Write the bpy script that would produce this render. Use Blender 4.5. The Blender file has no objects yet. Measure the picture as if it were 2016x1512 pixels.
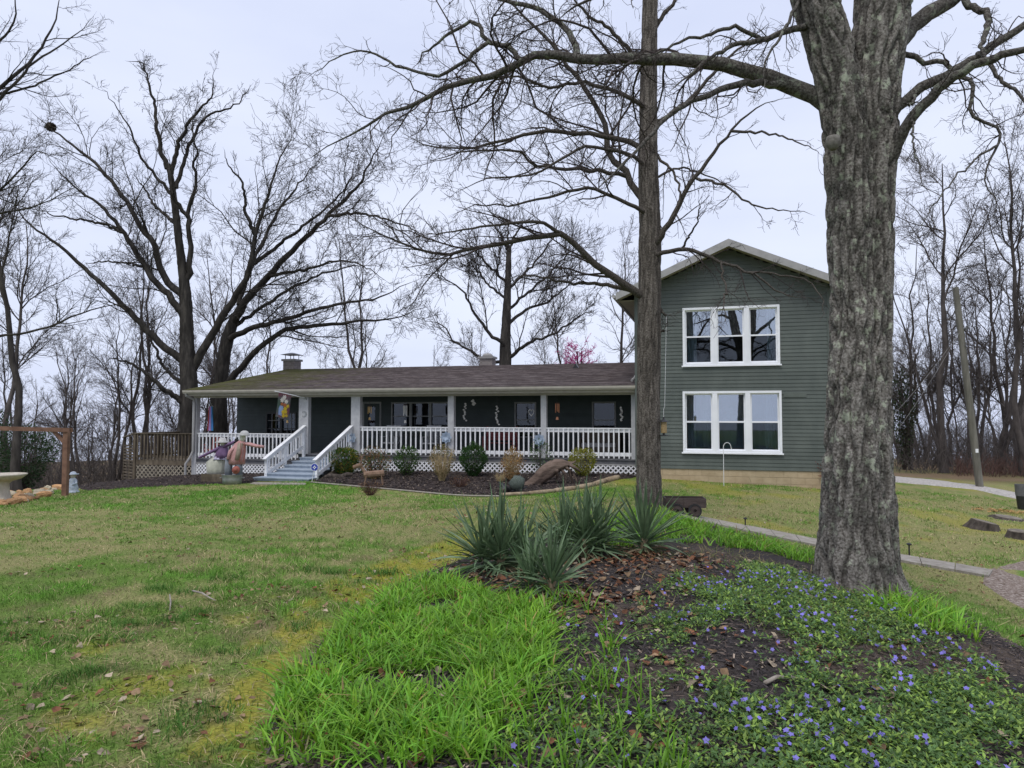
import bpy, math, random
import numpy as np
R = math.radians
S = bpy.context.scene
COL = S.collection
rng = np.random.default_rng(11)
random.seed(5)

# ------------------------------------------------------------------ camera
F, HZ, EYE = 1400.0, 815.0, 1.65          # focal length in photo pixels, horizon row, eye height
PITCH = math.atan((HZ - 756) / F)
cam = bpy.data.objects.new('camera', bpy.data.cameras.new('camera'))
COL.objects.link(cam)
cam.location = (0, 0, EYE)
cam.rotation_euler = (R(90) + PITCH, 0, 0)
cam.data.sensor_width = 36
cam.data.lens = F / 2016 * 36
cam.data.clip_start = .05
cam.data.clip_end = 4000
S.camera = cam

# ------------------------------------------------------------------ sky, sun, exposure
W = bpy.data.worlds.new('World'); S.world = W; W.use_nodes = True
nt = W.node_tree; nt.nodes.clear()
def wn(t, **k):
    x = nt.nodes.new(t)
    for a, b in k.items(): setattr(x, a, b)
    return x
SUN_EL, SUN_AZ = R(62), R(205)            # azimuth clockwise from +Y: behind the camera, a little left
sky = wn('ShaderNodeTexSky', sky_type='NISHITA', sun_disc=False, sun_elevation=SUN_EL, sun_rotation=SUN_AZ)
tc = wn('ShaderNodeTexCoord'); mp = wn('ShaderNodeMapping'); mp.inputs['Scale'].default_value = (1, 1, 3.2)
no = wn('ShaderNodeTexNoise'); no.inputs['Scale'].default_value = 1.6; no.inputs['Detail'].default_value = 5
no.inputs['Roughness'].default_value = .5
cr = wn('ShaderNodeValToRGB')
cr.color_ramp.elements[0].position = .3; cr.color_ramp.elements[0].color = (6.5, 7.15, 9.3, 1)
cr.color_ramp.elements[1].position = .72; cr.color_ramp.elements[1].color = (8.2, 8.75, 10.5, 1)
mx = wn('ShaderNodeMix', data_type='RGBA'); mx.inputs[0].default_value = .93
bg = wn('ShaderNodeBackground'); bg.inputs[1].default_value = .084
wo = wn('ShaderNodeOutputWorld')
l = nt.links.new
l(tc.outputs['Generated'], mp.inputs[0]); l(mp.outputs[0], no.inputs['Vector']); l(no.outputs['Fac'], cr.inputs[0])
l(sky.outputs[0], mx.inputs[6]); l(cr.outputs[0], mx.inputs[7]); l(mx.outputs[2], bg.inputs[0]); l(bg.outputs[0], wo.inputs[0])
sun = bpy.data.objects.new('sun', bpy.data.lights.new('sun', 'SUN')); COL.objects.link(sun)
sun.data.energy = 1.5; sun.data.angle = R(28); sun.data.color = (1, .97, .92)
sun.rotation_euler = (R(90) - SUN_EL, 0, -SUN_AZ + math.pi)
S.view_settings.view_transform = 'Standard'; S.view_settings.look = 'None'
S.view_settings.gamma = 1; S.view_settings.use_curve_mapping = False
S.view_settings.exposure = 0.35
S.render.engine = 'CYCLES'
S.cycles.max_bounces = 6; S.cycles.transparent_max_bounces = 12
S.cycles.use_denoising = True

# ------------------------------------------------------------------ pixel rays
FW = np.array([0, math.cos(PITCH), math.sin(PITCH)]); UPV = np.array([0, -math.sin(PITCH), math.cos(PITCH)])
CAM = np.array([0, 0, EYE])
def ray(px, py):
    d = F * FW + np.array([px - 1008., 0, 0]) + (756 - py) * UPV
    return d / d[1]
def at(px, py, Y): return CAM + ray(px, py) * Y          # point on that ray at depth Y

# ------------------------------------------------------------------ noise
def _h(ix, iy, iz, s):
    n = (ix.astype(np.int64) * 374761393 + iy.astype(np.int64) * 668265263 + iz.astype(np.int64) * 1440662683 + s * 974711) & 0xffffffff
    n = ((n ^ (n >> 13)) * 1274126177) & 0xffffffff
    n = ((n ^ (n >> 16)) * 2246822519) & 0xffffffff
    return ((n ^ (n >> 15)) & 0xffff) / 65535.0
def noise3(x, y, z, s=0):
    x, y, z = np.broadcast_arrays(x, y, z)
    fx, fy, fz = np.floor(x), np.floor(y), np.floor(z)
    tx, ty, tz = x - fx, y - fy, z - fz
    tx, ty, tz = [t * t * (3 - 2 * t) for t in (tx, ty, tz)]
    r = 0
    for a in (0, 1):
        for b in (0, 1):
            for c in (0, 1):
                w = (tx if a else 1 - tx) * (ty if b else 1 - ty) * (tz if c else 1 - tz)
                r = r + w * _h(fx + a, fy + b, fz + c, s)
    return r
def fbm(x, y, z=0.0, s=0, o=4):
    v, a, t = 0, .5, 0
    for k in range(o):
        v = v + a * noise3(x * 2 ** k, y * 2 ** k, z * 2 ** k, s + k); t += a; a *= .5
    return v / t
def sstep(a, b, x):
    t = np.clip((x - a) / (b - a), 0, 1); return t * t * (3 - 2 * t)

# ------------------------------------------------------------------ mesh helpers
def mesh_np(name, V, faces, col=None, smooth=False):
    """V (n,3); faces: list of int arrays (m,k); col (n,3) optional point colours"""
    me = bpy.data.meshes.new(name)
    V = np.asarray(V, np.float32)
    faces = [np.asarray(f, np.int32) for f in faces if len(f)]
    me.vertices.add(len(V)); me.vertices.foreach_set('co', V.ravel())
    loops = np.concatenate([f.ravel() for f in faces])
    tot = np.concatenate([np.full(len(f), f.shape[1], np.int32) for f in faces])
    st = np.concatenate([[0], np.cumsum(tot)[:-1]]).astype(np.int32)
    me.loops.add(len(loops)); me.loops.foreach_set('vertex_index', loops)
    me.polygons.add(len(tot)); me.polygons.foreach_set('loop_start', st)
    if smooth: me.polygons.foreach_set('use_smooth', np.ones(len(tot), bool))
    if col is not None:
        a = me.color_attributes.new('Col', 'FLOAT_COLOR', 'POINT')
        c = np.ones((len(V), 4), np.float32); c[:, :3] = col
        a.data.foreach_set('color', c.ravel())
    me.update(calc_edges=True)
    return me
def link(name, me, mat=None, parent=None, loc=None):
    if mat is not None and not me.materials: me.materials.append(mat)
    o = bpy.data.objects.new(name, me); COL.objects.link(o)
    if parent is not None: o.parent = parent
    if loc is not None: o.location = loc
    return o
def tag(o, label=None, cat=None, group=None, kind=None):
    if label: o['label'] = label
    if cat: o['category'] = cat
    if group: o['group'] = group
    if kind: o['kind'] = kind
    return o
def thing(name, label, cat, loc=(0, 0, 0), rz=0, group=None):
    o = bpy.data.objects.new(name, None); COL.objects.link(o)
    o.empty_display_size = .1
    o.location = [float(q) for q in loc]; o.rotation_euler = (0, 0, rz)
    return tag(o, label, cat, group)
def copy_tree(o, parent=None):
    c = o.copy(); COL.objects.link(c)
    if parent is not None: c.parent = parent
    for ch in o.children: copy_tree(ch, c)
    return c

def frame_of(d):
    d = np.asarray(d, float); d = d / np.linalg.norm(d)
    a = np.array([0, 0, 1.]) if abs(d[2]) < .9 else np.array([1., 0, 0])
    s = np.cross(d, a); s /= np.linalg.norm(s)
    return d, s, np.cross(s, d)
class MB:
    """collects shapes of ONE part"""
    def __init__(s): s.v = []; s.f = []
    def add(s, V, Fs):
        b = len(s.v); s.v += [tuple(map(float, p)) for p in V]
        s.f += [tuple(int(i) + b for i in f) for f in Fs]; return s
    def box(s, x0, x1, y0, y1, z0, z1):
        V = [(x, y, z) for z in (z0, z1) for y in (y0, y1) for x in (x0, x1)]
        return s.add(V, [(0, 2, 3, 1), (4, 5, 7, 6), (0, 1, 5, 4), (2, 6, 7, 3), (0, 4, 6, 2), (1, 3, 7, 5)])
    def bar(s, a, b, w, h, upv=None):
        a, b = np.array(a, float), np.array(b, float); d, sd, up = frame_of(b - a)
        if upv is not None:
            sd = np.cross(d, upv); sd /= np.linalg.norm(sd); up = np.cross(sd, d)
        V = [p + i * sd * w / 2 + j * up * h / 2 for p in (a, b) for i, j in ((-1, -1), (1, -1), (1, 1), (-1, 1))]
        return s.add(V, [(3, 2, 1, 0), (4, 5, 6, 7), (0, 1, 5, 4), (1, 2, 6, 5), (2, 3, 7, 6), (3, 0, 4, 7)])
    def tube(s, pts, r, n=8, cap=True, flat=1.0):
        pts = [np.array(p, float) for p in pts]; r = [r] * len(pts) if np.isscalar(r) else list(r)
        V = []; _, sd, up = frame_of(pts[-1] - pts[0])
        for i, p in enumerate(pts):
            d = pts[min(i + 1, len(pts) - 1)] - pts[max(i - 1, 0)]; d = d / np.linalg.norm(d)
            sd = sd - d * (sd @ d); sd /= np.linalg.norm(sd); up = np.cross(sd, d)
            V += [p + r[i] * (math.cos(2 * math.pi * k / n) * sd + flat * math.sin(2 * math.pi * k / n) * up) for k in range(n)]
        Fs = [(i * n + k, i * n + (k + 1) % n, (i + 1) * n + (k + 1) % n, (i + 1) * n + k) for i in range(len(pts) - 1) for k in range(n)]
        if cap: Fs += [tuple(range(n - 1, -1, -1)), tuple((len(pts) - 1) * n + k for k in range(n))]
        return s.add(V, Fs)
    def lathe(s, prof, n=16, c=(0, 0, 0), wob=None):
        V = [(c[0] + r * (1 if wob is None else wob(k / n, i)) * math.cos(2 * math.pi * k / n), c[1] + r * (1 if wob is None else wob(k / n, i)) * math.sin(2 * math.pi * k / n), c[2] + z) for i, (r, z) in enumerate(prof) for k in range(n)]
        m = len(prof)
        Fs = [(i * n + k, i * n + (k + 1) % n, (i + 1) * n + (k + 1) % n, (i + 1) * n + k) for i in range(m - 1) for k in range(n)]
        Fs += [tuple(range(n - 1, -1, -1)), tuple((m - 1) * n + k for k in range(n))]
        return s.add(V, Fs)
    def prism(s, poly, y0, y1):
        """poly in (x,z), extruded along y"""
        n = len(poly); V = [(x, y0, z) for x, z in poly] + [(x, y1, z) for x, z in poly]
        return s.add(V, [tuple(range(n)), tuple(range(2 * n - 1, n - 1, -1))] + [(k, k + n, (k + 1) % n + n, (k + 1) % n) for k in range(n)])
    def build(s, name, mat, parent=None, loc=None, smooth=False):
        me = bpy.data.meshes.new(name); me.from_pydata(s.v, [], s.f)
        if smooth: me.polygons.foreach_set('use_smooth', [True] * len(me.polygons))
        me.update(); return link(name, me, mat, parent, loc)

# ------------------------------------------------------------------ materials
M = {}
def pm(name, c1, c2=None, scale=8, rough=.75, bump=.0, bscale=None, stretch=(1, 1, 1), metal=0, vcol=False, c3=None, spec=.3, vary=0, detail=6, lo=.35, hi=.65, trans=0):
    m = bpy.data.materials.new(name); m.use_nodes = True
    t = m.node_tree; b = t.nodes['Principled BSDF']; L_ = t.links.new
    b.inputs['Roughness'].default_value = rough; b.inputs['Metallic'].default_value = metal
    b.inputs['Specular IOR Level'].default_value = spec
    co = t.nodes.new('ShaderNodeTexCoord'); mp = t.nodes.new('ShaderNodeMapping'); mp.inputs['Scale'].default_value = stretch
    L_(co.outputs['Object'], mp.inputs[0])
    def nz(sc, de=detail):
        n = t.nodes.new('ShaderNodeTexNoise'); n.inputs['Scale'].default_value = sc; n.inputs['Detail'].default_value = de
        n.inputs['Roughness'].default_value = .6; L_(mp.outputs[0], n.inputs['Vector']); return n
    n = nz(scale)
    rp = t.nodes.new('ShaderNodeValToRGB'); L_(n.outputs['Fac'], rp.inputs[0])
    e = rp.color_ramp.elements; e[0].position = lo; e[1].position = hi
    if vcol:
        e[0].color = (.62, .62, .62, 1); e[1].color = (1.38, 1.38, 1.38, 1)
        at_ = t.nodes.new('ShaderNodeVertexColor'); at_.layer_name = 'Col'
        mu = t.nodes.new('ShaderNodeMix'); mu.data_type = 'RGBA'; mu.blend_type = 'MULTIPLY'; mu.inputs[0].default_value = 1
        L_(at_.outputs[0], mu.inputs[6]); L_(rp.outputs[0], mu.inputs[7]); out = mu.outputs[2]
    else:
        e[0].color = (*c1, 1); e[1].color = (*(c2 or c1), 1)
        if c3:
            x = rp.color_ramp.elements.new(.5 * (lo + hi) + .02); x.color = (*c3, 1)
        out = rp.outputs[0]
    if vary:
        oi = t.nodes.new('ShaderNodeObjectInfo'); mr = t.nodes.new('ShaderNodeMapRange')
        mr.inputs['To Min'].default_value = 1 - vary; mr.inputs['To Max'].default_value = 1 + vary
        L_(oi.outputs['Random'], mr.inputs['Value'])
        mu = t.nodes.new('ShaderNodeMix'); mu.data_type = 'RGBA'; mu.blend_type = 'MULTIPLY'; mu.inputs[0].default_value = 1
        L_(out, mu.inputs[6]); L_(mr.outputs[0], mu.inputs[7]); out = mu.outputs[2]
    L_(out, b.inputs['Base Color'])
    if bump:
        nb = nz(bscale or scale * 2); bp = t.nodes.new('ShaderNodeBump'); bp.inputs['Strength'].default_value = bump; bp.inputs['Distance'].default_value = .02
        L_(nb.outputs['Fac'], bp.inputs['Height']); L_(bp.outputs[0], b.inputs['Normal'])
    if trans:
        tr = t.nodes.new('ShaderNodeBsdfTranslucent'); L_(out, tr.inputs[0])
        ms = t.nodes.new('ShaderNodeMixShader'); ms.inputs[0].default_value = trans
        L_(b.outputs[0], ms.inputs[1]); L_(tr.outputs[0], ms.inputs[2]); L_(ms.outputs[0], t.nodes['Material Output'].inputs[0])
    M[name] = m; return m
def pane_glass(name, refl, tint):
    m = bpy.data.materials.new(name); m.use_nodes = True; t = m.node_tree; t.nodes.clear()
    o = t.nodes.new('ShaderNodeOutputMaterial'); g = t.nodes.new('ShaderNodeBsdfGlossy'); g.inputs['Roughness'].default_value = .012
    g.inputs['Color'].default_value = (.92, .96, 1, 1)
    tr = t.nodes.new('ShaderNodeBsdfTransparent'); tr.inputs[0].default_value = (*tint, 1)
    fr = t.nodes.new('ShaderNodeFresnel'); fr.inputs[0].default_value = 1.5
    mr = t.nodes.new('ShaderNodeMapRange'); mr.inputs['From Min'].default_value = .04; mr.inputs['From Max'].default_value = 1
    mr.inputs['To Min'].default_value = refl; mr.inputs['To Max'].default_value = 1
    mi = t.nodes.new('ShaderNodeMixShader'); n = t.nodes.new('ShaderNodeTexNoise'); n.inputs['Scale'].default_value = .9
    b = t.nodes.new('ShaderNodeBump'); b.inputs['Strength'].default_value = .03
    t.links.new(n.outputs['Fac'], b.inputs['Height']); t.links.new(b.outputs[0], g.inputs['Normal'])
    t.links.new(fr.outputs[0], mr.inputs[0]); t.links.new(mr.outputs[0], mi.inputs[0])
    t.links.new(tr.outputs[0], mi.inputs[1]); t.links.new(g.outputs[0], mi.inputs[2]); t.links.new(mi.outputs[0], o.inputs[0])
    M[name] = m
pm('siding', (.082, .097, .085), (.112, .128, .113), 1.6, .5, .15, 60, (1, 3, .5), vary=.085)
pm('siding_shaded', (.040, .052, .050), (.050, .064, .062), 3, .55, .1, 60, vary=.06)  # same house siding, darkened: the porch shade is put into its colour
pm('trim_grey', (.29, .285, .275), (.37, .36, .35), 4, .6, .1)
pm('white_paint', (.70, .70, .71), (.84, .84, .84), 5, .5, .15, 30, vary=.05)
pm('vinyl_white', (.78, .79, .82), (.86, .87, .89), 2, .35)
pm('beige', (.36, .33, .28), (.43, .40, .34), 4, .45)
pm('soffit', (.34, .31, .26), (.40, .37, .31), 5, .7)
pm('post_grey', (.40, .40, .41), (.50, .50, .50), 5, .65, .1)
pm('post_lilac', (.40, .41, .45), (.50, .50, .54), 5, .65, .1)
pm('step_blue', (.27, .32, .38), (.36, .41, .47), 6, .6, .15, 25, vary=.05)
pm('foundation', (.38, .29, .18), (.48, .375, .245), 3, .85, .3, 40, vary=.025)
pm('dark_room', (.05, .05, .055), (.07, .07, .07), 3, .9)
pm('porch_floor', (.10, .10, .11), (.15, .15, .155), 4, .7, .1, vary=.1)
pm('shingle', (.075, .060, .058), (.165, .138, .132), 5, .9, .6, 90, (.5, 1, 1), c3=(.115, .092, .089), vary=.20)
pm('brick', (.20, .17, .16), (.30, .27, .25), 9, .9, .4, vary=.15)
pm('mortar', (.28, .27, .26), None, 9, .9); pm('foundation_joint', (.36, .28, .18), (.42, .33, .22), 9, .9)
pm('black_metal', (.012, .012, .013), (.025, .025, .026), 9, .45, spec=.5)
pm('deck_wood', (.085, .066, .046), (.19, .155, .11), 5, .85, .4, 30, (1, 1, .3), c3=(.125, .10, .07), vary=.22)
pm('curtain', (.50, .56, .58), (.66, .72, .74), 3, .9)
pane_glass('glass', .32, (.78, .84, .87)); pane_glass('screen_glass', .05, (.62, .67, .70)); pane_glass('porch_glass', .045, (.5, .55, .6))

# ------------------------------------------------------------------ ground heights
_cp = np.array([
 (0,0,0),(0,3.3,.02),(2.3,3.3,.0),(-2.5,3.5,-.04),(.3,7,-.06),(3.3,7,-.06),(2.5,13.2,-.08),(3.56,13.5,-.33),(5.03,11.8,-.48),(6.0,11,-.57),
 (6.86,10.3,-.64),(6.3,9,-.67),(6.2,7,-.72),(3.95,5.6,-.20),(4.9,5.6,-.62),(4.6,7.4,-.42),(4.5,9.5,-.42),(-4.5,9,-.16),(-8,16,-.45),(-3,14,-.28),(-1,10,-.14),
 (0,19.5,-.55),(-7.5,23,-.58),(-13.4,20,-.66),(-9.6,24,-.62),(-16,28.5,-1.12),(-19,31,-1.5),(-12.5,27.2,-.74),(-4,25,-.44),(3.6,23,-.36),
 (4.3,22.5,-.40),(9.4,20.9,-.60),(6.7,21.5,-.48),(10.4,16,-.84),(14,20,-1.0),(17,26,-1.06),(12,10,-1.0),(9,5,-.95),(6,0,-.6),(6,-8,-.4),(0,-8,.1),(-8,0,-.1),(-10,8,-.3),
 (-20,14,-.8),(-22,26,-1.5),(-8,36,-1.3),(4,36,-.7),(12,32,-.8),(16,34,-1.05),(22,30,-1.15),(24,18,-1.3),(-35,45,-4.2),(0,60,-2.6),(30,52,-1.6),(50,40,-2.2),
 (60,10,-3),(-55,20,-3.5),(-50,-20,-2),(0,-50,-.5),(50,-35,-2),(-20,-15,-.2),(20,-15,-.9),(5.2,16.5,-.42),(7.5,14,-.62)], float)
def _tps(r): return np.where(r > 1e-9, r * r * np.log(r + 1e-12), 0)
def _fit():
    n = len(_cp); K = _tps(np.hypot(_cp[:, None, 0] - _cp[None, :, 0], _cp[:, None, 1] - _cp[None, :, 1])) + np.eye(n) * .12
    P = np.c_[np.ones(n), _cp[:, :2]]
    A = np.block([[K, P], [P.T, np.zeros((3, 3))]])
    return np.linalg.solve(A, np.r_[_cp[:, 2], 0, 0, 0])
_w = _fit()
def gz(x, y):
    x = np.asarray(x, float); y = np.asarray(y, float); sh = np.broadcast(x, y).shape
    xf, yf = np.broadcast_to(x, sh).ravel(), np.broadcast_to(y, sh).ravel()
    d = np.hypot(xf, yf); k = np.minimum(1, 58 / np.maximum(d, 1e-6)); X, Y = xf * k, yf * k
    z = np.empty(len(X))
    for i in range(0, len(X), 20000):
        s_ = slice(i, i + 20000)
        z[s_] = _tps(np.hypot(X[s_, None] - _cp[:, 0], Y[s_, None] - _cp[:, 1])) @ _w[:-3] + _w[-3] + X[s_] * _w[-2] + Y[s_] * _w[-1]
    z = z - np.maximum(d - 58, 0) * .055 + .03 * (fbm(xf * .6, yf * .6, s=3, o=3) - .5) * sstep(2, 6, d)
    return z.reshape(sh)
def gpt(px, py):
    """ground point under a pixel: march the ray"""
    d = ray(px, py); t = np.geomspace(1.5, 200, 1500); P = CAM + d * t[:, None]
    below = np.nonzero(P[:, 2] < gz(P[:, 0], P[:, 1]))[0]
    if not len(below): return P[-1]
    i = below[0]; a, b = t[max(i - 1, 0)], t[i]
    for _ in range(14):
        m = (a + b) / 2; q = CAM + d * m
        if q[2] < gz(q[0], q[1]): b = m
        else: a = m
    return CAM + d * b
def on_ground(px, Y, dz=0):
    x = (px - 1008) / F * Y; return np.array([x, Y, float(gz(x, Y)) + dz])
def poly_px(pts): return np.array([gpt(*p)[:2] for p in pts])
def inside(P, x, y):
    r = np.zeros(np.shape(x), bool); n = len(P)
    for i in range(n):
        x1, y1 = P[i]; x2, y2 = P[(i + 1) % n]
        if y1 == y2: continue
        c = ((y1 > y) != (y2 > y)) & (x < (x2 - x1) * (y - y1) / (y2 - y1) + x1); r ^= c
    return r
def edge_dist(P, x, y):
    d = np.full(np.shape(x), 1e9); n = len(P)
    for i in range(n):
        a, b = P[i], P[(i + 1) % n]; ab = b - a; L2 = max(ab @ ab, 1e-9)
        t = np.clip(((x - a[0]) * ab[0] + (y - a[1]) * ab[1]) / L2, 0, 1)
        d = np.minimum(d, np.hypot(x - a[0] - t * ab[0], y - a[1] - t * ab[1]))
    return d

# ================================================================== HOUSE (local x along the front, y into the house, z up)
A16 = R(16); W0 = np.array([6.75, 22., 0])
UX = np.array([math.cos(A16), -math.sin(A16), 0]); NX = np.array([math.sin(A16), math.cos(A16), 0])
def H(s, o, z): return W0 + UX * s + NX * o + np.array([0, 0, z])
def hs(px, o):
    d = ray(px, 800); t = ((W0 + NX * o - CAM) @ NX) / (d @ NX); return float((CAM + d * t - W0) @ UX)
def hsz(px, py, o):
    d = ray(px, py); t = ((W0 + NX * o - CAM) @ NX) / (d @ NX); q = CAM + d * t - W0; return float(q @ UX), float(q[2])
house = thing('house', 'long green-grey house with white railed porch and two-storey gabled wing', 'house', W0, -A16)
def part(name, parent=house):
    o = bpy.data.objects.new(name, None); COL.objects.link(o); o.parent = parent; o.empty_display_size = .1; return o

FL, FL2, EAVE, RIDGE = .17, -.08, 2.50, 3.80
# ---- wing
WL, WR, SB = -2.9, 2.9, -.07
def gable(s): return 6.80 - abs(s) * .44      # underside of the wing roof at the wall
wins = [(-1.41, 1.47, 3.16, 4.99), (-1.43, 1.49, .45, 2.36)]
m = MB()
m.box(WL, -1.36, .02, .2, -.07, 5.45); m.box(1.42, WR, .02, .2, -.07, 5.45)
m.box(-1.36, 1.42, .02, .2, -.07, .50); m.box(-1.36, 1.42, .02, .2, 2.31, 3.21); m.box(-1.36, 1.42, .02, .2, 4.94, 5.45)
m.prism([(WL, 5.45), (WR, 5.45), (WR, gable(WR) - .02), (0, gable(0) - .02), (WL, gable(WL) - .02)], .02, .2)
fw = m.build('front_wall', M['siding'], house)
def sboards(parent, s0, s1, z0, z1, y, mat, hgt=.1155, holes=(), top=None):
    z = z0
    while z < z1 - .01:
        zt = min(z + hgt, z1); iv = [(s0, s1)]
        if top:                                # clip by gable slope
            lim = (6.80 - (z + hgt * .6)) / .44
            if lim < .08: break
            iv = [(max(s0, -lim), min(s1, lim))]
        for (a, b, c, d) in holes:
            if min(zt, d) - max(z, c) > (zt - z) * .5:
                iv = [q for (p, r) in iv for q in ((p, min(r, a)), (max(p, b), r)) if q[1] - q[0] > .03]
        for (a, b) in iv:
            mm = MB()
            V = [(x, yy, zz) for x in (a, b) for (yy, zz) in ((y, z), (y - .018, z), (y - .017, z + .014), (y - .004, zt - .005), (y, zt))]
            mm.add(V, [(0, 1, 6, 5), (1, 2, 7, 6), (2, 3, 8, 7), (3, 4, 9, 8), (4, 3, 2, 1, 0), (5, 6, 7, 8, 9)])
            mm.build('siding_board', mat, parent)
        z = zt
sboards(fw, WL, WR, SB, 6.75, .02, M['siding'], holes=wins, top=True)
for s, e in ((WL, -.01), (WR, .01)):           # corner posts
    x0 = s - .02 if s < 0 else s - .09
    MB().box(x0, x0 + .11, -.012, .1, SB, 5.44).build('corner_trim', M['siding'], fw)
MB().box(WL - .0, WL + .15, .2, 9, SB, 5.5).build('side_wall', M['siding'], house)
MB().box(WR - .15, WR, .2, 9, SB, 5.5).build('side_wall', M['siding'], house)
MB().prism([(WL, SB), (WR, SB), (WR, gable(WR)), (0, gable(0)), (WL, gable(WL))], 9, 9.15).build('back_wall', M['siding'], house)
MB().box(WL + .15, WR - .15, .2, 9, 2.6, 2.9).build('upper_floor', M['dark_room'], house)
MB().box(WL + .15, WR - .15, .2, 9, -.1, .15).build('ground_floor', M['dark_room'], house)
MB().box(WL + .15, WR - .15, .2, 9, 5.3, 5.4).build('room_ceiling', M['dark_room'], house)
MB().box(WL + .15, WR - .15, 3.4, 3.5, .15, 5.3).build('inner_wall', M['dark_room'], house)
fd = part('foundation')
MB().box(WL + .03, WR - .03, .05, 8.9, -1.0, SB).build('foundation_core', M['foundation_joint'], fd)
for r_ in range(5):
    z = SB - .005 - .2 * (r_ + 1); off = .2 * (r_ % 2)
    s = WL + .02 - off
    while s < WR - .02:
        a, b = max(s + .004, WL + .02), min(s + .396, WR - .02)
        if b - a > .02: MB().box(a, b, .028, .06, z + .004, z + .196).build('block', M['foundation'], fd)
        s += .4
# wing windows
def big_window(s0, s1, z0, z1, cur):
    w = part('window')
    fr = MB(); T = .07; y0, y1 = -.045, .12
    fr.box(s0, s0 + T, y0, y1, z0, z1); fr.box(s1 - T, s1, y0, y1, z0, z1)
    fr.box(s0 + T, s1 - T, y0, y1, z0, z0 + T); fr.box(s0 + T, s1 - T, y0, y1, z1 - T, z1)
    wd = (s1 - s0) / 3
    for k in (1, 2):
        c = s0 + wd * k; fr.box(c - .075, c + .075, y0 + .004, y1, z0 + T, z1 - T)
        fr.box(c - .012, c + .012, y0 - .006, y0 + .004, z0 + T, z1 - T)
    fr.build('frame', M['vinyl_white'], w)
    MB().box(s0 - .04, s1 + .04, y0 - .02, y0, z0 - .035, z0 + .01).build('sill', M['vinyl_white'], w)
    zm = (z0 + z1) / 2
    for k in range(3):
        a = s0 + wd * k + (T if k == 0 else .075); b = s0 + wd * (k + 1) - (T if k == 2 else .075)
        for (c, d, y) in ((z0 + T, zm + .02, .02), (zm - .02, z1 - T, .055)):
            q = MB(); t = .045
            q.box(a, a + t, y, y + .035, c, d); q.box(b - t, b, y, y + .035, c, d)
            q.box(a + t, b - t, y, y + .035, c, c + t); q.box(a + t, b - t, y, y + .035, d - t, d)
            q.build('sash', M['vinyl_white'], w)
            MB().box(a + t, b - t, y + .014, y + .02, c + t, d - t).build('pane', M['glass'] if y > .03 else M['screen_glass'], w)
    for (a, b, side) in cur:                   # curtain panels
        n = 26; V = []; 
        for i in range(n + 1):
            x = a + (b - a) * i / n; yy = .34 + .03 * math.sin(i * 1.35) + .01 * math.sin(i * .5)
            V += [(x, yy, z0 - .05), (x + .02 * math.sin(i), yy, z1 + .02)]
        Fs = [(2 * i, 2 * i + 2, 2 * i + 3, 2 * i + 1) for i in range(n)]
        MB().add(V, Fs).build('curtain', M['curtain'], w, smooth=True)
    return w
w1 = big_window(*wins[0], [(-1.4, -1.0, 0), (1.12, 1.45, 0)])
pm('sheer', (.50, .56, .60), (.62, .68, .72), 3, .9, trans=.3)
w2 = big_window(*wins[1], [(-1.42, -1.05, 0), (-.83, -.5, 0), (1.0, 1.47, 0)])
V = [(-1.4 + 2.86 * i / 60, .42 + .025 * math.sin(i * .9), z) for i in range(61) for z in (.42, 2.38)]
MB().add(V, [(2 * i, 2 * i + 2, 2 * i + 3, 2 * i + 1) for i in range(60)]).build('sheer_curtain', M['sheer'], w2, smooth=True)
q = MB(); q.tube([(.06 + .27 * math.cos(t), .1, 1.74 + .27 * math.sin(t)) for t in np.linspace(0, 2 * math.pi, 29)], .014, 6)
pm('straw', (.40, .30, .15), (.55, .43, .24), 20, .8)
q.tube([(.06 + .10 * math.cos(t), .1, 1.74 + .10 * math.sin(t)) for t in np.linspace(0, 2 * math.pi, 15)], .008, 5)
for k in range(6):
    t = k * math.pi / 3; q.bar((.06 + .1 * math.cos(t), .1, 1.74 + .1 * math.sin(t)), (.06 + .26 * math.cos(t + .3), .1, 1.74 + .26 * math.sin(t + .3)), .006, .006)
q.build('hoop_wreath', M['straw'], w2)
MB().box(1.55, 2.2, -.02, .01, 2.16, 2.30).build('siding_patch', M['siding'], fw)
# wing roof
OV, EV = -.55, 3.42
rf = part('wing_roof')
for sg in (-1, 1):
    z0, z1 = 6.86 - EV * .44, 6.86
    V = [(sg * EV, OV, z0), (0, OV, z1), (0, 9.6, z1), (sg * EV, 9.6, z0)]
    V += [(x, y, z + .10) for x, y, z in V]
    MB().add(V, [(0, 1, 2, 3), (7, 6, 5, 4), (0, 4, 5, 1), (1, 5, 6, 2), (2, 6, 7, 3), (3, 7, 4, 0)]).build('roof_slope', M['shingle'], rf)
    MB().prism([(sg * (EV + .02), z0 - .10), (sg * (EV + .02), z0 + .12), (0, z1 + .125), (0, z1 - .10)], OV - .03, OV - .004).build('rake_board', M['trim_grey'], rf)
    MB().prism([(sg * (EV - .02), z0 - .03), (sg * (EV - .02), z0 - .005), (0, z1 - .005), (0, z1 - .03)], OV + .0, .015).build('rake_soffit', M['soffit'], rf)
    xa, xb = sorted((sg * (abs(WL) + .0), sg * (EV)))
    MB().box(xa, xb, .02, 9.5, z0 - .05, z0 - .03).build('eave_soffit', M['soffit'], rf)
    xa, xb = sorted((sg * EV, sg * (EV + .025)))
    MB().box(xa, xb, OV, 9.6, z0 - .08, z0 + .10).build('eave_fascia', M['trim_grey'], rf)
    g = MB(); x = sg * (EV + .085)
    g.tube([(x, OV + .02, z0 + .02), (x, 9.6, z0 + .02)], .06, 8); g.build('eave_gutter', M['trim_grey'], rf)
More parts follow.
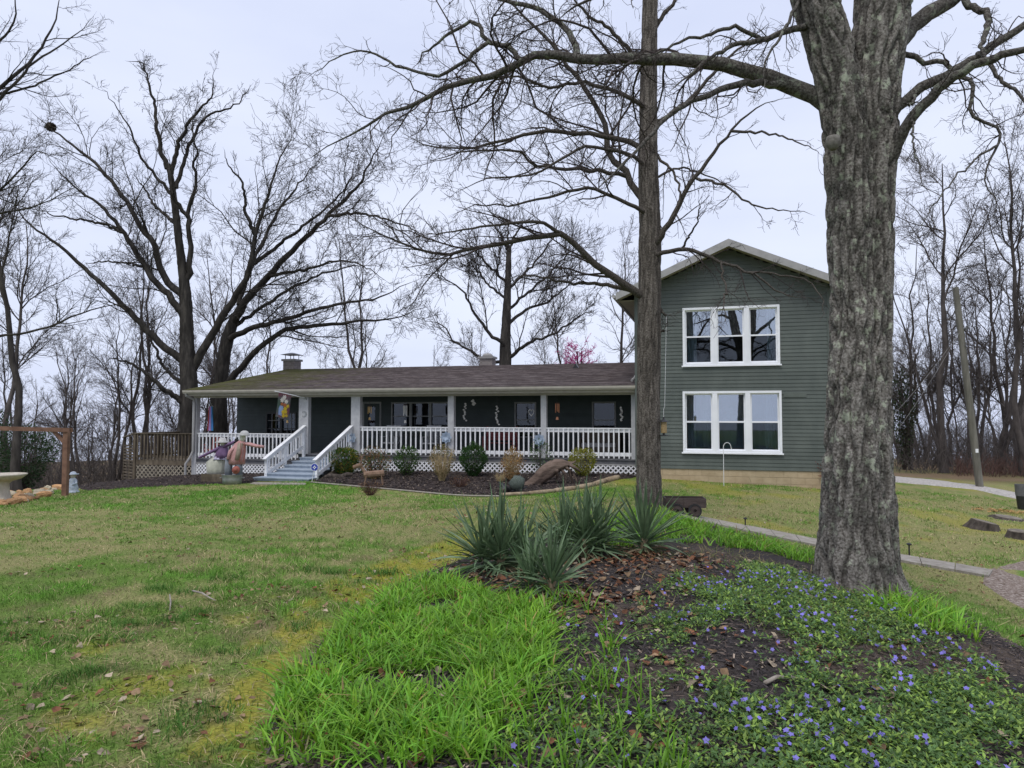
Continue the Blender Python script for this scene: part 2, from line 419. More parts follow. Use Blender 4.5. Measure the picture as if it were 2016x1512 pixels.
# downspout of the wing at its left wall, elbow on the main roof
q = MB(); q.tube([(WL - .06, .8, 5.2), (WL - .06, .8, 2.95), (WL - .09, .62, 2.84), (WL - .15, .3, 2.74)], .045, 8); q.build('downspout', M['trim_grey'], house)

# ---- main house and porch
SL = -20.15
mw = MB(); OW = 2.9
pw = [(-18.6, -17.15, .35, 1.72, 2), (-12.85, -10.35, 1.0, 2.12, 3), (-7.75, -6.9, .75, 2.10, 1), (-4.8, -3.92, .75, 2.10, 1)]
door = (-14.05, -13.35, FL, 2.08)
holes = [(a, b, c, d) for a, b, c, d, _ in pw] + [door]
xs = sorted({SL + .1, WL} | {h for q_ in holes for h in q_[:2]})
for a, b in zip(xs[:-1], xs[1:]):
    hh = [h for h in holes if h[0] <= a + 1e-6 and h[1] >= b - 1e-6]
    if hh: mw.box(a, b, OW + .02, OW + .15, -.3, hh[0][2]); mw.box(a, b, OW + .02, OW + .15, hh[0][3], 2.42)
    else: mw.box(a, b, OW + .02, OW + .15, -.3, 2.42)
mwall = mw.build('porch_wall', M['siding_shaded'], house)
sboards(mwall, SL + .1, WL, -.08, 2.40, OW + .02, M['siding_shaded'], hgt=.135, holes=holes)
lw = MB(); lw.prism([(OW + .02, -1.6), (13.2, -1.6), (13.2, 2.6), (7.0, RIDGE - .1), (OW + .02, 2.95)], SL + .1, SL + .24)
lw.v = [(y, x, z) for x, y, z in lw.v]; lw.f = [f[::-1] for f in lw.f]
lw.build('side_wall', M['siding_shaded'], house)
MB().box(SL + .1, WL, 13.05, 13.2, -1.6, 2.5).build('back_wall', M['siding_shaded'], house)
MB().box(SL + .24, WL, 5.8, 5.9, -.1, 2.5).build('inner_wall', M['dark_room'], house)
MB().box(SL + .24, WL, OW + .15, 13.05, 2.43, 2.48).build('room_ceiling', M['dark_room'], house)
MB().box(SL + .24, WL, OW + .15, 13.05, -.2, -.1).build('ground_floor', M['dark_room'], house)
pm('win_grey', (.22, .22, .22), (.29, .29, .285), 4, .5)
pm('net_shaded', (.08, .085, .09), (.14, .145, .155), 3, .9)  # net curtain colour darkened to carry the shade under the porch roof
def small_window(s0, s1, z0, z1, n, fmat):
    w = part('window'); fr = MB(); T = .06; y0, y1 = OW - .03, OW + .10
    fr.box(s0, s0 + T, y0, y1, z0, z1); fr.box(s1 - T, s1, y0, y1, z0, z1)
    fr.box(s0 + T, s1 - T, y0, y1, z0, z0 + T); fr.box(s0 + T, s1 - T, y0, y1, z1 - T, z1)
    wd = (s1 - s0) / n
    for k in range(1, n): fr.box(s0 + wd * k - .05, s0 + wd * k + .05, y0 + .004, y1, z0 + T, z1 - T)
    fr.build('frame', fmat, w); zm = z0 + (z1 - z0) * .5
    for k in range(n):
        a = s0 + wd * k + (T if k == 0 else .05); b = s0 + wd * (k + 1) - (T if k == n - 1 else .05)
        MB().box(a, b, OW + .012, OW + .05, zm - .02, zm + .02).build('meeting_rail', fmat, w)
        MB().box(a, b, OW + .05, OW + .056, z0 + T, z1 - T).build('pane', M['porch_glass'], w)
    return w
for i, (a, b, c, d, n) in enumerate(pw):
    w = small_window(a, b, c, d, n, M['black_metal'] if i == 0 else M['win_grey'])
    if i == 0:
        for k in range(2):
            g = MB(); s0 = a + .06 + k * .73
            for j in (1, 2): g.box(s0 + .6 * j / 3 - .01, s0 + .6 * j / 3 + .01, OW + .03, OW + .048, c + .06, d - .06)
            for j in (1, 2, 3): g.box(s0, s0 + .6, OW + .022, OW + .03, c + (d - c) * j / 4 - .012, c + (d - c) * j / 4 + .012)
            g.build('muntin', M['win_grey'], w)
    else:
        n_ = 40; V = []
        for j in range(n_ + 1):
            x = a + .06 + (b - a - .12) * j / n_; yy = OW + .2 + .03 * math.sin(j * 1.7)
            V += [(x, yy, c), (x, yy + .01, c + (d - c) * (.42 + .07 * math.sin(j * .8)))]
        MB().add(V, [(2 * j, 2 * j + 2, 2 * j + 3, 2 * j + 1) for j in range(n_)]).build('curtain', M['net_shaded'], w, smooth=True)
dr = part('door')
MB().box(door[0] - .06, door[1] + .06, OW - .01, OW + .018, FL, door[3] + .06).build('door_frame', M['win_grey'], dr)
MB().box(door[0] + .02, door[1] - .02, OW - .03, OW - .012, FL + .02, door[3] - .02).build('door_leaf', M['siding_shaded'], dr)
MB().box(door[0] + .2, door[1] - .2, OW - .036, OW - .031, FL + .5, door[3] - .15).build('door_glass', M['porch_glass'], dr)
MB().lathe([(.025, 0), (.03, .02), (.02, .05)], 10).build('door_knob', M['trim_grey'], dr).location = (door[1] - .1, OW - .08, 1.1)
# porch floors: boards run along the house; three levels of board show as the front band
pfl = part('porch_floor')
for i in range(17):
    y = .42 + i * .15
    MB().box(-15.3, WL, y + .003, y + .147, FL - .04, FL).build('plank', M['porch_floor'], pfl)
    MB().box(SL + .05, -15.31, y + .003, y + .147, FL2 - .04, FL2).build('plank', M['porch_floor'], pfl)
MB().box(-15.3, WL, .46, .50, FL - .22, FL - .042).build('rim_joist', M['porch_floor'], pfl)
MB().box(SL + .05, -15.31, .46, .50, FL2 - .2, FL2 - .042).build('rim_joist', M['porch_floor'], pfl)
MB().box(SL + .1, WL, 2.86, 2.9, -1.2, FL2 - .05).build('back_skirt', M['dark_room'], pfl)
MB().box(SL, WL, .34, OW, 2.42, 2.44).build('porch_ceiling', M['porch_floor'], house)
MB().box(SL, WL - .02, .40, .62, 2.28, 2.42).build('porch_beam', M['beige'], house)
# posts
for px, w, lo in ((386, .20, -.9), (600, .40, FL), (702, .36, FL), (889, .22, FL), (1071, .19, FL), (1249, .20, FL)):
    s = hs(px, .5)
    MB().box(s - w / 2, s + w / 2, .42, .62, lo, 2.28).build('porch_post', M['post_grey'], house)
# railing sections
def rail_section(s0, s1, fl, top, step):
    p = part('railing')
    MB().box(s0, s1, .43, .57, top - .035, top).build('handrail', M['white_paint'], p)
    MB().box(s0, s1, .475, .515, top - .15, top - .037).build('upper_rail', M['white_paint'], p)
    MB().box(s0, s1, .475, .515, fl + .09, fl + .21).build('lower_rail', M['white_paint'], p)
    n = max(1, round((s1 - s0) / step))
    for k in range(n):
        s = s0 + (k + .5) * (s1 - s0) / n
        MB().box(s - .022, s + .022, .435, .473, fl + .02, top - .037).build('baluster', M['white_paint'], p)
    return p
rail_section(hs(392, .5), -15.5, FL2, .91, .165)
rail_section(-12.9, hs(884, .5), FL, 1.19, .19)
rail_section(hs(895, .5), hs(1066, .5), FL, 1.19, .172)
rail_section(hs(1076, .5), hs(1244, .5), FL, 1.19, .172)
# lattice skirt
def lattice(s0, s1, z0, z1, y, mat, parent, pitch=.135, w=.042, name='lattice_slat'):
    hgt = z1 - z0
    for sg in (1, -1):
        s = s0 - hgt
        while s < s1:
            a, b = s, s + hgt          # foot and head of the strip before clipping
            za, zb = 0., hgt
            if sg > 0:
                if a < s0: za = s0 - a; a = s0
                if b > s1: zb = hgt - (b - s1); b = s1
                A_, B_ = (a, z0 + za), (b, z0 + zb)
            else:
                if a < s0: zb_ = hgt - (s0 - a); a = s0
                else: zb_ = hgt
                za_ = 0
                if b > s1: za_ = b - s1; b = s1
                A_, B_ = (b, z0 + za_), (a, z0 + zb_)
            if abs(A_[0] - B_[0]) > .03:
                yy = y if sg > 0 else y + .008
                MB().bar((A_[0], yy, A_[1]), (B_[0], yy, B_[1]), .007, w, upv=(-(B_[1] - A_[1]), 0, B_[0] - A_[0])).build(name, mat, parent)
            s += pitch
lk = part('lattice_skirt')
def gl(s, o=.4):
    q_ = H(s, o, 0); return float(gz(q_[0], q_[1]))
segs = [(-20.0, -15.35, FL2 - .20)] + [(a, b, FL - .20) for a, b in ((-13.2, -9.45), (-9.4, -6.1), (-6.0, -2.95))]
for a, b, zt in segs:
    zb = min(gl(a), gl(b)) + .0
    MB().box(a, b, .425, .445, zt - .012, zt + .03).build('lattice_cap', M['trim_grey'], lk)
    lattice(a, b, zb, zt - .014, .43, M['white_paint'], lk, pitch=.165 if a > -19 else .15, w=.046)
# stairs
st = part('front_stairs'); S0, S1 = -15.12, -13.3; NR = 7
zg = gl(-14.2, -2.3) + .0; RISE = (FL - zg) / NR; TR = .475
for k in range(NR):
    zt = FL - RISE * k if k else FL - .002
    if k == 0: continue
    y1 = .45 - TR * (k - 1); y0 = y1 - TR
    ex = .22 if k == NR - 1 else (.08 if k == NR - 2 else 0)
    MB().box(S0 - ex, S1 + ex * .4, y0 - .03, y1, zt - .035, zt).build('tread', M['step_blue'], st)
    MB().box(S0 - ex + .02, S1 + ex * .4 - .02, y0, y0 + .02, zt - RISE + .001, zt - .036).build('riser', M['step_blue'], st)
    MB().box(S0 + .05, S1 - .05, y0 + .03, y1 - .01, zg - .2, zt - .04).build('stair_core', M['dark_room'], st)
ya, yb = .40, .45 - TR * 5.1
for s, nm in ((S0 - .06, 0), (S1 + .06, 1)):
    rl = part('stair_railing', st)
    za, zb = FL + 1.04, zg + RISE * 1.1 + .62
    e = (yb - ya); dz = zb - za
    MB().bar((s, ya, za), (s, yb - .1, zb + dz * .05), .14, .04).build('handrail', M['white_paint'], rl)
    MB().bar((s, ya - .02, za - .1), (s, yb, zb - .1), .035, .13).build('upper_rail', M['white_paint'], rl)
    MB().bar((s, ya - .02, za - .75), (s, yb, zb - .58), .035, .12).build('lower_rail', M['white_paint'], rl)
    for k in range(13):
        t = (k + .5) / 13; y = ya + e * t; zc = za + dz * t
        MB().box(s - .055, s - .02, y - .022, y + .022, zc - .74 + .15 * t, zc - .05).build('baluster', M['white_paint'], rl)
    for t in (.02, .52, .98):
        y = ya + e * t; zc = za + dz * t
        MB().box(s - .045, s + .045, y - .045, y + .045, max(zg - .15, zc - 1.2), zc - .02).build('newel_post', M['white_paint'], rl)
MB().add([(S1 + .12, .45, FL - .1), (S1 + .12, -2.2, zg - .05), (S1 + .12, -1.95, zg - .15), (S1 + .12, .45, FL - .35)] + [(S1 + .15, .45, FL - .1), (S1 + .15, -2.2, zg - .05), (S1 + .15, -1.95, zg - .15), (S1 + .15, .45, FL - .35)],
         [(0, 1, 2, 3), (7, 6, 5, 4), (0, 4, 5, 1), (1, 5, 6, 2), (2, 6, 7, 3), (3, 7, 4, 0)]).build('stringer', M['deck_wood'], st)
# main roof
mr = part('main_roof')
def roofz(o): return EAVE + .08 + (RIDGE - EAVE - .08) * (o - .08) / (7.0 - .08)
V = [(SL - .15, .08, roofz(.08)), (WL, .08, roofz(.08)), (WL, 7, RIDGE), (SL - .15, 7, RIDGE), (SL - .15, 14, roofz(.08)), (WL, 14, roofz(.08))]
V += [(x, y, z - .08) for x, y, z in V]
MB().add(V, [(0, 1, 2, 3), (3, 2, 5, 4), (9, 8, 7, 6), (10, 11, 8, 9), (0, 6, 7, 1), (4, 5, 11, 10), (0, 3, 9, 6), (3, 4, 10, 9), (1, 7, 8, 2), (2, 8, 11, 5)]).build('roof_deck', M['shingle'], mr)
# shingles: the nearest courses as single shingles would be under 10 px, so each course is one strip with tab-wise tilt
mo = M['shingle'].copy(); mo.name = 'roof_shingle'; M['roof_shingle'] = mo
t_ = mo.node_tree; pb = t_.nodes['Principled BSDF']; srcl = pb.inputs['Base Color'].links[0].from_socket
tcx = t_.nodes.new('ShaderNodeTexCoord'); sx = t_.nodes.new('ShaderNodeSeparateXYZ'); t_.links.new(tcx.outputs['Object'], sx.inputs[0])
nm_ = t_.nodes.new('ShaderNodeTexNoise'); nm_.inputs['Scale'].default_value = 1.1; nm_.inputs['Detail'].default_value = 7; nm_.inputs['Roughness'].default_value = .7; t_.links.new(tcx.outputs['Object'], nm_.inputs['Vector'])
mr_ = t_.nodes.new('ShaderNodeMapRange'); mr_.inputs['From Min'].default_value = -20; mr_.inputs['From Max'].default_value = -10.5; mr_.inputs['To Min'].default_value = .30; mr_.inputs['To Max'].default_value = -.25; t_.links.new(sx.outputs[0], mr_.inputs['Value'])
ad_ = t_.nodes.new('ShaderNodeMath'); t_.links.new(nm_.outputs['Fac'], ad_.inputs[0]); t_.links.new(mr_.outputs[0], ad_.inputs[1])
rp_ = t_.nodes.new('ShaderNodeMapRange'); rp_.inputs['From Min'].default_value = .52; rp_.inputs['From Max'].default_value = .80; t_.links.new(ad_.outputs[0], rp_.inputs['Value'])
mm_ = t_.nodes.new('ShaderNodeMix'); mm_.data_type = 'RGBA'; mm_.inputs[7].default_value = (.095, .095, .035, 1); t_.links.new(rp_.outputs[0], mm_.inputs[0]); t_.links.new(srcl, mm_.inputs[6]); t_.links.new(mm_.outputs[2], pb.inputs['Base Color'])
NC = 46; wdt = .92
for c in range(NC):
    o0 = .05 + (7.02 - .05) * c / NC; o1 = .05 + (7.02 - .05) * (c + 1) / NC
    q = MB(); s = SL - .17 - (c % 3) * .3
    V = []; Fs = []; sl_ = (RIDGE - roofz(.08)) / 6.92
    while s < WL:
        a, b = max(s, SL - .17), min(s + wdt * random.choice((.33, .5, .66, 1)), WL); s = s + .0
        s = b if b < WL else WL + 1
        if b - a < .02: continue
        h0 = .016 + random.uniform(0, .012); n0 = len(V)
        za, zb = roofz(o0), roofz(o1)
        V += [(a + .004, o0, za + .003), (b - .004, o0, za + .003), (a + .004, o0, za + h0), (b - .004, o0, za + h0), (b, o1 + .03, zb + .009), (a, o1 + .03, zb + .009)]
        Fs += [(n0, n0 + 1, n0 + 3, n0 + 2), (n0 + 2, n0 + 3, n0 + 4, n0 + 5)]
    q.add(V, Fs).build('shingle_course', M['roof_shingle'], mr)
g = MB(); pr_ = [(.10, 2.44), (.0, 2.44), (-.03, 2.50), (-.035, 2.565), (-.02, 2.565), (.0, 2.52), (.085, 2.52), (.10, 2.565)]
n_ = len(pr_); V = [(x, y, z) for x in (SL - .17, WL - .005) for y, z in pr_]
g.add(V, [tuple(range(n_ - 1, -1, -1)), tuple(range(n_, 2 * n_))] + [(k, (k + 1) % n_, (k + 1) % n_ + n_, k + n_) for k in range(n_)])
g.build('gutter', M['beige'], mr)
MB().box(SL - .15, WL, .102, .13, 2.36, 2.57).build('fascia', M['soffit'], mr)
MB().box(SL - .15, WL, .13, .40, 2.34, 2.36).build('eave_soffit', M['soffit'], mr)
q = MB(); xx = SL - .05
q.tube([(xx, .03, 2.45), (xx, .06, 2.36), (xx + .12, .32, 2.22), (xx + .12, .36, 2.1), (xx + .10, .36, .2), (xx + .02, .30, -.05), (xx - .1, .2, -.3), (xx - .1, .2, -.82)], .05, 8)
q.build('downspout', M['trim_grey'], mr)
MB().prism([(0, 0), (.26, 0), (.13, .2)], 0, .3).build('vent_hood', M['black_metal'], mr, (hs(1127, 5.2), 5.2, roofz(5.2)))
def chimney(s, o, w, d, zb, zt, cap):
    p = part('chimney', mr)
    MB().box(s + .012, s + w - .012, o + .012, o + d - .012, zb, zt).build('mortar_core', M['mortar'], p)
    z = zb + .3; r_ = 0
    while z < zt - .02:
        x = s - (.11 if r_ % 2 else 0)
        while x < s + w - .01:
            a, b = max(x + .006, s), min(x + .214, s + w)
            if b - a > .03: MB().box(a, b, o, o + d, z + .005, min(z + .07, zt)).build('brick', M['brick'], p)
            x += .22
        z += .076; r_ += 1
    MB().box(s - .06, s + w + .06, o - .06, o + d + .06, zt, zt + .1).build('crown', M['mortar'], p)
    if cap:
        for dx in (.08, w - .08):
            for dy in (.08, d - .08): MB().box(s + dx - .012, s + dx + .012, o + dy - .012, o + dy + .012, zt + .1, zt + .32).build('cap_leg', M['black_metal'], p)
        cx, cy = s + w / 2, o + d / 2; k = .42
        MB().add([(cx - k, cy - k, zt + .31), (cx + k, cy - k, zt + .31), (cx + k, cy + k, zt + .31), (cx - k, cy + k, zt + .31), (cx - .08, cy - .08, zt + .42), (cx + .08, cy - .08, zt + .42), (cx + .08, cy + .08, zt + .42), (cx - .08, cy + .08, zt + .42)],
                 [(3, 2, 1, 0), (4, 5, 6, 7), (0, 1, 5, 4), (1, 2, 6, 5), (2, 3, 7, 6), (3, 0, 4, 7)]).build('chimney_cap', M['black_metal'], p)
    else:
        MB().lathe([(w * .4, 0), (w * .42, .05), (w * .3, .14), (w * .22, .16)], 14, (s + w / 2, o + d / 2, zt + .1)).build('chimney_pot', M['mortar'], p)
s, z = hsz(557, 727, 7.2); chimney(s, 7.2, .62, .6, 3.3, hsz(557, 711, 7.2)[1], True)
s = hs(944, 9.0); chimney(s, 9.0, .62, .6, 2.9, hsz(944, 706, 9.0)[1], False)

# ================================================================== GROUND
MOSS = poly_px([(300, 1511), (470, 1300), (560, 1200), (640, 1140), (800, 1085), (900, 1050), (1010, 1055), (930, 1110), (800, 1150), (690, 1215), (600, 1290), (555, 1380), (545, 1511)])
BED = np.vstack([poly_px([(520, 1511), (545, 1400), (590, 1310), (690, 1225), (790, 1145), (900, 1105), (960, 1078), (1080, 1050), (1190, 1035), (1262, 1003), (1300, 1002), (1390, 1032), (1500, 1058), (1615, 1098), (1700, 1125), (1775, 1160), (1900, 1215), (2015, 1285)]),
                 [(4.35, 4.6), (4.3, 3), (3.2, 1.6), (0, 1.3), (-1.0, 2.0)]])
HBED = np.array([H(s, o, 0)[:2] for s, o in ((-13.1, .44), (-2.9, .44), (-3.0, -.3))] + [tuple(gpt(x, y)[:2]) for x, y in ((1215, 944), (1180, 955), (1110, 968), (1000, 977), (900, 975), (800, 966), (700, 957), (612, 949))])
DBED = np.array([H(s, o, 0)[:2] for s, o in ((-26, 3), (-20.2, 3), (-20, .44), (-15.4, .44), (-15.3, -2.0))] + [tuple(gpt(x, y)[:2]) for x, y in ((497, 951), (430, 953), (330, 957), (240, 962), (170, 966), (145, 960))])
DRIVE = np.array([(6.35, 9.7), (7.0, 10.6), (9, 12.2), (13, 13.5), (18, 11), (14, 4), (8, 1), (6.2, 2), (5.45, 4.5), (5.55, 6.3), (6.0, 7.6), (6.1, 8.8)])
TRACK = np.vstack([poly_px([(1700, 934), (1760, 938), (1850, 946), (1920, 955), (2015, 972), (2015, 985), (1920, 964), (1850, 957), (1760, 949), (1700, 946)])])
GREEN, TAN, BROWN, MOSSC, LUSH = [np.array(c) for c in ((.112, .195, .034), (.30, .255, .12), (.16, .12, .07), (.285, .265, .04), (.105, .225, .030))]
def lawncol(x, y, seed=0):
    d = np.hypot(x, y)
    a = fbm(x * .6, y * .6, s=21); b = fbm(x * 2.3, y * 2.3, s=31); c = fbm(x * 7, y * 7, s=41, o=3)
    tan = sstep(.405, .66, .34 * a + .34 * b + .32 * c - .06 * sstep(9, 5, d) + .10 * sstep(3, 8, x) * (y > 9) + .05 * sstep(8, 12, y) * sstep(22, 15, y))
    lush = sstep(.50, .62, .6 * fbm(x * 1.1 + 9, y * 1.1, s=51) + .4 * fbm(x * 3.3, y * 3.3, s=52)) + .8 * sstep(15, 19, y) * sstep(.62, .4, a) * (x < 2)
    lush = np.clip(lush, 0, 1)
    k = lambda w: np.asarray(w)[..., None]
    col = GREEN * (1 - k(lush)) + LUSH * k(lush)
    col = col * (1 - k(tan * .78)) + TAN * k(tan * .78)
    br = sstep(.58, .72, fbm(x * 2.7, y * 2.7, s=61)) * sstep(14, 7, d) * .6
    col = col * (1 - k(br)) + BROWN * k(br)
    ms = inside(MOSS, x, y) * sstep(0, .16, edge_dist(MOSS, x, y)) * sstep(.33, .50, .55 * fbm(x * 1.6, y * 1.6, s=71) + .45 * fbm(x * 7, y * 7, s=74, o=3)) + .75 * sstep(.60, .68, fbm(x * 1.3, y * 1.3, s=72)) * sstep(9, 5, d) + .6 * (y > 13) * (x > 3) * sstep(.55, .66, fbm(x * .9, y * .9, s=73))
    ms = np.clip(ms, 0, 1) * .9
    col = col * (1 - k(ms)) + MOSSC * k(ms)
    return col, ms, tan, lush
def woods(x, y):
    w = np.where(x < -8, sstep(26.5, 29.5, y + .25 * (-14 - x)), 0)
    w = np.maximum(w, np.where(x > 8, sstep(29.5, 32.5, y + .12 * (x - 14)), 0))
    return np.maximum(w, sstep(33, 36, np.hypot(x, y)))
th = np.radians(np.concatenate([np.arange(-46, 46.01, .25), np.arange(50, 314, 4.)]))
rr = np.concatenate([np.geomspace(.4, 60, 215), np.geomspace(66, 1600, 26)])
T, Q = np.meshgrid(th, rr); X = Q * np.sin(T); Y = Q * np.cos(T); Z = gz(X, Y)
n, m_ = X.shape; idx = np.arange(n * m_).reshape(n, m_); nx = np.roll(idx, -1, 1)
Fq = np.stack([idx[1:], nx[1:], nx[:-1], idx[:-1]], -1).reshape(-1, 4)
V = np.stack([X, Y, Z], -1).reshape(-1, 3); x, y = V[:, 0], V[:, 1]
lc, ms, tn, lu = lawncol(x, y)
lit = np.array((.15, .105, .065)) * (.7 + .6 * fbm(x * .4, y * .4, s=81))[:, None]
grn = (sstep(.55, .7, fbm(x * .25, y * .25, s=82)) * .5)[:, None]
lit = lit * (1 - grn) + np.array((.09, .11, .035)) * grn
w = woods(x, y)[:, None]
col = (lc * .92) * (1 - w) + lit * w
pm('lawn', None, vcol=True, scale=38, rough=.95, bump=.8, bscale=70, spec=.1, detail=8)
g = link('ground', mesh_np('ground', V, [Fq], col, True), M['lawn'])
tag(g, 'sloping patchy spring lawn around the house', kind='structure')

def patch(name, P, step, dz, mat, label, lump=.02, freq=2.5, colfn=None):
    x0, y0 = P.min(0); x1, y1 = P.max(0)
    gx = np.arange(x0, x1 + step, step); gy = np.arange(y0, y1 + step, step)
    X, Y = np.meshgrid(gx, gy); ins = inside(P, X, Y); e = edge_dist(P, X, Y); e = np.where(ins, e, -e)
    Z = gz(X, Y) + np.clip(e / .15, -1, 1) * dz + lump * (fbm(X * freq, Y * freq, s=91, o=3) - .5) * np.clip(e / .2, 0, 1)
    id_ = np.arange(X.size).reshape(X.shape)
    ok = (e > -step * 1.2); okc = ok[:-1, :-1] & ok[1:, :-1] & ok[:-1, 1:] & ok[1:, 1:]
    Fq = np.stack([id_[:-1, :-1], id_[:-1, 1:], id_[1:, 1:], id_[1:, :-1]], -1)[okc]
    V = np.stack([X, Y, Z], -1).reshape(-1, 3)
    u, inv = np.unique(Fq, return_inverse=True); V = V[u]; Fq = inv.reshape(-1, 4)
    c = colfn(V[:, 0], V[:, 1]) if colfn else None
    o = link(name, mesh_np(name, V, [Fq], c, True), mat)
    return tag(o, label, kind='structure')
pm('mulch', (.030, .023, .021), (.085, .066, .058), 26, .95, 1.0, 60, c3=(.05, .039, .036), detail=9, spec=.1)
pm('gravel', (.11, .08, .06), (.42, .375, .335), 26, .95, 1.0, 45, c3=(.25, .195, .16), detail=10, spec=.15)
pm('track_gravel', (.28, .26, .235), (.56, .53, .49), 14, .95, 1.0, 30, c3=(.42, .39, .36), detail=10, spec=.15)
def bedcol(x, y):
    a = fbm(x * 1.2, y * 1.2, s=101)[:, None]
    base = np.array((.050, .043, .041)) * np.ones((len(x), 1)); litc = np.array((.095, .074, .060))
    k = sstep(.52, .66, a)
    return base * (1 - k) + litc * k
pm('bed_soil', None, vcol=True, scale=30, rough=.95, bump=1.0, bscale=60, spec=.1, detail=9)
patch('garden_bed', BED, .06, .022, M['bed_soil'], 'mulched garden bed with periwinkle, daylilies and yuccas in the foreground', .05, colfn=bedcol)
patch('house_bed', HBED, .09, .05, M['mulch'], 'dark mulch bed with shrubs in front of the porch lattice', .07)
patch('deck_bed', DBED, .12, .05, M['mulch'], 'dark mulch strip running from the stairs to the brown deck', .07)
patch('gravel_drive', DRIVE, .10, .015, M['gravel'], 'pinkish gravel drive at the right edge of the lawn', .08, 1.2)
patch('gravel_track', TRACK, .25, .03, M['track_gravel'], 'pale gravel track along the edge of the right-hand wood', .02)

# ------------------------------------------------------------------ scattering
def scatter(n, r0, r1, p, tmax=42):
    """n points whose density falls like r**-p, in the wedge of ground seen from the lawn's near end"""
    t = np.radians(rng.uniform(-tmax, tmax, n)); u = rng.uniform(0, 1, n); e = 2 - p
    r = (r0 ** e + u * (r1 ** e - r0 ** e)) ** (1 / e) if abs(e) > 1e-6 else r0 * (r1 / r0) ** u
    return r * np.sin(t), r * np.cos(t)
HSE = np.array([H(s, o, 0)[:2] for s, o in ((-23.5, .3), (-20.2, .3), (-15.3, .3), (-15.4, -2.2), (-13, -2.2), (-13.0, .3), (-3, .3), (-2.9, 0), (3, 0), (3, 14), (-24, 14))])
CURB = poly_px([(1372, 1019), (1500, 1044), (1610, 1066), (1780, 1097), (1955, 1127), (1950, 1138), (1780, 1108), (1610, 1077), (1500, 1054), (1372, 1027)])
def blades(x, y, h, wd, lean, cols, seg, curl=.35, z=None):
    """flat tapering leaves; returns V, faces, colours"""
    n = len(x); z = gz(x, y) if z is None else z
    az = rng.uniform(0, 2 * math.pi, n); dx, dy = np.cos(az), np.sin(az)
    fa = az + math.pi / 2 + rng.normal(0, .5, n); sx, sy = np.cos(fa), np.sin(fa)
    Vs = []
    ts = np.linspace(0, 1, seg + 1)
    for k, t in enumerate(ts):
        bend = lean * t + curl * lean * t * t * 1.5
        zz = z + h * (t - .35 * np.clip(lean, 0, 2) * t * t * t) - .01
        px, py = x + dx * h * bend, y + dy * h * bend
        if k < seg:
            w = wd * (1 - t ** 2 * .6) * .5
            Vs += [np.stack([px - sx * w, py - sy * w, zz], -1), np.stack([px + sx * w, py + sy * w, zz], -1)]
        else: Vs.append(np.stack([px, py, zz], -1))
    m = len(Vs); V = np.stack(Vs, 1).reshape(-1, 3); b = np.arange(n)[:, None] * m
    fs = []
    if seg > 1: fs.append(np.concatenate([b + np.array([2 * k, 2 * k + 1, 2 * k + 3, 2 * k + 2]) for k in range(seg - 1)]))
    fs.append(b + np.array([2 * seg - 2, 2 * seg - 1, 2 * seg]))
    return V, fs, np.repeat(cols, m, 0)
def merge(parts):
    V = []; C = []; fd = {}; o = 0
    for v, fs, c in parts:
        V.append(v); C.append(c)
        for f in fs: fd.setdefault(f.shape[1], []).append(f + o)
        o += len(v)
    return np.concatenate(V), [np.concatenate(f) for f in fd.values()], np.concatenate(C)
pm('leafy', None, vcol=True, scale=3, rough=.5, spec=.3, trans=.36, lo=.2, hi=.8)
pm('grassy', None, vcol=True, scale=3, rough=.7, spec=.15, trans=.25, lo=.2, hi=.8)
pm('litter', None, vcol=True, scale=20, rough=.8, spec=.15)
# lawn grass
def lawn_part(n, r0, r1, p, seg, hs_, ws):
    x, y = scatter(n, r0, r1, p)
    ok = ~(inside(BED, x, y) & (edge_dist(BED, x, y) > .05)) & ~inside(HBED, x, y) & ~inside(DBED, x, y) & ~inside(DRIVE, x, y) & ~inside(TRACK, x, y) & ~inside(HSE, x, y) & ~inside(CURB, x, y) & (woods(x, y) < .6)
    x, y = x[ok], y[ok]; c, ms, tn, lu = lawncol(x, y); d = np.hypot(x, y)
    keep = rng.uniform(0, 1, len(x)) < (1 - .75 * ms) * (.55 + .45 * (1 - tn))
    x, y, c, lu, tn, d = [q[keep] for q in (x, y, c, lu, tn, d)]
    n = len(x); v = rng.uniform(.45, 1.5, n)[:, None]
    straw = rng.uniform(0, 1, n) < .08 + .34 * tn
    c = np.where(straw[:, None], np.array((.42, .34, .19)), c * .35 + np.where(lu[:, None] > .5, LUSH, GREEN) * .85) * v
    h = rng.uniform(*hs_, n) * (.75 + .7 * lu) * (1 + .0 * d)
    wd = rng.uniform(*ws, n) * np.maximum(1, d / 6)
    lean = np.abs(rng.normal(.55, .4, n)) + straw * .6
    return blades(x, y, h, wd, lean, c, seg)
pl = [lawn_part(105000, 2.6, 7.5, 1.4, 2, (.035, .08), (.0035, .007)), lawn_part(260000, 7, 27, 1.7, 1, (.035, .07), (.005, .008))]
tx, ty = scatter(110, 3, 8.5, 1.1, 40); ok = ~inside(BED, tx, ty) & ~inside(DRIVE, tx, ty) & ~inside(CURB, tx, ty) & (edge_dist(BED, tx, ty) > .3); tx, ty = tx[ok][:75], ty[ok][:75]   # thicker dark tufts
nt_ = 130; x = np.repeat(tx, nt_) + rng.normal(0, 1, len(tx) * nt_) * np.repeat(rng.uniform(.06, .17, len(tx)), nt_); y = np.repeat(ty, nt_) + rng.normal(0, 1, len(x)) * np.repeat(rng.uniform(.05, .12, len(tx)), nt_)
pl.append(blades(x, y, rng.uniform(.05, .10, len(x)), rng.uniform(.004, .007, len(x)) * np.maximum(1, y / 6), np.abs(rng.normal(.45, .3, len(x))), np.array((.085, .19, .035)) * rng.uniform(.6, 1.3, (len(x), 1)), 2))
V, Fs, C = merge(pl)
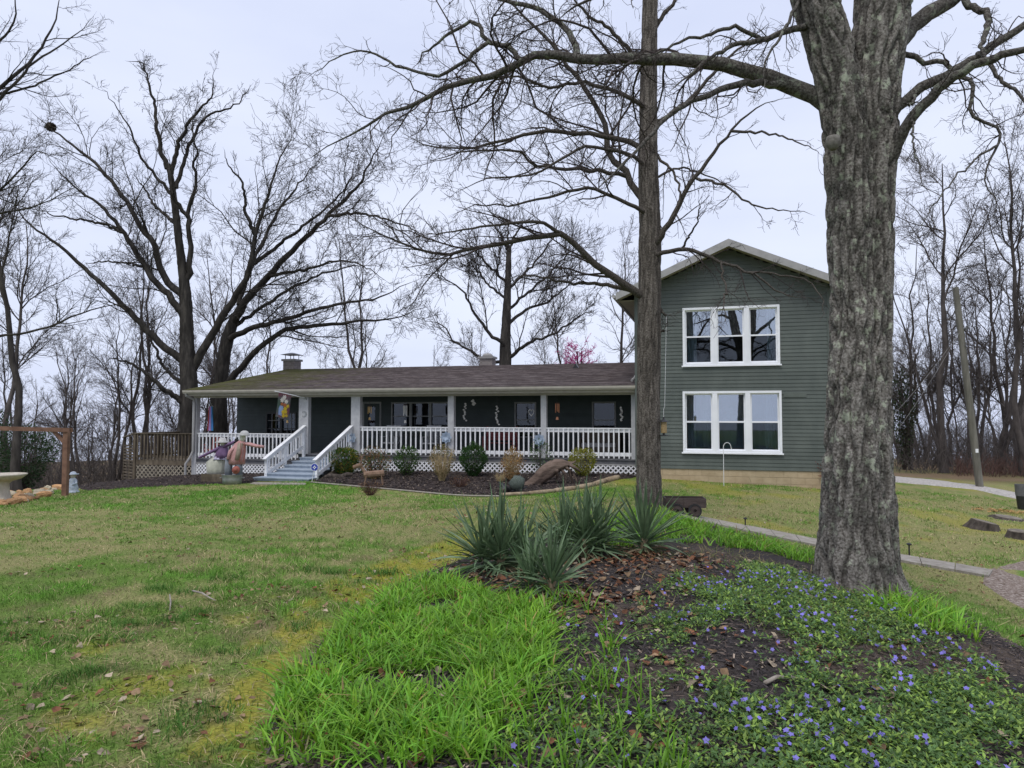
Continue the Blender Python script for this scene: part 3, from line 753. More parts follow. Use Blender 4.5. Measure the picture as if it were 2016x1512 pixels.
tag(link('lawn_grass', mesh_np('lawn_grass', V, Fs, C), M['grassy']), 'short patchy grass and straw of the lawn', 'grass', kind='stuff')
# daylilies: lime green strap leaves in fans
LILY = [(poly_px([(545, 1511), (560, 1400), (600, 1320), (690, 1240), (780, 1165), (870, 1140), (960, 1180), (1070, 1205), (1085, 1270), (1050, 1370), (990, 1440), (960, 1511)]), 2300, (.11, .19)),
        (poly_px([(1100, 1045), (1190, 1030), (1260, 1010), (1310, 1012), (1390, 1040), (1500, 1066), (1600, 1098), (1605, 1115), (1480, 1085), (1330, 1070), (1200, 1085), (1120, 1075)]), 900, (.12, .20)),
        (poly_px([(1690, 1200), (1770, 1185), (1840, 1200), (1900, 1235), (1905, 1265), (1840, 1255), (1740, 1225)]), 170, (.13, .22))]
pr = []
for P, n, hr in LILY:
    x0, y0 = P.min(0) - .05; x1, y1 = P.max(0) + .05
    fx, fy = rng.uniform(x0, x1, n * 6), rng.uniform(y0, y1, n * 6)
    e = np.where(inside(P, fx, fy), edge_dist(P, fx, fy), -edge_dist(P, fx, fy))
    ok = (e > rng.normal(0, .05, len(fx))) & (fbm(fx * 2.5, fy * 2.5, s=111) > .34); fx, fy = fx[ok][:n], fy[ok][:n]
    k = 6; x = np.repeat(fx, k) + rng.normal(0, .022, len(fx) * k); y = np.repeat(fy, k) + rng.normal(0, .022, len(fx) * k)
    h = np.repeat(rng.uniform(*hr, len(fx)), k) * rng.uniform(.55, 1.1, len(x))
    c = np.where(rng.uniform(0, 1, (len(x), 1)) < .04, np.array((.36, .30, .10)), np.array((.20, .42, .035))) * rng.uniform(.6, 1.2, len(x))[:, None] * np.repeat(np.c_[rng.uniform(.85, 1.2, len(fx)), np.ones(len(fx)), rng.uniform(.7, 1.5, len(fx))], k, 0)
    pr.append(blades(x, y, h, rng.uniform(.011, .019, len(x)), np.abs(rng.normal(.26, .17, len(x))), c, 5, curl=1.7))
# stray daylily fans that edge into the periwinkle
x, y = scatter(700, 3, 6.5, 1.2, 30); ok = inside(BED, x, y) & (x > -.6) & (x < .75); x, y = np.repeat(x[ok], 4), np.repeat(y[ok], 4)
pr.append(blades(x + rng.normal(0, .02, len(x)), y + rng.normal(0, .02, len(x)), rng.uniform(.12, .26, len(x)), rng.uniform(.009, .013, len(x)), np.abs(rng.normal(.3, .2, len(x))), np.array((.15, .33, .025)) * rng.uniform(.7, 1.2, len(x))[:, None], 4, curl=.8))
V, Fs, C = merge(pr)
tag(link('daylily_leaves', mesh_np('daylily_leaves', V, Fs, C, True), M['leafy']), 'lime green daylily leaves filling the bed edge', 'daylilies', kind='stuff')
# periwinkle
VIN = np.vstack([poly_px([(960, 1511), (1040, 1380), (1090, 1270), (1180, 1215), (1290, 1165), (1400, 1110), (1500, 1100), (1600, 1150), (1700, 1185), (1800, 1230), (1900, 1275), (2015, 1370)]), [(4.2, 3.4), (3, 2.2), (0, 2)]])
BARE = [poly_px(q) for q in ([(1330, 1085), (1420, 1075), (1470, 1110), (1450, 1160), (1380, 1150)], [(1400, 1230), (1480, 1220), (1560, 1260), (1575, 1330), (1560, 1400), (1480, 1390), (1400, 1340), (1370, 1280)], [(1330, 1330), (1420, 1360), (1560, 1410), (1560, 1470), (1440, 1260), (1330, 1440)])]
def vin_w(x, y):
    w = inside(VIN, x, y) * (.07 + .10 * sstep(5.6, 4.6, y) + .83 * sstep(.42, .59, fbm(x * 1.5, y * 1.5, s=121)))
    for i, B in enumerate(BARE):
        e = np.where(inside(B, x, y), edge_dist(B, x, y), -edge_dist(B, x, y)); w = w * (1 - (.93 if i < 2 else .7) * sstep(-.1, .12, e))
    return w * (.45 + .55 * sstep(.2, 1.2, x - .12 * (7 - y)))
def rhombs(c, d, nrm, L, Wd, fold, cols):
    """folded leaf: base, two sides, tip"""
    s = np.cross(d, nrm); s /= np.linalg.norm(s, axis=1)[:, None] + 1e-9
    L, Wd, fold = L[:, None], Wd[:, None], fold[:, None]
    mid = c + d * L * .45
    V = np.stack([c, mid + s * Wd / 2 + nrm * fold * Wd, c + d * L, mid - s * Wd / 2 + nrm * fold * Wd], 1).reshape(-1, 3)
    b = np.arange(len(c))[:, None] * 4
    return V, [np.concatenate([b + np.array([0, 1, 2]), b + np.array([0, 2, 3])])], np.repeat(cols, 4, 0)
x, y = scatter(60000, 2.6, 8.5, 1.0, 42); ok = rng.uniform(0, 1, len(x)) < vin_w(x, y); x, y = x[ok][:17000], y[ok][:17000]
k = 6; n = len(x)
base = np.stack([x, y, gz(x, y) + .015 + rng.uniform(0, .065, n)], -1)
c = np.repeat(base, k, 0) + rng.normal(0, .012, (n * k, 3))
az = np.repeat(rng.uniform(0, 6.28, n), k) + np.tile(np.arange(k) * (2 * math.pi / k), n) + rng.normal(0, .3, n * k)
el = rng.uniform(-.1, .9, n * k); d = np.stack([np.cos(az) * np.cos(el), np.sin(az) * np.cos(el), np.sin(el)], -1)
nm = np.cross(d, np.stack([-np.sin(az), np.cos(az), np.zeros(n * k)], -1)); nm *= np.sign(nm[:, 2:3] + 1e-9)
tip = rng.uniform(0, 1, (n * k, 1)) < .35
cols = np.where(tip, np.array((.27, .40, .08)), np.array((.11, .20, .06))) * rng.uniform(.6, 1.35, (n * k, 1))
pv = [rhombs(c, d, nm, rng.uniform(.018, .048, n * k), rng.uniform(.009, .021, n * k), rng.uniform(.1, .35, n * k), cols)]
V, Fs, C = merge(pv)
tag(link('periwinkle_leaves', mesh_np('periwinkle_leaves', V, Fs, C), M['leafy']), 'dark green trailing periwinkle carpet under the big trunk', 'periwinkle', kind='stuff')
x, y = scatter(7000, 2.7, 8.2, 1.0, 42); cl = fbm(x * 2.2, y * 2.2, s=131)
ok = (rng.uniform(0, 1, len(x)) < vin_w(x, y) * sstep(.46, .60, cl) + .06 * inside(VIN, x, y)); x, y = x[ok][:900], y[ok][:900]
n = len(x); k = 5; c0 = np.stack([x, y, gz(x, y) + rng.uniform(.055, .11, n)], -1)
tl = rng.normal(0, .5, (n, 2)); nn = np.stack([tl[:, 0], tl[:, 1] - .5, np.ones(n)], -1); nn /= np.linalg.norm(nn, axis=1)[:, None]
a1 = np.cross(nn, [1., 0, 0]); a1 /= np.linalg.norm(a1, axis=1)[:, None]; a2 = np.cross(nn, a1)
az = np.repeat(rng.uniform(0, 6.28, n), k) + np.tile(np.arange(k) * (2 * math.pi / k), n)
d = np.repeat(a1, k, 0) * np.cos(az)[:, None] + np.repeat(a2, k, 0) * np.sin(az)[:, None]
V, Fs, C = rhombs(np.repeat(c0, k, 0), d, np.repeat(nn, k, 0), np.repeat(rng.uniform(.011, .019, n), k), np.repeat(rng.uniform(.011, .016, n), k), np.full(n * k, .1), np.array((.27, .23, .68)) * np.repeat(rng.uniform(.75, 1.25, (n, 1)), k, 0))
tag(link('periwinkle_flowers', mesh_np('periwinkle_flowers', V, Fs, C), M['leafy']), 'small violet blue periwinkle flowers dotted over the leaves', 'flowers', kind='stuff')
# pale dry grass tufts in the bed
x, y = scatter(9000, 5.5, 10, 1.0, 30); ok = inside(BED, x, y) & (x > 1.2) & (x < 3.6) & (fbm(x * 1.7, y * 1.7, s=141) > .52); x, y = x[ok], y[ok]
V, Fs, C = blades(x, y, rng.uniform(.06, .16, len(x)), rng.uniform(.003, .006, len(x)), np.abs(rng.normal(.9, .4, len(x))), np.where(rng.uniform(0, 1, (len(x), 1)) < .55, np.array((.36, .29, .14)), np.array((.15, .20, .05))) * rng.uniform(.7, 1.2, (len(x), 1)), 3, curl=.7)
tag(link('dry_grass', mesh_np('dry_grass', V, Fs, C), M['grassy']), 'bleached dry grass tufts left of the big trunk', 'grass', kind='stuff')
# mulch chips
def chips(x, y, L, w, cols, z0=.02):
    n = len(x); az = rng.uniform(0, 6.28, n); t = rng.normal(0, .25, n); r = rng.normal(0, .3, n)
    d = np.stack([np.cos(az), np.sin(az), t], -1); s = np.stack([-np.sin(az), np.cos(az), r], -1)
    c = np.stack([x, y, gz(x, y) + z0 + rng.uniform(0, .02, n)], -1); L, w = L[:, None] / 2, w[:, None] / 2
    V = np.stack([c - d * L - s * w * .6, c + d * L * .9 - s * w, c + d * L + s * w * .5, c - d * L * .8 + s * w], 1).reshape(-1, 3)
    return V, [np.arange(n)[:, None] * 4 + np.array([0, 1, 2, 3])], np.repeat(cols, 4, 0)
def chipcol(n):
    a = rng.uniform(0, 1, (n, 1)); b = rng.uniform(.5, 1.4, (n, 1))
    return np.where(a < .62, np.array((.050, .042, .042)), np.where(a < .9, np.array((.10, .075, .062)), np.array((.24, .19, .145)))) * b
x, y = scatter(46000, 2.7, 9.5, .9, 42); ok = inside(BED, x, y) & (rng.uniform(0, 1, len(x)) < 1.05 - .75 * np.clip(vin_w(x, y), 0, 1)); x, y = x[ok], y[ok]
pc = [chips(x, y, rng.uniform(.02, .06, len(x)), rng.uniform(.006, .014, len(x)), chipcol(len(x)), .03)]
a = HBED.min(0); b = HBED.max(0); x, y = rng.uniform(a[0], b[0], 26000), rng.uniform(a[1], b[1], 26000); ok = inside(HBED, x, y)
x, y = x[ok], y[ok]; pc.append(chips(x, y, rng.uniform(.05, .11, len(x)), rng.uniform(.015, .03, len(x)), chipcol(len(x)) * .9, .05))
a = DBED.min(0); b = DBED.max(0); x, y = rng.uniform(a[0], b[0], 12000), rng.uniform(a[1], b[1], 12000); ok = inside(DBED, x, y) & ~inside(HSE, x, y)
x, y = x[ok], y[ok]; pc.append(chips(x, y, rng.uniform(.05, .11, len(x)), rng.uniform(.015, .03, len(x)), chipcol(len(x)) * .8, .05))
# bark spill on the slope behind the trunk
x, y = rng.uniform(3.3, 5.0, 6000), rng.uniform(3.5, 8, 6000); u_ = (x - 3.75) + (y - 6.8) * .18
ok = (np.abs(u_) < .35) ; x, y = x[ok], y[ok]; pc.append(chips(x, y, rng.uniform(.02, .06, len(x)), rng.uniform(.006, .014, len(x)), chipcol(len(x)), .02))
V, Fs, C = merge(pc)
tag(link('mulch_chips', mesh_np('mulch_chips', V, Fs, C), M['litter']), 'loose dark bark chips lying on the mulch beds', 'mulch', kind='stuff')
# dead leaves
def dead(x, y, L, cols, z0=.012):
    n = len(x); az = rng.uniform(0, 6.28, n); c = np.stack([x, y, gz(x, y) + z0 + rng.uniform(0, .025, n)], -1)
    d = np.stack([np.cos(az), np.sin(az), rng.normal(0, .25, n)], -1); s = np.stack([-np.sin(az), np.cos(az), rng.normal(0, .25, n)], -1)
    up = np.array([0, 0, 1.]); ts = (-.5, -.25, 0, .25, .5); wd = (.05, .30, .42, .34, .03); Vs = []
    cu = rng.uniform(.1, .8, n)[:, None]; cv = rng.uniform(-.3, .6, n)[:, None]
    for t, w in zip(ts, wd):
        w = w * rng.uniform(.6, 1.2, (n, 1)); m = c + d * L[:, None] * t + up * L[:, None] * cv * t * t
        Vs += [m - s * L[:, None] * w + up * L[:, None] * w * cu, m, m + s * L[:, None] * w + up * L[:, None] * w * cu * rng.uniform(.3, 1.2, (n, 1))]
    V = np.stack(Vs, 1).reshape(-1, 3); b = np.arange(n)[:, None] * 15
    q = [b + np.array([3 * i + j, 3 * i + j + 1, 3 * i + j + 4, 3 * i + j + 3]) for i in range(4) for j in (0, 1)]
    return V, [np.concatenate(q)], np.repeat(cols, 15, 0)
def deadcol(n, red=.3):
    a = rng.uniform(0, 1, (n, 1)); return np.where(a < red, np.array((.19, .085, .045)), np.where(a < .8, np.array((.235, .155, .09)), np.array((.36, .29, .21)))) * rng.uniform(.55, 1.15, (n, 1))
x, y = scatter(5200, 2.6, 16, 1.1); ok = ~inside(BED, x, y) & (fbm(x * .9, y * .9, s=151) > .46) & ~inside(DRIVE, x, y) & ~inside(CURB, x, y); x, y = x[ok][:2000], y[ok][:2000]
pd_ = [dead(x, y, rng.uniform(.022, .065, len(x)), deadcol(len(x)), .0)]
x, y = scatter(2600, 2.7, 9, .9); ok = inside(BED, x, y) & (fbm(x * 1.3, y * 1.3, s=152) > .48); x, y = x[ok][:650], y[ok][:650]
pd_.append(dead(x, y, rng.uniform(.035, .09, len(x)), deadcol(len(x), .45), .03))
YB = [gpt(*q) for q in ((1000, 1135), (1085, 1180), (1270, 1100), (1150, 1090))]
x = np.concatenate([q[0] + rng.normal(0, .42, 300) for q in YB] + [rng.uniform(.2, 2.0, 260)]); y = np.concatenate([q[1] - .25 + rng.normal(0, .45, 300) for q in YB] + [rng.uniform(6.1, 8.2, 260)])
ok = inside(BED, x, y) & (x > -.9); x, y = x[ok], y[ok]
pd_.append(dead(x, y, rng.uniform(.035, .085, len(x)), deadcol(len(x), .55) * .8, .03))
V, Fs, C = merge(pd_)
tag(link('fallen_leaves', mesh_np('fallen_leaves', V, Fs, C), M['litter']), 'curled brown fallen leaves scattered on lawn and bed', 'leaves', kind='stuff')
# fallen twigs
def curve_stick(pts, r, name, label, cat, mat):
    q = MB(); q.tube(pts, r, 6); return tag(q.build(name, mat, smooth=True), label, cat)
pm('stick_grey', (.22, .19, .16), (.38, .34, .29), 12, .85, .4)
P_ = [gpt(1506, 1362), gpt(1530, 1350), gpt(1560, 1352), gpt(1600, 1358), gpt(1635, 1352)]
curve_stick([p + np.array([0, 0, .05]) for p in P_], [.012, .014, .011, .008, .004], 'fallen_stick', 'bent grey stick lying on the bare mulch patch', 'stick', M['stick_grey'])
P_ = [gpt(379, 1172), gpt(398, 1177), gpt(412, 1186), gpt(424, 1192)]
curve_stick([p + np.array([0, 0, .045]) for p in P_], [.008, .009, .007, .004], 'fallen_stick', 'pale bent twig lying on the lawn left of the daylilies', 'stick', M['stick_grey'])
P_ = [gpt(334, 1180), gpt(336, 1196), gpt(334, 1212)]
curve_stick([p + np.array([0, 0, .045]) for p in P_], [.006, .007, .004], 'fallen_stick', 'short pale twig beside the bent lawn twig, pointing at the camera', 'stick', M['stick_grey'])


# ================================================================== TREES
pm('bark_dark', (.030, .027, .024), (.085, .076, .066), 5, .95, .8, 30, (1, 1, .25), c3=(.05, .045, .04), spec=.1)
pm('bark_far', (.050, .043, .040), (.115, .100, .092), 4, .95, 0, None, (1, 1, .3), spec=.1, vary=.25)
pm('bark_twig', (.045, .036, .034), (.085, .070, .066), 6, .95, spec=.1)
pm('bark_red', (.085, .050, .042), (.14, .085, .07), 6, .95, spec=.1)
pm('redbud', (.50, .02, .22), (.62, .05, .32), 4, .8)
def bark_mat(name, dark, mid, light, lich, lo):
    m = bpy.data.materials.new(name); m.use_nodes = True; t = m.node_tree; b = t.nodes['Principled BSDF']; Lk = t.links.new
    b.inputs['Roughness'].default_value = .95; b.inputs['Specular IOR Level'].default_value = .1
    vc = t.nodes.new('ShaderNodeVertexColor'); vc.layer_name = 'Col'
    co = t.nodes.new('ShaderNodeTexCoord')
    n1 = t.nodes.new('ShaderNodeTexNoise'); n1.inputs['Scale'].default_value = 45; n1.inputs['Detail'].default_value = 8; Lk(co.outputs['Object'], n1.inputs['Vector'])
    r1 = t.nodes.new('ShaderNodeValToRGB'); Lk(n1.outputs['Fac'], r1.inputs[0])
    r1.color_ramp.elements[0].color = (*dark, 1); r1.color_ramp.elements[0].position = .3; r1.color_ramp.elements[1].color = (*light, 1); r1.color_ramp.elements[1].position = .75
    e = r1.color_ramp.elements.new(.5); e.color = (*mid, 1)
    n2 = t.nodes.new('ShaderNodeTexNoise'); n2.inputs['Scale'].default_value = 9; n2.inputs['Detail'].default_value = 7; n2.inputs['Roughness'].default_value = .7; Lk(co.outputs['Object'], n2.inputs['Vector'])
    r2 = t.nodes.new('ShaderNodeValToRGB'); Lk(n2.outputs['Fac'], r2.inputs[0]); r2.color_ramp.elements[0].position = lo; r2.color_ramp.elements[1].position = lo + .06
    mx = t.nodes.new('ShaderNodeMix'); mx.data_type = 'RGBA'; Lk(r2.outputs[0], mx.inputs[0]); Lk(r1.outputs[0], mx.inputs[6]); mx.inputs[7].default_value = (*lich, 1)
    mu = t.nodes.new('ShaderNodeMix'); mu.data_type = 'RGBA'; mu.blend_type = 'MULTIPLY'; mu.inputs[0].default_value = 1
    Lk(mx.outputs[2], mu.inputs[6]); Lk(vc.outputs[0], mu.inputs[7]); Lk(mu.outputs[2], b.inputs['Base Color'])
    bp = t.nodes.new('ShaderNodeBump'); bp.inputs['Strength'].default_value = .7; bp.inputs['Distance'].default_value = .012; Lk(n1.outputs['Fac'], bp.inputs['Height']); Lk(bp.outputs[0], b.inputs['Normal'])
    M[name] = m
bark_mat('oak_bark', (.050, .043, .037), (.165, .150, .132), (.32, .30, .27), (.35, .37, .285), .555)
bark_mat('slim_bark', (.055, .046, .038), (.135, .118, .10), (.24, .215, .19), (.26, .27, .21), .70)

def resample(pts, K, wob=0, seed=0):
    pts = np.asarray(pts, float); d = np.r_[0, np.cumsum(np.linalg.norm(np.diff(pts, axis=0), axis=1))]; t = np.linspace(0, d[-1], K)
    # Catmull-Rom through the points
    P = np.vstack([2 * pts[0] - pts[1], pts, 2 * pts[-1] - pts[-2]]); out = []
    for q in t:
        i = min(np.searchsorted(d, q, 'right') - 1, len(pts) - 2); u = (q - d[i]) / (d[i + 1] - d[i] + 1e-9)
        a, b, c, e = P[i], P[i + 1], P[i + 2], P[i + 3]
        out.append(.5 * (2 * b + (c - a) * u + (2 * a - 5 * b + 4 * c - e) * u * u + (3 * b - a - 3 * c + e) * u ** 3))
    out = np.array(out)
    if wob:
        r = np.random.default_rng(seed); w = r.normal(0, wob, (K, 3)); w[0] = 0; out = out + w
    return out
def tubes(P, Rr, sides):
    """P (N,K,3), R (N,K) -> verts, quads"""
    N, K, _ = P.shape
    T = np.empty_like(P); T[:, 1:-1] = P[:, 2:] - P[:, :-2]; T[:, 0] = P[:, 1] - P[:, 0]; T[:, -1] = P[:, -1] - P[:, -2]
    T /= np.linalg.norm(T, axis=2, keepdims=True) + 1e-9
    ch = P[:, -1] - P[:, 0]; ch /= np.linalg.norm(ch, axis=1, keepdims=True) + 1e-9
    a = np.where(np.abs(ch[:, 2:3]) < .8, np.array([[0, 0, 1.]]), np.array([[1., 0, 0]])); ref = np.cross(ch, a); ref /= np.linalg.norm(ref, axis=1, keepdims=True)
    up = np.cross(ref[:, None, :], T); up /= np.linalg.norm(up, axis=2, keepdims=True) + 1e-9; sd = np.cross(T, up)
    an = np.arange(sides) * 2 * math.pi / sides
    V = P[:, :, None] + Rr[:, :, None, None] * (np.cos(an)[:, None] * sd[:, :, None] + np.sin(an)[:, None] * up[:, :, None])
    id_ = np.arange(N * K * sides).reshape(N, K, sides); nx = np.roll(id_, -1, 2)
    Fq = np.stack([id_[:, :-1], nx[:, :-1], nx[:, 1:], id_[:, 1:]], -1).reshape(-1, 4)
    return V.reshape(-1, 3), Fq
def spawn(P, Rr, dens, tmin, ang, lr, K, wander, up, rr, rmin, rg, lmin=.15, lmax=9, tip=.3, nmax=None):
    N, Kp, _ = P.shape; L = np.linalg.norm(np.diff(P, axis=1), axis=2).sum(1)
    cnt = np.maximum(1, rg.poisson(L * dens * (1 - tmin)))
    ix = np.repeat(np.arange(N), cnt)
    if nmax and len(ix) > nmax: ix = rg.choice(ix, nmax, replace=False)
    t = rg.uniform(tmin, 1, len(ix)); f = np.minimum(t * (Kp - 1), Kp - 1.001); i = f.astype(int); u = (f - i)[:, None]
    b = P[ix, i] * (1 - u) + P[ix, i + 1] * u; tn = P[ix, i + 1] - P[ix, i]; tn /= np.linalg.norm(tn, axis=1, keepdims=True) + 1e-9
    rad = Rr[ix, i] * (1 - u[:, 0]) + Rr[ix, i + 1] * u[:, 0]
    rv = rg.normal(0, 1, (len(ix), 3)); rv -= tn * (rv * tn).sum(1, keepdims=True); rv /= np.linalg.norm(rv, axis=1, keepdims=True)
    a = np.radians(rg.uniform(*ang, len(ix)))[:, None]; d = np.cos(a) * tn + np.sin(a) * rv
    ln = np.clip(L[ix] * lr * (1 - .55 * t) * rg.uniform(.5, 1.25, len(ix)), lmin, lmax)
    Q = np.empty((len(ix), K, 3)); Q[:, 0] = b; st = (ln / (K - 1))[:, None]
    for k in range(1, K):
        d = d + rg.normal(0, wander, d.shape) + np.array([0, 0, up]); d /= np.linalg.norm(d, axis=1, keepdims=True); Q[:, k] = Q[:, k - 1] + d * st
    r0 = np.maximum(np.minimum(rad * rr, .003 + ln * .0105), rmin)
    R2 = r0[:, None] * np.linspace(1, tip, K)[None]; R2 = np.maximum(R2, rmin * .8)
    return Q, R2
def batch(lst, sides, off):
    Vs = []; Fs = []; o = 0
    for P, Rr in lst:
        v, f = tubes(P - off, Rr, sides); Vs.append(v); Fs.append(f + o); o += len(v)
    return np.concatenate(Vs), [np.concatenate(Fs)]
class Tree:
    def __init__(s, name, label, base, mat, group=None, rk=.85):
        s.o = thing(name, label, 'tree', base, 0, group); s.b = np.array(base, float); s.mat = mat; s.limbs = []; s.rk = rk
    def limb(s, px, y0, y1, r0, r1, K=22, wob=.012):
        """limb through pixels; depth runs from y0 to y1; r0, r1 half-widths in photo pixels"""
        n = len(px)
        for P, Rr in s.limbs:                   # a side limb starts at the depth of the limb it leaves
            q = P[0] - CAM; sx = 1008 + F * q[:, 0] / (q @ FW); sy = 756 - F * (q @ UPV) / (q @ FW); dd = np.hypot(sx - px[0][0], sy - px[0][1]); i = int(dd.argmin())
            if dd[i] < 22: y1 = y1 + .5 * (P[0, i, 1] - y0); y0 = P[0, i, 1]; break
        dep = np.linspace(y0, y1, n); pts = np.array([at(a, b, c) for (a, b), c in zip(px, dep)])
        P = resample(pts, K, wob * y0 / 10, len(s.limbs)); d = np.linspace(y0, y1, K)
        s.limbs.append((P[None], ((r1 + (r0 - r1) * (1 - np.linspace(0, 1, K)) ** 1.25) * (1.02 - np.linspace(0, 1, K) ** 7) * s.rk / F * d)[None])); return s
    def twigs(s, levels, seed, rmin):
        rg = np.random.default_rng(seed); src = s.limbs; out = []
        for lv in levels:
            nxt = []
            for P, Rr in src:
                nxt.append(spawn(P, Rr, rg=rg, rmin=rmin, **lv))
            src = nxt; out.append(nxt)
        return out
def build_tree(t, lim_sides, levels, sides, seed, rmin, twig_mat=None, limb_smooth=True):
    for lb in t.limbs:
        V, Fs = batch([lb], lim_sides, t.b); link('branch', mesh_np('branch', V, Fs, np.full((len(V), 3), .55), limb_smooth), t.mat, t.o)
    lv = t.twigs(levels, seed, rmin); ps = []
    for k, l_ in enumerate(lv):
        V, Fs = batch(l_, sides[k], t.b); ps.append((V, Fs, np.ones((len(V), 3))))
    V, Fs, C = merge(ps); tw = link('twigs', mesh_np('twigs', V, Fs, C, True), twig_mat or t.mat, t.o); tw['kind'] = 'stuff'
    return len(Fs[0]) * 2
def bark_tube(cent, rad, nth, nz, amp, vs, seed, base, flare=0, hs_=26, roots=0):
    C = resample(cent, nz); d = np.linspace(0, 1, len(rad)); Rr = np.interp(np.linspace(0, 1, nz), d, rad)
    th = np.arange(nth) * 2 * math.pi / nth; ct, sn = np.cos(th), np.sin(th); zz = C[:, 2:3]
    X = ct[None] * Rr[:, None]; Y = sn[None] * Rr[:, None]
    wv = .35 * (fbm(X * 3, Y * 3, zz * 2.2, s=seed + 5, o=3) - .5)                     # furrows wander
    a = fbm((X + wv * .25) * hs_, (Y + wv * .25) * hs_, zz * vs, s=seed, o=3)
    b_ = fbm(X * hs_ * 2.1, Y * hs_ * 2.1, zz * vs * 2.6, s=seed + 9, o=2)
    fur = np.clip(np.abs(a - .5) * 6.5, 0, 1) ** .7; plate = sstep(.36, .5, b_)
    h = fur * (.65 + .35 * plate)
    lump = (fbm(X * 4, Y * 4, zz * 1.3, s=seed + 20, o=2) - .5) * .10 * Rr[:, None]
    hgt = (zz - C[0, 2])
    fl = flare * np.exp(-hgt / .22) * (1 + roots * (fbm(ct[None] * 1.6, sn[None] * 1.6, hgt * 0, s=seed + 33, o=2) - .45) * 3)
    rr_ = Rr[:, None] + (h - .6) * amp + lump + fl
    V = np.stack([C[:, 0:1] + ct * rr_, C[:, 1:2] + sn * rr_, np.broadcast_to(zz, rr_.shape)], -1).reshape(-1, 3) - base
    id_ = np.arange(nz * nth).reshape(nz, nth); nx = np.roll(id_, -1, 1)
    Fq = np.stack([id_[:-1], nx[:-1], nx[1:], id_[1:]], -1).reshape(-1, 4)
    tone = (.33 + .72 * h) * (.82 + .36 * fbm(X * 2, Y * 2, zz * .8, s=seed + 40, o=3))
    return V, [Fq], np.repeat(tone.reshape(-1, 1), 3, 1)

# ---- the big oak on the right: two fused stems
b1 = gpt(1690, 1168); D1 = b1[1] + .28; base1 = np.array([b1[0], D1, float(gz(b1[0], D1))])
t1 = Tree('oak_tree', 'massive grey oak with furrowed lichened bark beside the periwinkle bed', base1, M['oak_bark'], rk=.82)
def cl(pts, D): return [at(a, b, D) for a, b in pts]
cR = cl([(1692, 1185), (1693, 1100), (1702, 900), (1708, 700), (1714, 500), (1718, 300), (1721, 180), (1730, 80), (1741, -20), (1745, -160), (1750, -320)], D1)
rR = np.array([68, 60, 47, 42, 39, 40, 43, 48, 52, 48, 36]) / F * D1
cLf = cl([(1686, 1185), (1680, 1100), (1678, 900), (1678, 700), (1674, 500), (1669, 300), (1655, 180), (1630, 80), (1600, -20), (1575, -140), (1540, -300)], D1 - .06)
rL = np.array([68, 61, 49, 42, 38, 40, 42, 43, 42, 38, 28]) / F * D1
V, Fs, C = merge([bark_tube(cR, rR, 150, 340, .046, 2.7, 3, base1, .13, 13, 1.4), bark_tube(cLf, rL, 150, 340, .046, 2.7, 77, base1, .10, 13, 1.4)])
link('trunk', mesh_np('trunk', V, Fs, C, True), M['oak_bark'], t1.o)
q = MB(); c = at(1640, 278, D1 - .40)
q.lathe([(.02, .05), (.06, .045), (.065, .01), (.07, -.03), (.05, -.07), (.02, -.09)], 14); pm('knot', (.12, .11, .095), (.22, .205, .18), 20, .95, .8); kn = q.build('bark_knot', M['knot'], t1.o, c - base1, True)
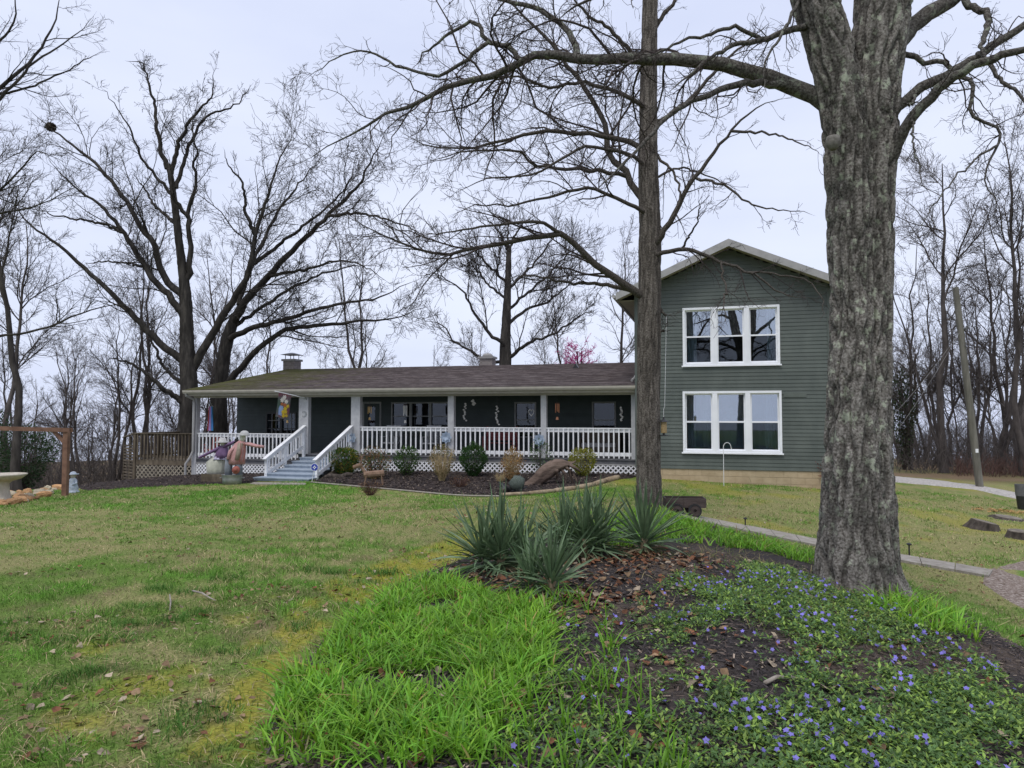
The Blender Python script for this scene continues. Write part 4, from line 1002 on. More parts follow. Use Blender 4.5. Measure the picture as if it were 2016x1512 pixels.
for px, y1, r0, r1 in (
    ([(1640, 215), (1613, 194), (1560, 170), (1508, 150), (1409, 124), (1250, 115), (1153, 118), (1077, 108), (1027, 120), (972, 151), (907, 161), (861, 183), (816, 206), (761, 226), (716, 251), (660, 281), (610, 314), (575, 330)], D1 + .9, 21, 2.2),
    ([(1138, 112), (1135, 95), (1113, 55), (1062, 20), (997, 2), (900, -30), (820, -40)], D1 + 1.3, 9, 2.5),
    ([(1027, 120), (1002, 92), (962, 83), (937, 45), (907, 55), (841, 100), (816, 136)], D1 + .6, 7, 3),
    ([(962, 83), (871, 146), (816, 141), (761, 118), (716, 100), (650, 120), (595, 161)], D1 + .5, 5, 1.5),
    ([(1550, 170), (1488, 163), (1421, 175), (1329, 218), (1250, 298), (1210, 340), (1170, 380)], D1 - .8, 10, 3),
    ([(1610, 42), (1587, 50), (1540, 63), (1484, 83), (1444, 89), (1401, 113), (1353, 150), (1310, 190)], D1 - .5, 9, 3),
    ([(1500, 78), (1470, 62), (1444, 52), (1397, 69), (1345, 81), (1294, 105), (1220, 130)], D1 - .3, 5.5, 2),
    ([(1590, -10), (1567, 12), (1544, 60), (1512, 115), (1504, 139), (1510, 190)], D1 - .7, 5, 2),
    ([(1745, 240), (1765, 216), (1805, 178), (1869, 147), (1925, 111), (2016, 48), (2120, -30)], D1 - .3, 13, 8),
    ([(1735, 345), (1760, 305), (1782, 254), (1825, 198), (1869, 159), (1925, 127), (2016, 95), (2120, 60)], D1 - 1.0, 14, 9),
    ([(1750, 100), (1775, 75), (1805, 44), (1869, 0), (1960, -70)], D1 + .4, 22, 16),
    ([(1760, 107), (1790, 108), (1833, 127), (1849, 115), (1877, 137), (1901, 155), (1917, 163), (1911, 222), (1964, 254), (1964, 286), (1940, 329), (1944, 369), (1964, 401), (1948, 444)], D1 - .6, 7, 1.6),
    ([(1925, 105), (1940, 114), (1976, 163), (2012, 190), (2030, 260)], D1 - .8, 6, 3),
    ([(1890, -20), (1909, 12), (1940, 24), (1944, 52), (1931, 91), (1937, 111)], D1 - .6, 9, 6),
    ([(1805, 178), (1795, 205), (1770, 200)], D1 - .4, 4, 2), ([(1800, 225), (1796, 260), (1800, 300), (1812, 340), (1808, 375)], D1 - .6, 3, 1.2),
    ([(1612, -20), (1560, -90), (1450, -120), (1300, -60), (1200, -20), (1120, 20), (1080, 60)], D1 + .8, 20, 3),
    ([(1964, 286), (1900, 330), (1840, 400), (1800, 470)], D1 - .7, 3, 1)):
    t1.limb(px, D1, y1, r0, r1, 26)
n1 = build_tree(t1, 10, [dict(dens=6.5, tmin=.15, ang=(25, 75), lr=.26, K=8, wander=.27, up=.0, rr=.42, lmax=1.4, lmin=.25), dict(dens=13, tmin=.08, ang=(30, 70), lr=.55, K=6, wander=.26, up=.02, rr=.55, lmax=.7, lmin=.12), dict(dens=18, tmin=.1, ang=(30, 65), lr=.6, K=4, wander=.3, up=.03, rr=.6, lmax=.35, lmin=.07)], [5, 3, 3], 4, .0021, M['bark_twig'])

# ---- the slimmer tree in front of the wing
b2 = gpt(1277, 1003); D2 = b2[1]; base2 = np.array([b2[0], D2, float(gz(b2[0], D2))])
t2 = Tree('hickory_tree', 'tall slim tree with arching limbs standing before the wing corner', base2, M['slim_bark'], rk=1.0)
c2 = cl([(1277, 1010), (1277, 960), (1277, 800), (1278, 620), (1279, 560), (1279, 450), (1276, 300), (1277, 160), (1279, 40), (1282, -100), (1284, -300)], D2)
r2 = np.array([24, 23, 22.5, 22, 21.5, 19, 17, 15.5, 14, 11, 7]) / F * D2
V, Fs, C = bark_tube(c2, r2, 72, 340, .022, 1.9, 15, base2, .05, 22, .8)
link('trunk', mesh_np('trunk', V, Fs, C, True), M['slim_bark'], t2.o)
for px, y1, r0, r1 in (
    ([(1275, 590), (1248, 573), (1193, 533), (1138, 487), (1108, 462), (1062, 465), (1002, 477), (937, 490), (861, 502), (786, 477), (711, 442), (661, 422)], D2 - 1, 8.5, 1.6),
    ([(1108, 462), (1062, 437), (1012, 440), (962, 445), (861, 460), (800, 470)], D2 - 1.5, 4, 1.2),
    ([(1248, 573), (1188, 560), (1128, 558), (1052, 545), (980, 550)], D2 + 1, 4.5, 1.3),
    ([(1272, 400), (1258, 382), (1233, 342), (1198, 301), (1188, 241), (1143, 161), (1090, 90), (1020, 20), (960, -40)], D2 + 1, 7.5, 2.5),
    ([(1233, 347), (1188, 337), (1103, 332), (1052, 322), (1027, 301), (992, 296), (900, 300), (820, 330)], D2 - 1, 4.5, 1.3),
    ([(1275, 425), (1258, 412), (1163, 369), (1088, 387), (1012, 402), (937, 405), (880, 425)], D2 - 1.2, 4.5, 1.3),
    ([(1272, 300), (1250, 286), (1213, 271), (1088, 259), (1012, 271), (942, 291), (861, 291), (811, 274), (780, 255)], D2 + .8, 6, 1.5),
    ([(1270, 215), (1250, 196), (1148, 161), (1088, 171), (1012, 151), (960, 165), (900, 190)], D2 - 1.4, 5, 1.4),
    ([(1275, 130), (1240, 100), (1200, 60), (1150, 20), (1100, -40)], D2 - .5, 5, 2), ([(1278, 80), (1300, 40), (1340, -10), (1400, -60)], D2 + .5, 5, 2.5),
    ([(1275, 330), (1230, 300), (1150, 290), (1060, 340), (960, 350), (880, 390)], D2 - 2, 4.2, 1.2),
    ([(1282, 490), (1303, 464), (1369, 349), (1440, 258), (1488, 214), (1544, 190)], D2 - 1.2, 7, 1.8),
    ([(1369, 350), (1425, 365), (1488, 405), (1548, 413), (1607, 425)], D2 - 1.6, 3, 1), ([(1440, 258), (1508, 262), (1567, 278), (1623, 306)], D2 - 1.4, 3, 1),
    ([(1285, 515), (1302, 500), (1341, 490), (1401, 508), (1472, 536), (1528, 571), (1560, 585), (1610, 588)], D2 - 1.5, 5, 1.2),
    ([(1290, 300), (1330, 350), (1335, 400), (1290, 480)], D2 - .8, 3, 1.2), ([(1341, 490), (1370, 440), (1380, 380)], D2 - .9, 2.4, 1),
    ([(1420, 515), (1428, 570), (1425, 600), (1432, 650)], D2 - 1.4, 2.4, .8), ([(1472, 536), (1560, 545), (1600, 560), (1620, 600), (1610, 640)], D2 - 1.5, 2.2, .8),
    ([(1290, 240), (1330, 220), (1400, 150), (1440, 110), (1520, 40)], D2 + .3, 5, 1.6), ([(1290, 350), (1340, 330), (1400, 350), (1460, 380)], D2 + .7, 2.6, 1),
    ([(1282, 605), (1300, 610), (1312, 624)], D2 - .1, 3.5, 2), ([(1280, 650), (1300, 655), (1310, 650)], D2 - .1, 3.5, 2)):
    t2.limb(px, D2, y1, r0, r1, 22)
n2 = build_tree(t2, 8, [dict(dens=4.4, tmin=.12, ang=(25, 60), lr=.34, K=7, wander=.17, up=-.01, rr=.55, lmax=2.0, lmin=.3), dict(dens=8, tmin=.08, ang=(30, 65), lr=.5, K=6, wander=.24, up=.03, rr=.55, lmax=1.0, lmin=.15), dict(dens=10, tmin=.1, ang=(30, 60), lr=.55, K=4, wander=.26, up=.05, rr=.6, lmax=.5, lmin=.1)], [4, 3, 3], 9, .0034, M['bark_twig'])

# ---- the pair of wide oaks behind the deck
D3 = 32.0; base3 = on_ground(370, D3)
t3 = Tree('oak_tree', 'broad many-limbed dark oak rising behind the brown deck', base3, M['bark_dark'], rk=.85)
bt = at(370, 1000, D3); bt[2] = base3[2] - .1
q = [bt] + [at(a, b, D3) for a, b in ((370, 850), (372, 760), (369, 704), (367, 628), (364, 568), (359, 528), (347, 427), (337, 352), (329, 322))]
rq = np.array([20, 19, 17, 15.5, 13, 11.5, 8.5, 7, 6, 5]) / F * D3
V, Fs, C = bark_tube(q, rq, 40, 160, .035, 2.0, 29, base3, .12, 9, .8)
link('trunk', mesh_np('trunk', V, Fs, C, True), M['bark_dark'], t3.o)
for px, y1, r0, r1 in (
    ([(329, 332), (312, 271), (302, 201), (286, 141), (274, 121), (244, 122)], D3, 6, 1.5), ([(337, 342), (352, 286), (372, 241), (397, 211), (417, 186), (420, 130)], D3 - 1, 6, 1.5),
    ([(347, 370), (372, 291), (397, 241), (427, 221), (467, 206), (482, 186), (500, 160)], D3 + 1, 5, 1.3), ([(366, 575), (374, 502), (372, 427), (387, 352), (382, 322), (389, 301), (379, 260), (390, 200)], D3 - 1, 8, 1.6),
    ([(372, 430), (347, 397), (322, 362), (286, 322), (266, 281), (246, 236), (216, 191), (196, 166)], D3 - 2, 5, 1.3),
    ([(364, 590), (350, 572), (327, 553), (302, 477), (281, 452), (251, 397), (216, 352), (176, 312), (136, 281), (100, 251), (55, 211)], D3 + 1, 9, 1.8),
    ([(366, 640), (350, 605), (302, 548), (271, 502), (241, 457), (211, 417), (166, 382), (126, 347), (90, 306)], D3 - 2, 9, 1.8),
    ([(368, 715), (350, 700), (322, 683), (291, 648), (261, 618), (221, 578), (166, 528), (121, 487), (75, 452), (48, 432), (10, 370)], D3 - 1, 9, 2),
    ([(368, 765), (345, 745), (322, 719), (296, 668), (285, 640)], D3 + 1, 5.5, 2), ([(370, 800), (345, 782), (322, 765), (281, 729), (241, 709), (206, 706)], D3 - 2, 7.5, 2),
    ([(372, 740), (390, 705), (427, 643), (467, 578), (487, 543), (502, 462), (523, 402), (543, 332), (568, 281), (590, 240)], D3 - 1.5, 11, 1.8),
    ([(502, 462), (485, 417), (477, 362), (447, 322), (440, 290)], D3 - 1.5, 5, 1.4), ([(241, 457), (200, 440), (160, 432), (110, 425), (60, 400)], D3 - 2.5, 4, 1.2),
    ([(280, 525), (250, 518), (200, 515), (166, 522)], D3 - 2, 3, 1.4), ([(345, 440), (300, 400), (285, 370), (260, 345)], D3 + 2, 4, 1.4)):
    t3.limb(px, D3, y1, r0, r1, 30, .010)
TW3 = [dict(dens=2.0, tmin=.12, ang=(22, 60), lr=.34, K=8, wander=.17, up=.05, rr=.36, lmax=3.8, lmin=.6), dict(dens=5.0, tmin=.08, ang=(25, 60), lr=.52, K=6, wander=.22, up=.06, rr=.5, lmax=2.0, lmin=.35), dict(dens=7.5, tmin=.1, ang=(25, 60), lr=.6, K=4, wander=.25, up=.06, rr=.6, lmax=1.0, lmin=.2)]
n3 = build_tree(t3, 8, TW3, [4, 3, 3], 14, .0075, M['bark_dark'])
base4 = on_ground(432, D3 + 2.5)
t4 = Tree('oak_tree', 'leaning oak with long limbs reaching over the porch roof', base4, M['bark_dark'], rk=.82); D4 = D3 + 2.5
q = [base4 - np.array([0, 0, .1])] + [at(a, b, D4) for a, b in ((430, 800), (434, 754), (442, 693), (457, 638), (477, 603))]
V, Fs, C = bark_tube(q, np.array([20, 18, 16, 13.5, 11.5, 9.5]) / F * D4, 40, 120, .035, 2.0, 39, base4, .12, 9, .8)
link('trunk', mesh_np('trunk', V, Fs, C, True), M['bark_dark'], t4.o)
for px, y1, r0, r1 in (
    ([(460, 635), (477, 603), (528, 543), (593, 477), (643, 427), (700, 372), (730, 320), (745, 290), (770, 240)], D4 - 4, 10, 1.8),
    ([(500, 520), (553, 480), (603, 440), (653, 400), (690, 350), (700, 300)], D4 - 3, 5, 1.4), ([(470, 600), (490, 540), (520, 470), (560, 400), (600, 350), (640, 300)], D4 + 2, 6, 1.5),
    ([(450, 670), (467, 658), (502, 643), (553, 633), (628, 608), (700, 593), (760, 580), (830, 545)], D4 - 3, 7.5, 1.6),
    ([(436, 765), (452, 749), (502, 693), (553, 653), (603, 643), (700, 633), (780, 625), (850, 600)], D4 - 2, 9, 1.6),
    ([(465, 640), (500, 615), (553, 580), (620, 545), (690, 525), (750, 520)], D4 + 2, 5, 1.3), ([(643, 427), (700, 420), (750, 430), (810, 450), (860, 480)], D4 - 3, 4, 1.2),
    ([(528, 543), (600, 530), (660, 515), (710, 520), (770, 560)], D4 - 4, 4.5, 1.3)):
    t4.limb(px, D4, y1, r0, r1, 30, .010)
n4 = build_tree(t4, 8, TW3, [4, 3, 3], 24, .0078, M['bark_dark'])

# ---- oak behind the ridge
D5 = 42.; base5 = on_ground(995, D5)
t5 = Tree('oak_tree', 'round-crowned bare oak rising behind the middle of the roof', base5, M['bark_dark'], rk=.7)
q = [base5] + [at(a, b, D5) for a, b in ((995, 720), (995, 673), (997, 628), (1000, 553), (1002, 492))]
V, Fs, C = bark_tube(q, np.array([18, 14, 13, 10, 7, 5]) / F * D5, 24, 60, .03, 2, 49, base5, .1, 8, .5)
link('trunk', mesh_np('trunk', V, Fs, C, True), M['bark_dark'], t5.o)
for px, y1, r0, r1 in (([(994, 690), (987, 673), (952, 643), (912, 578), (882, 553), (850, 520)], D5 - 2, 6, 1.4), ([(997, 650), (1010, 630), (1037, 610), (1075, 595), (1120, 560), (1150, 520)], D5 + 2, 5.5, 1.3),
    ([(996, 715), (1015, 695), (1037, 678), (1088, 658), (1138, 628), (1183, 603)], D5 - 2, 6, 1.4), ([(990, 712), (960, 712), (942, 702), (900, 675), (870, 640), (830, 630)], D5 + 2, 5, 1.3),
    ([(1002, 500), (1010, 470), (1030, 440), (1060, 415)], D5, 4, 1.2), ([(1002, 500), (985, 460), (960, 430), (940, 415)], D5 + 2, 4, 1.2), ([(1000, 560), (960, 520), (920, 480), (890, 460)], D5 - 3, 4.5, 1.2),
    ([(1000, 570), (1050, 520), (1090, 470), (1110, 440)], D5 + 1, 4.5, 1.2), ([(999, 590), (960, 560), (930, 520), (900, 500)], D5 + 3, 4, 1.2), ([(999, 610), (1060, 560), (1120, 500), (1160, 470)], D5 + 3, 4.5, 1.2), ([(1002, 495), (1000, 450), (1005, 410)], D5, 4, 1.2)):
    t5.limb(px, D5, y1, r0, r1, 22, .012)
n5 = build_tree(t5, 7, [dict(dens=2.4, tmin=.1, ang=(22, 60), lr=.55, K=7, wander=.15, up=.12, rr=.45, lmax=4.2, lmin=.7), dict(dens=4.5, tmin=.1, ang=(25, 55), lr=.55, K=5, wander=.2, up=.1, rr=.5, lmax=2.0, lmin=.4), dict(dens=6, tmin=.1, ang=(25, 55), lr=.6, K=4, wander=.2, up=.1, rr=.6, lmax=1.0, lmin=.25)], [4, 3, 3], 34, .0095)

# ---- woodland trees: six forms, copied
def proto(seed, hgt, lean, spread, nl, low, rmin, r0, fork=False):
    rg = np.random.default_rng(seed); K = 14; z = np.linspace(0, hgt, K)
    def stem(ang, az):
        dr = np.array([math.cos(az), math.sin(az)]) * math.tan(ang); w = np.cumsum(rg.normal(0, .12, (K, 2)), 0)
        return np.stack([z * dr[0] + w[:, 0] - w[0, 0], z * dr[1] + w[:, 1] - w[0, 1], z], -1)
    P = [stem(lean, rg.uniform(0, 6.28))] + ([stem(lean + .14, rg.uniform(0, 6.28))] if fork else [])
    P = np.stack(P); Rr = np.repeat((r0 * (1 - .88 * (z / hgt) ** .9))[None], len(P), 0); Rr[:, 0] *= 1.25
    L1 = spawn(P, Rr, nl / hgt, low, spread, .42, 8, .16, .07, .55, rmin, rg, lmin=1.0, lmax=6)
    L2 = spawn(*L1, 4.5, .1, (22, 58), .5, 5, .2, .06, .55, rmin, rg, lmin=.5, lmax=3, nmax=520)
    L3 = spawn(*L2, 6.5, .08, (25, 55), .55, 4, .22, .06, .6, rmin, rg, lmin=.3, lmax=1.5, nmax=2600)
    Z3 = np.zeros(3)
    return [mesh_np('trunk', *tubes_np([(P, Rr)], 8), smooth=True), mesh_np('branches', *tubes_np([L1], 4), smooth=True), mesh_np('twigs', *tubes_np([L2, L3], 3), smooth=True)]
def tubes_np(lst, s): return batch(lst, s, np.zeros(3))
PRO = [proto(100, 15, .03, (30, 60), 17, .30, .009, .17), proto(101, 17, .05, (25, 50), 18, .38, .009, .20), proto(102, 12, .10, (30, 65), 16, .2, .008, .11),
       proto(103, 14, .06, (20, 45), 15, .30, .009, .15, True), proto(104, 9, .14, (30, 70), 16, .12, .007, .08), proto(105, 18, .02, (30, 55), 18, .45, .009, .24)]
for p in PRO:
    for me in p: me.materials.append(M['bark_far'])
def wood_tree(k, px, Y, sc, rz, name, label, group, lean=(0, 0), dz=0):
    b = on_ground(px, Y); b[2] -= .08
    o = thing(name, label, 'tree', b, rz, group); o.scale = (sc, sc, sc * 1.0); o.rotation_euler = (lean[0], lean[1], rz)
    for nm, me in zip(('trunk', 'branches', 'twigs'), PRO[k]): tag(link(nm, me, None, o), kind=None if nm == 'trunk' else 'stuff')
    return o
rw = np.random.default_rng(55); NWT = 0
def grove(n, pxr, Yr, scr, ks, name, label, group, seed):
    r_ = np.random.default_rng(seed)
    for i in range(n):
        px = pxr[0] + (pxr[1] - pxr[0]) * (i + r_.uniform(.1, .9)) / n
        wood_tree(int(r_.choice(ks)), px, r_.uniform(*Yr), r_.uniform(*scr), r_.uniform(0, 6.28), name, label, group, tuple(r_.normal(0, .04, 2)))
# single trees that can be told apart
wood_tree(5, 38, 27, .72, .4, 'woodland_tree', 'thick straight trunk at left behind the swing beam', 'trees left of the deck', (0, -.05))
wood_tree(1, 12, 30, .7, 2.0, 'woodland_tree', 'slim dark trunk at the far left edge, beside the thick one', 'trees left of the deck', (0, .05))
wood_tree(3, 300, 40, .95, 1.0, 'woodland_tree', 'pale straight trunk just left of the big deck oak', 'trees left of the deck')
wood_tree(3, 722, 44, 1.0, .3, 'woodland_tree', 'twin-stemmed tree rising behind the roof left of centre', 'trees behind the roof')
wood_tree(1, 1215, 46, .85, 1.3, 'woodland_tree', 'branchy tree behind the roof beside the wing eave', 'trees behind the roof')
wood_tree(0, 535, 46, .85, 2.2, 'woodland_tree', 'thin trunk behind the left chimney', 'trees behind the roof', (0, .1))
wood_tree(2, 397, 36, .9, .2, 'woodland_tree', 'reddish thin straight trunk between the two deck oaks', 'trees left of the deck')
wood_tree(5, 1855, 34, .84, 3.0, 'woodland_tree', 'stout trunk just left of the utility pole', 'trees of the right-hand wood')
wood_tree(3, 1960, 36, .95, 1.7, 'woodland_tree', 'forked leaning trunk right of the utility pole', 'trees of the right-hand wood', (0, -.12))
wood_tree(1, 2010, 33, .9, .6, 'woodland_tree', 'tall leaning trunk at the right edge of the picture', 'trees of the right-hand wood', (0, -.2))
wood_tree(2, 1790, 36, .95, 4.0, 'woodland_tree', 'curved thin tree just right of the big trunk at the gravel track', 'trees of the right-hand wood', (0, .08))
grove(24, (-60, 470), (38, 60), (.55, .85), [0, 1, 2, 3, 4, 2], 'woodland_tree', 'slender bare tree in the thicket left of the deck', 'trees left of the deck', 61)
grove(18, (1775, 2090), (37, 56), (.62, .9), [0, 1, 2, 3, 4], 'woodland_tree', 'slender bare tree in the wood behind the gravel track', 'trees of the right-hand wood', 62)
grove(14, (470, 1250), (48, 66), (.55, .82), [0, 1, 2, 3, 4], 'woodland_tree', 'faint bare treetop showing above the long roof', 'trees behind the roof', 63)
grove(9, (-200, 480), (62, 85), (.7, .95), [0, 1, 3, 4], 'woodland_tree', 'distant bare tree deep in the left-hand wood', 'far trees of the left-hand wood', 64)
grove(7, (1760, 2150), (58, 80), (.7, .95), [0, 1, 3, 4], 'woodland_tree', 'distant bare tree deep in the right-hand wood', 'far trees of the right-hand wood', 65)
# tree beyond the left edge whose boughs enter the sky at top left
base6 = np.array([-13.5, 15.5, float(gz(-13.5, 15.5))])
t6 = Tree('budding_tree', 'budding tree at the left edge whose boughs reach into the top left sky', base6, M['bark_dark'])
q = [base6, base6 + [0, 0, 4], base6 + [.2, .1, 7], base6 + [.3, .2, 10]]
V, Fs, C = bark_tube(q, np.array([.22, .18, .15, .1]), 30, 80, .02, 2.5, 59, base6, .08, 12, .6)
link('trunk', mesh_np('trunk', V, Fs, C, True), M['bark_dark'], t6.o)
D6 = 15.5
for px, y1, r0, r1 in (([(-212, 330), (-100, 270), (-20, 190), (40, 140), (75, 100), (110, 40), (120, -40)], D6 + 1, 8, 1.5), ([(-100, 270), (0, 195), (60, 130), (110, 95), (160, 60), (190, 20)], D6 + 1, 5, 1),
    ([(-205, 260), (-60, 130), (20, 60), (30, 10), (20, -60)], D6, 6, 1.5), ([(-212, 420), (-80, 400), (0, 375), (60, 310), (85, 300), (150, 330)], D6 - 1, 5, 1), ([(-212, 480), (-100, 440), (0, 420), (70, 405), (140, 372), (170, 360)], D6 - 1.5, 4.5, 1),
    ([(-20, 190), (60, 170), (130, 140), (180, 110), (205, 100)], D6 + 1, 3, 1), ([(-210, 700), (-100, 680), (0, 662), (80, 650), (160, 617), (230, 600), (290, 608)], D6, 5, 1.2)):
    t6.limb(px, D6, y1, r0, r1, 24, .008)
n6 = build_tree(t6, 6, [dict(dens=3.2, tmin=.15, ang=(20, 55), lr=.3, K=7, wander=.16, up=.04, rr=.55, lmax=1.9, lmin=.35), dict(dens=8, tmin=.1, ang=(25, 55), lr=.5, K=5, wander=.2, up=.04, rr=.55, lmax=1.0, lmin=.15), dict(dens=9, tmin=.1, ang=(25, 55), lr=.5, K=4, wander=.2, up=.03, rr=.6, lmax=.4, lmin=.1)], [4, 3, 3], 44, .0035)
# trees behind the camera that the wing windows mirror
def back_tree(k, x, y, sc, rz, label, lean=(0, 0)):
    o = thing('woodland_tree', label, 'tree', (x, y, float(gz(x, y)) - .1), rz, 'trees mirrored in the wing windows'); o.scale = (sc,) * 3; o.rotation_euler = (*lean, rz)
    for nm, me in zip(('trunk', 'branches', 'twigs'), PRO[k]): tag(link(nm, me, None, o), kind=None if nm == 'trunk' else 'stuff')
for i, (k, x, y, sc) in enumerate(((5, 13, -6, 1.25), (1, 18, -14, 1.2), (0, 9, -16, 1.3), (5, 22, -22, 1.4), (3, 14, -26, 1.4), (0, 26, -12, 1.2), (2, 5, -24, 1.5), (1, 30, -26, 1.5))):
    back_tree(k, x, y, sc, i * 1.7, 'bare tree standing behind the camera, mirrored in the wing windows')
# redbud behind the roof
br = on_ground(1140, 50); rb = thing('redbud_tree', 'pink blossoming redbud peeking over the roof', 'tree', br)
rg = np.random.default_rng(70); zt = at(1140, 700, 50)[2] - br[2] + .9
Pr = np.stack([np.stack([np.linspace(0, .2 * math.cos(a), 8), np.linspace(0, .2 * math.sin(a), 8), np.linspace(0, zt - .6, 8)], -1) for a in (0, 2, 4)]); Rr_ = np.repeat(np.linspace(.09, .05, 8)[None], 3, 0)
L1 = spawn(Pr, Rr_, 6, .7, (40, 85), .5, 6, .15, .03, .6, .012, rg, lmin=1.0, lmax=1.7); L2 = spawn(*L1, 6, .1, (25, 60), .5, 4, .2, .05, .6, .012, rg, lmin=.3, lmax=.8); L3 = spawn(*L2, 8, .1, (30, 80), .5, 3, .2, 0, .9, .014, rg, lmin=.12, lmax=.3, nmax=2600)
link('trunk', mesh_np('trunk', *tubes_np([(Pr, Rr_), L1], 5), smooth=True), M['bark_far'], rb)['kind'] = 'stuff'
link('crown', mesh_np('crown', *tubes_np([L2, L3], 3)), M['redbud'], rb)['kind'] = 'stuff'
# thicket at the foot of the woods
def brush(name, label, pxr, Yr, n, hr, seed, mat, r0=.012):
    r_ = np.random.default_rng(seed); Yv = r_.uniform(*Yr, n); x = (r_.uniform(*pxr, n) - 1008) / F * Yv
    ok = ~inside(HSE, x, Yv) & ~inside(TRACK, x, Yv); x, Yv = x[ok], Yv[ok]; n = len(x); K = 5
    P = np.empty((n, K, 3)); P[:, 0] = np.stack([x, Yv, gz(x, Yv) - .05], -1); d = np.stack([r_.normal(0, .35, n), r_.normal(0, .35, n), np.ones(n)], -1); h = r_.uniform(*hr, n)[:, None] / (K - 1)
    for k in range(1, K):
        d = d + r_.normal(0, .2, d.shape); d /= np.linalg.norm(d, axis=1, keepdims=True); P[:, k] = P[:, k - 1] + d * h
    Rr = np.repeat((r0 * np.linspace(1, .4, K))[None], n, 0) * r_.uniform(.6, 1.6, (n, 1))
    T2 = spawn(P, Rr, 1.6, .25, (25, 70), .5, 4, .25, .03, .7, r0 * .5, r_, lmin=.3, lmax=1.4)
    tag(link(name, mesh_np(name, *tubes_np([(P, Rr), T2], 3)), mat), label, 'undergrowth', kind='stuff')
brush('undergrowth', 'tangled bare brush at the foot of the left-hand wood', (-120, 470), (33, 62), 2300, (1.2, 4.2), 71, M['bark_far'])
brush('undergrowth', 'tangled bare brush at the foot of the right-hand wood', (1760, 2100), (33, 58), 1500, (.8, 3.6), 72, M['bark_far'])
brush('undergrowth', 'reddish low brambles along the gravel track', (1880, 2080), (31.5, 35), 420, (.4, 1.2), 73, M['bark_red'], .01)

# ================================================================== PLANTS
# ---- yuccas: each leaf its own part, six leaf shapes shared
pm('yucca_leaf', (.075, .13, .065), (.17, .245, .125), 3, .45, .0, spec=.4, vary=.25, trans=.12)
pm('yucca_dead', (.20, .15, .09), (.34, .27, .17), 5, .85, vary=.2)
def leaf_mesh(droop, wd, seg=6, twist=.0):
    V = []; Fs = []
    for k in range(seg + 1):
        t = k / seg; w = wd * (.55 + .9 * t * (1 - t) * 2) * (1 - t ** 3) * .5; x = t - droop * .35 * t ** 3; z = -droop * t * t
        for sgn in (-1, 0, 1): V.append((x, sgn * w, z + (abs(sgn) * w * .55)))
    V[-3:] = [V[-2]] * 3
    for k in range(seg): Fs += [(3 * k + j, 3 * k + j + 1, 3 * k + j + 4, 3 * k + j + 3) for j in (0, 1)]
    me = bpy.data.meshes.new('leaf'); me.from_pydata(V, [], Fs); me.polygons.foreach_set('use_smooth', [True] * len(me.polygons)); me.update(); return me
LG = [leaf_mesh(d, w) for d, w in ((.0, .052), (.05, .056), (.14, .054), (.28, .056), (.5, .052))]
LD = [leaf_mesh(d, .05) for d in (.3, .6)]
for m_ in LG: m_.materials.append(M['yucca_leaf'])
for m_ in LD: m_.materials.append(M['yucca_dead'])
def yucca(px, py, n, ln, label, seed, up=1.0, stem=.12, heads=((0, 0, 1.0),)):
    r_ = random.Random(seed); b = gpt(px, py); o = thing('yucca_plant', label, 'yucca', b, 0, 'yuccas in the foreground bed')
    q = MB(); q.tube([(0, 0, -.05), (0, 0, stem * .6), (.01, 0, stem)], [.06, .05, .04], 8); q.build('stem', M['yucca_dead'], o)
    for hx, hy, hk in heads:
      nh = int(n * hk / sum(h[2] for h in heads)); lnh = ln * (.8 + .2 * hk)
      for i in range(nh):
        f = (i + .5) / nh; el = math.radians(86 - 96 * f ** 1.05 * (1.35 - .35 * up) + r_.gauss(0, 14)); az = i * 2.39996 + r_.gauss(0, .25)
        k = min(4, max(0, int(f * 4.6 + r_.gauss(.3, .9)))); L_ = lnh * r_.uniform(.62, 1.1) * (1 - .15 * f)
        c = link('leaf', LG[k], None, o, (hx + .02 * math.cos(az), hy + .02 * math.sin(az), stem * (.7 + .45 * hk - .8 * f)))
        c.rotation_euler = (r_.gauss(0, .6), -el, az); c.scale = (L_, L_ * r_.uniform(.8, 1.15), L_)
    for i in range(34):
        az = r_.uniform(0, 6.28); c = link('dead_leaf', LD[i % 2], None, o, (.03 * math.cos(az), .03 * math.sin(az), stem * .35)); L_ = ln * r_.uniform(.4, .75)
        c.rotation_euler = (r_.gauss(0, .5), r_.uniform(-.25, .25), az); c.scale = (L_, L_ * .7, L_)
yucca(985, 1130, 290, .76, 'left yucca clump with many upright leaves, leaning over the moss', 1, 1.05, .22, ((0, 0, 1.), (-.2, .1, .8), (.22, .12, .75)))
yucca(1150, 1102, 285, .74, 'tallest yucca clump in the middle, behind the small front one', 2, 1.05, .25, ((0, 0, 1.), (-.24, .05, .8), (.2, .12, .85)))
yucca(1085, 1178, 170, .60, 'front yucca with bare lower stem and curling leaf', 3, .95, .18, ((0, 0, 1.), (-.18, .1, .75)))
yucca(1268, 1092, 110, .74, 'right-hand yucca rosette with wide drooping lower leaves', 4, .85, .20)

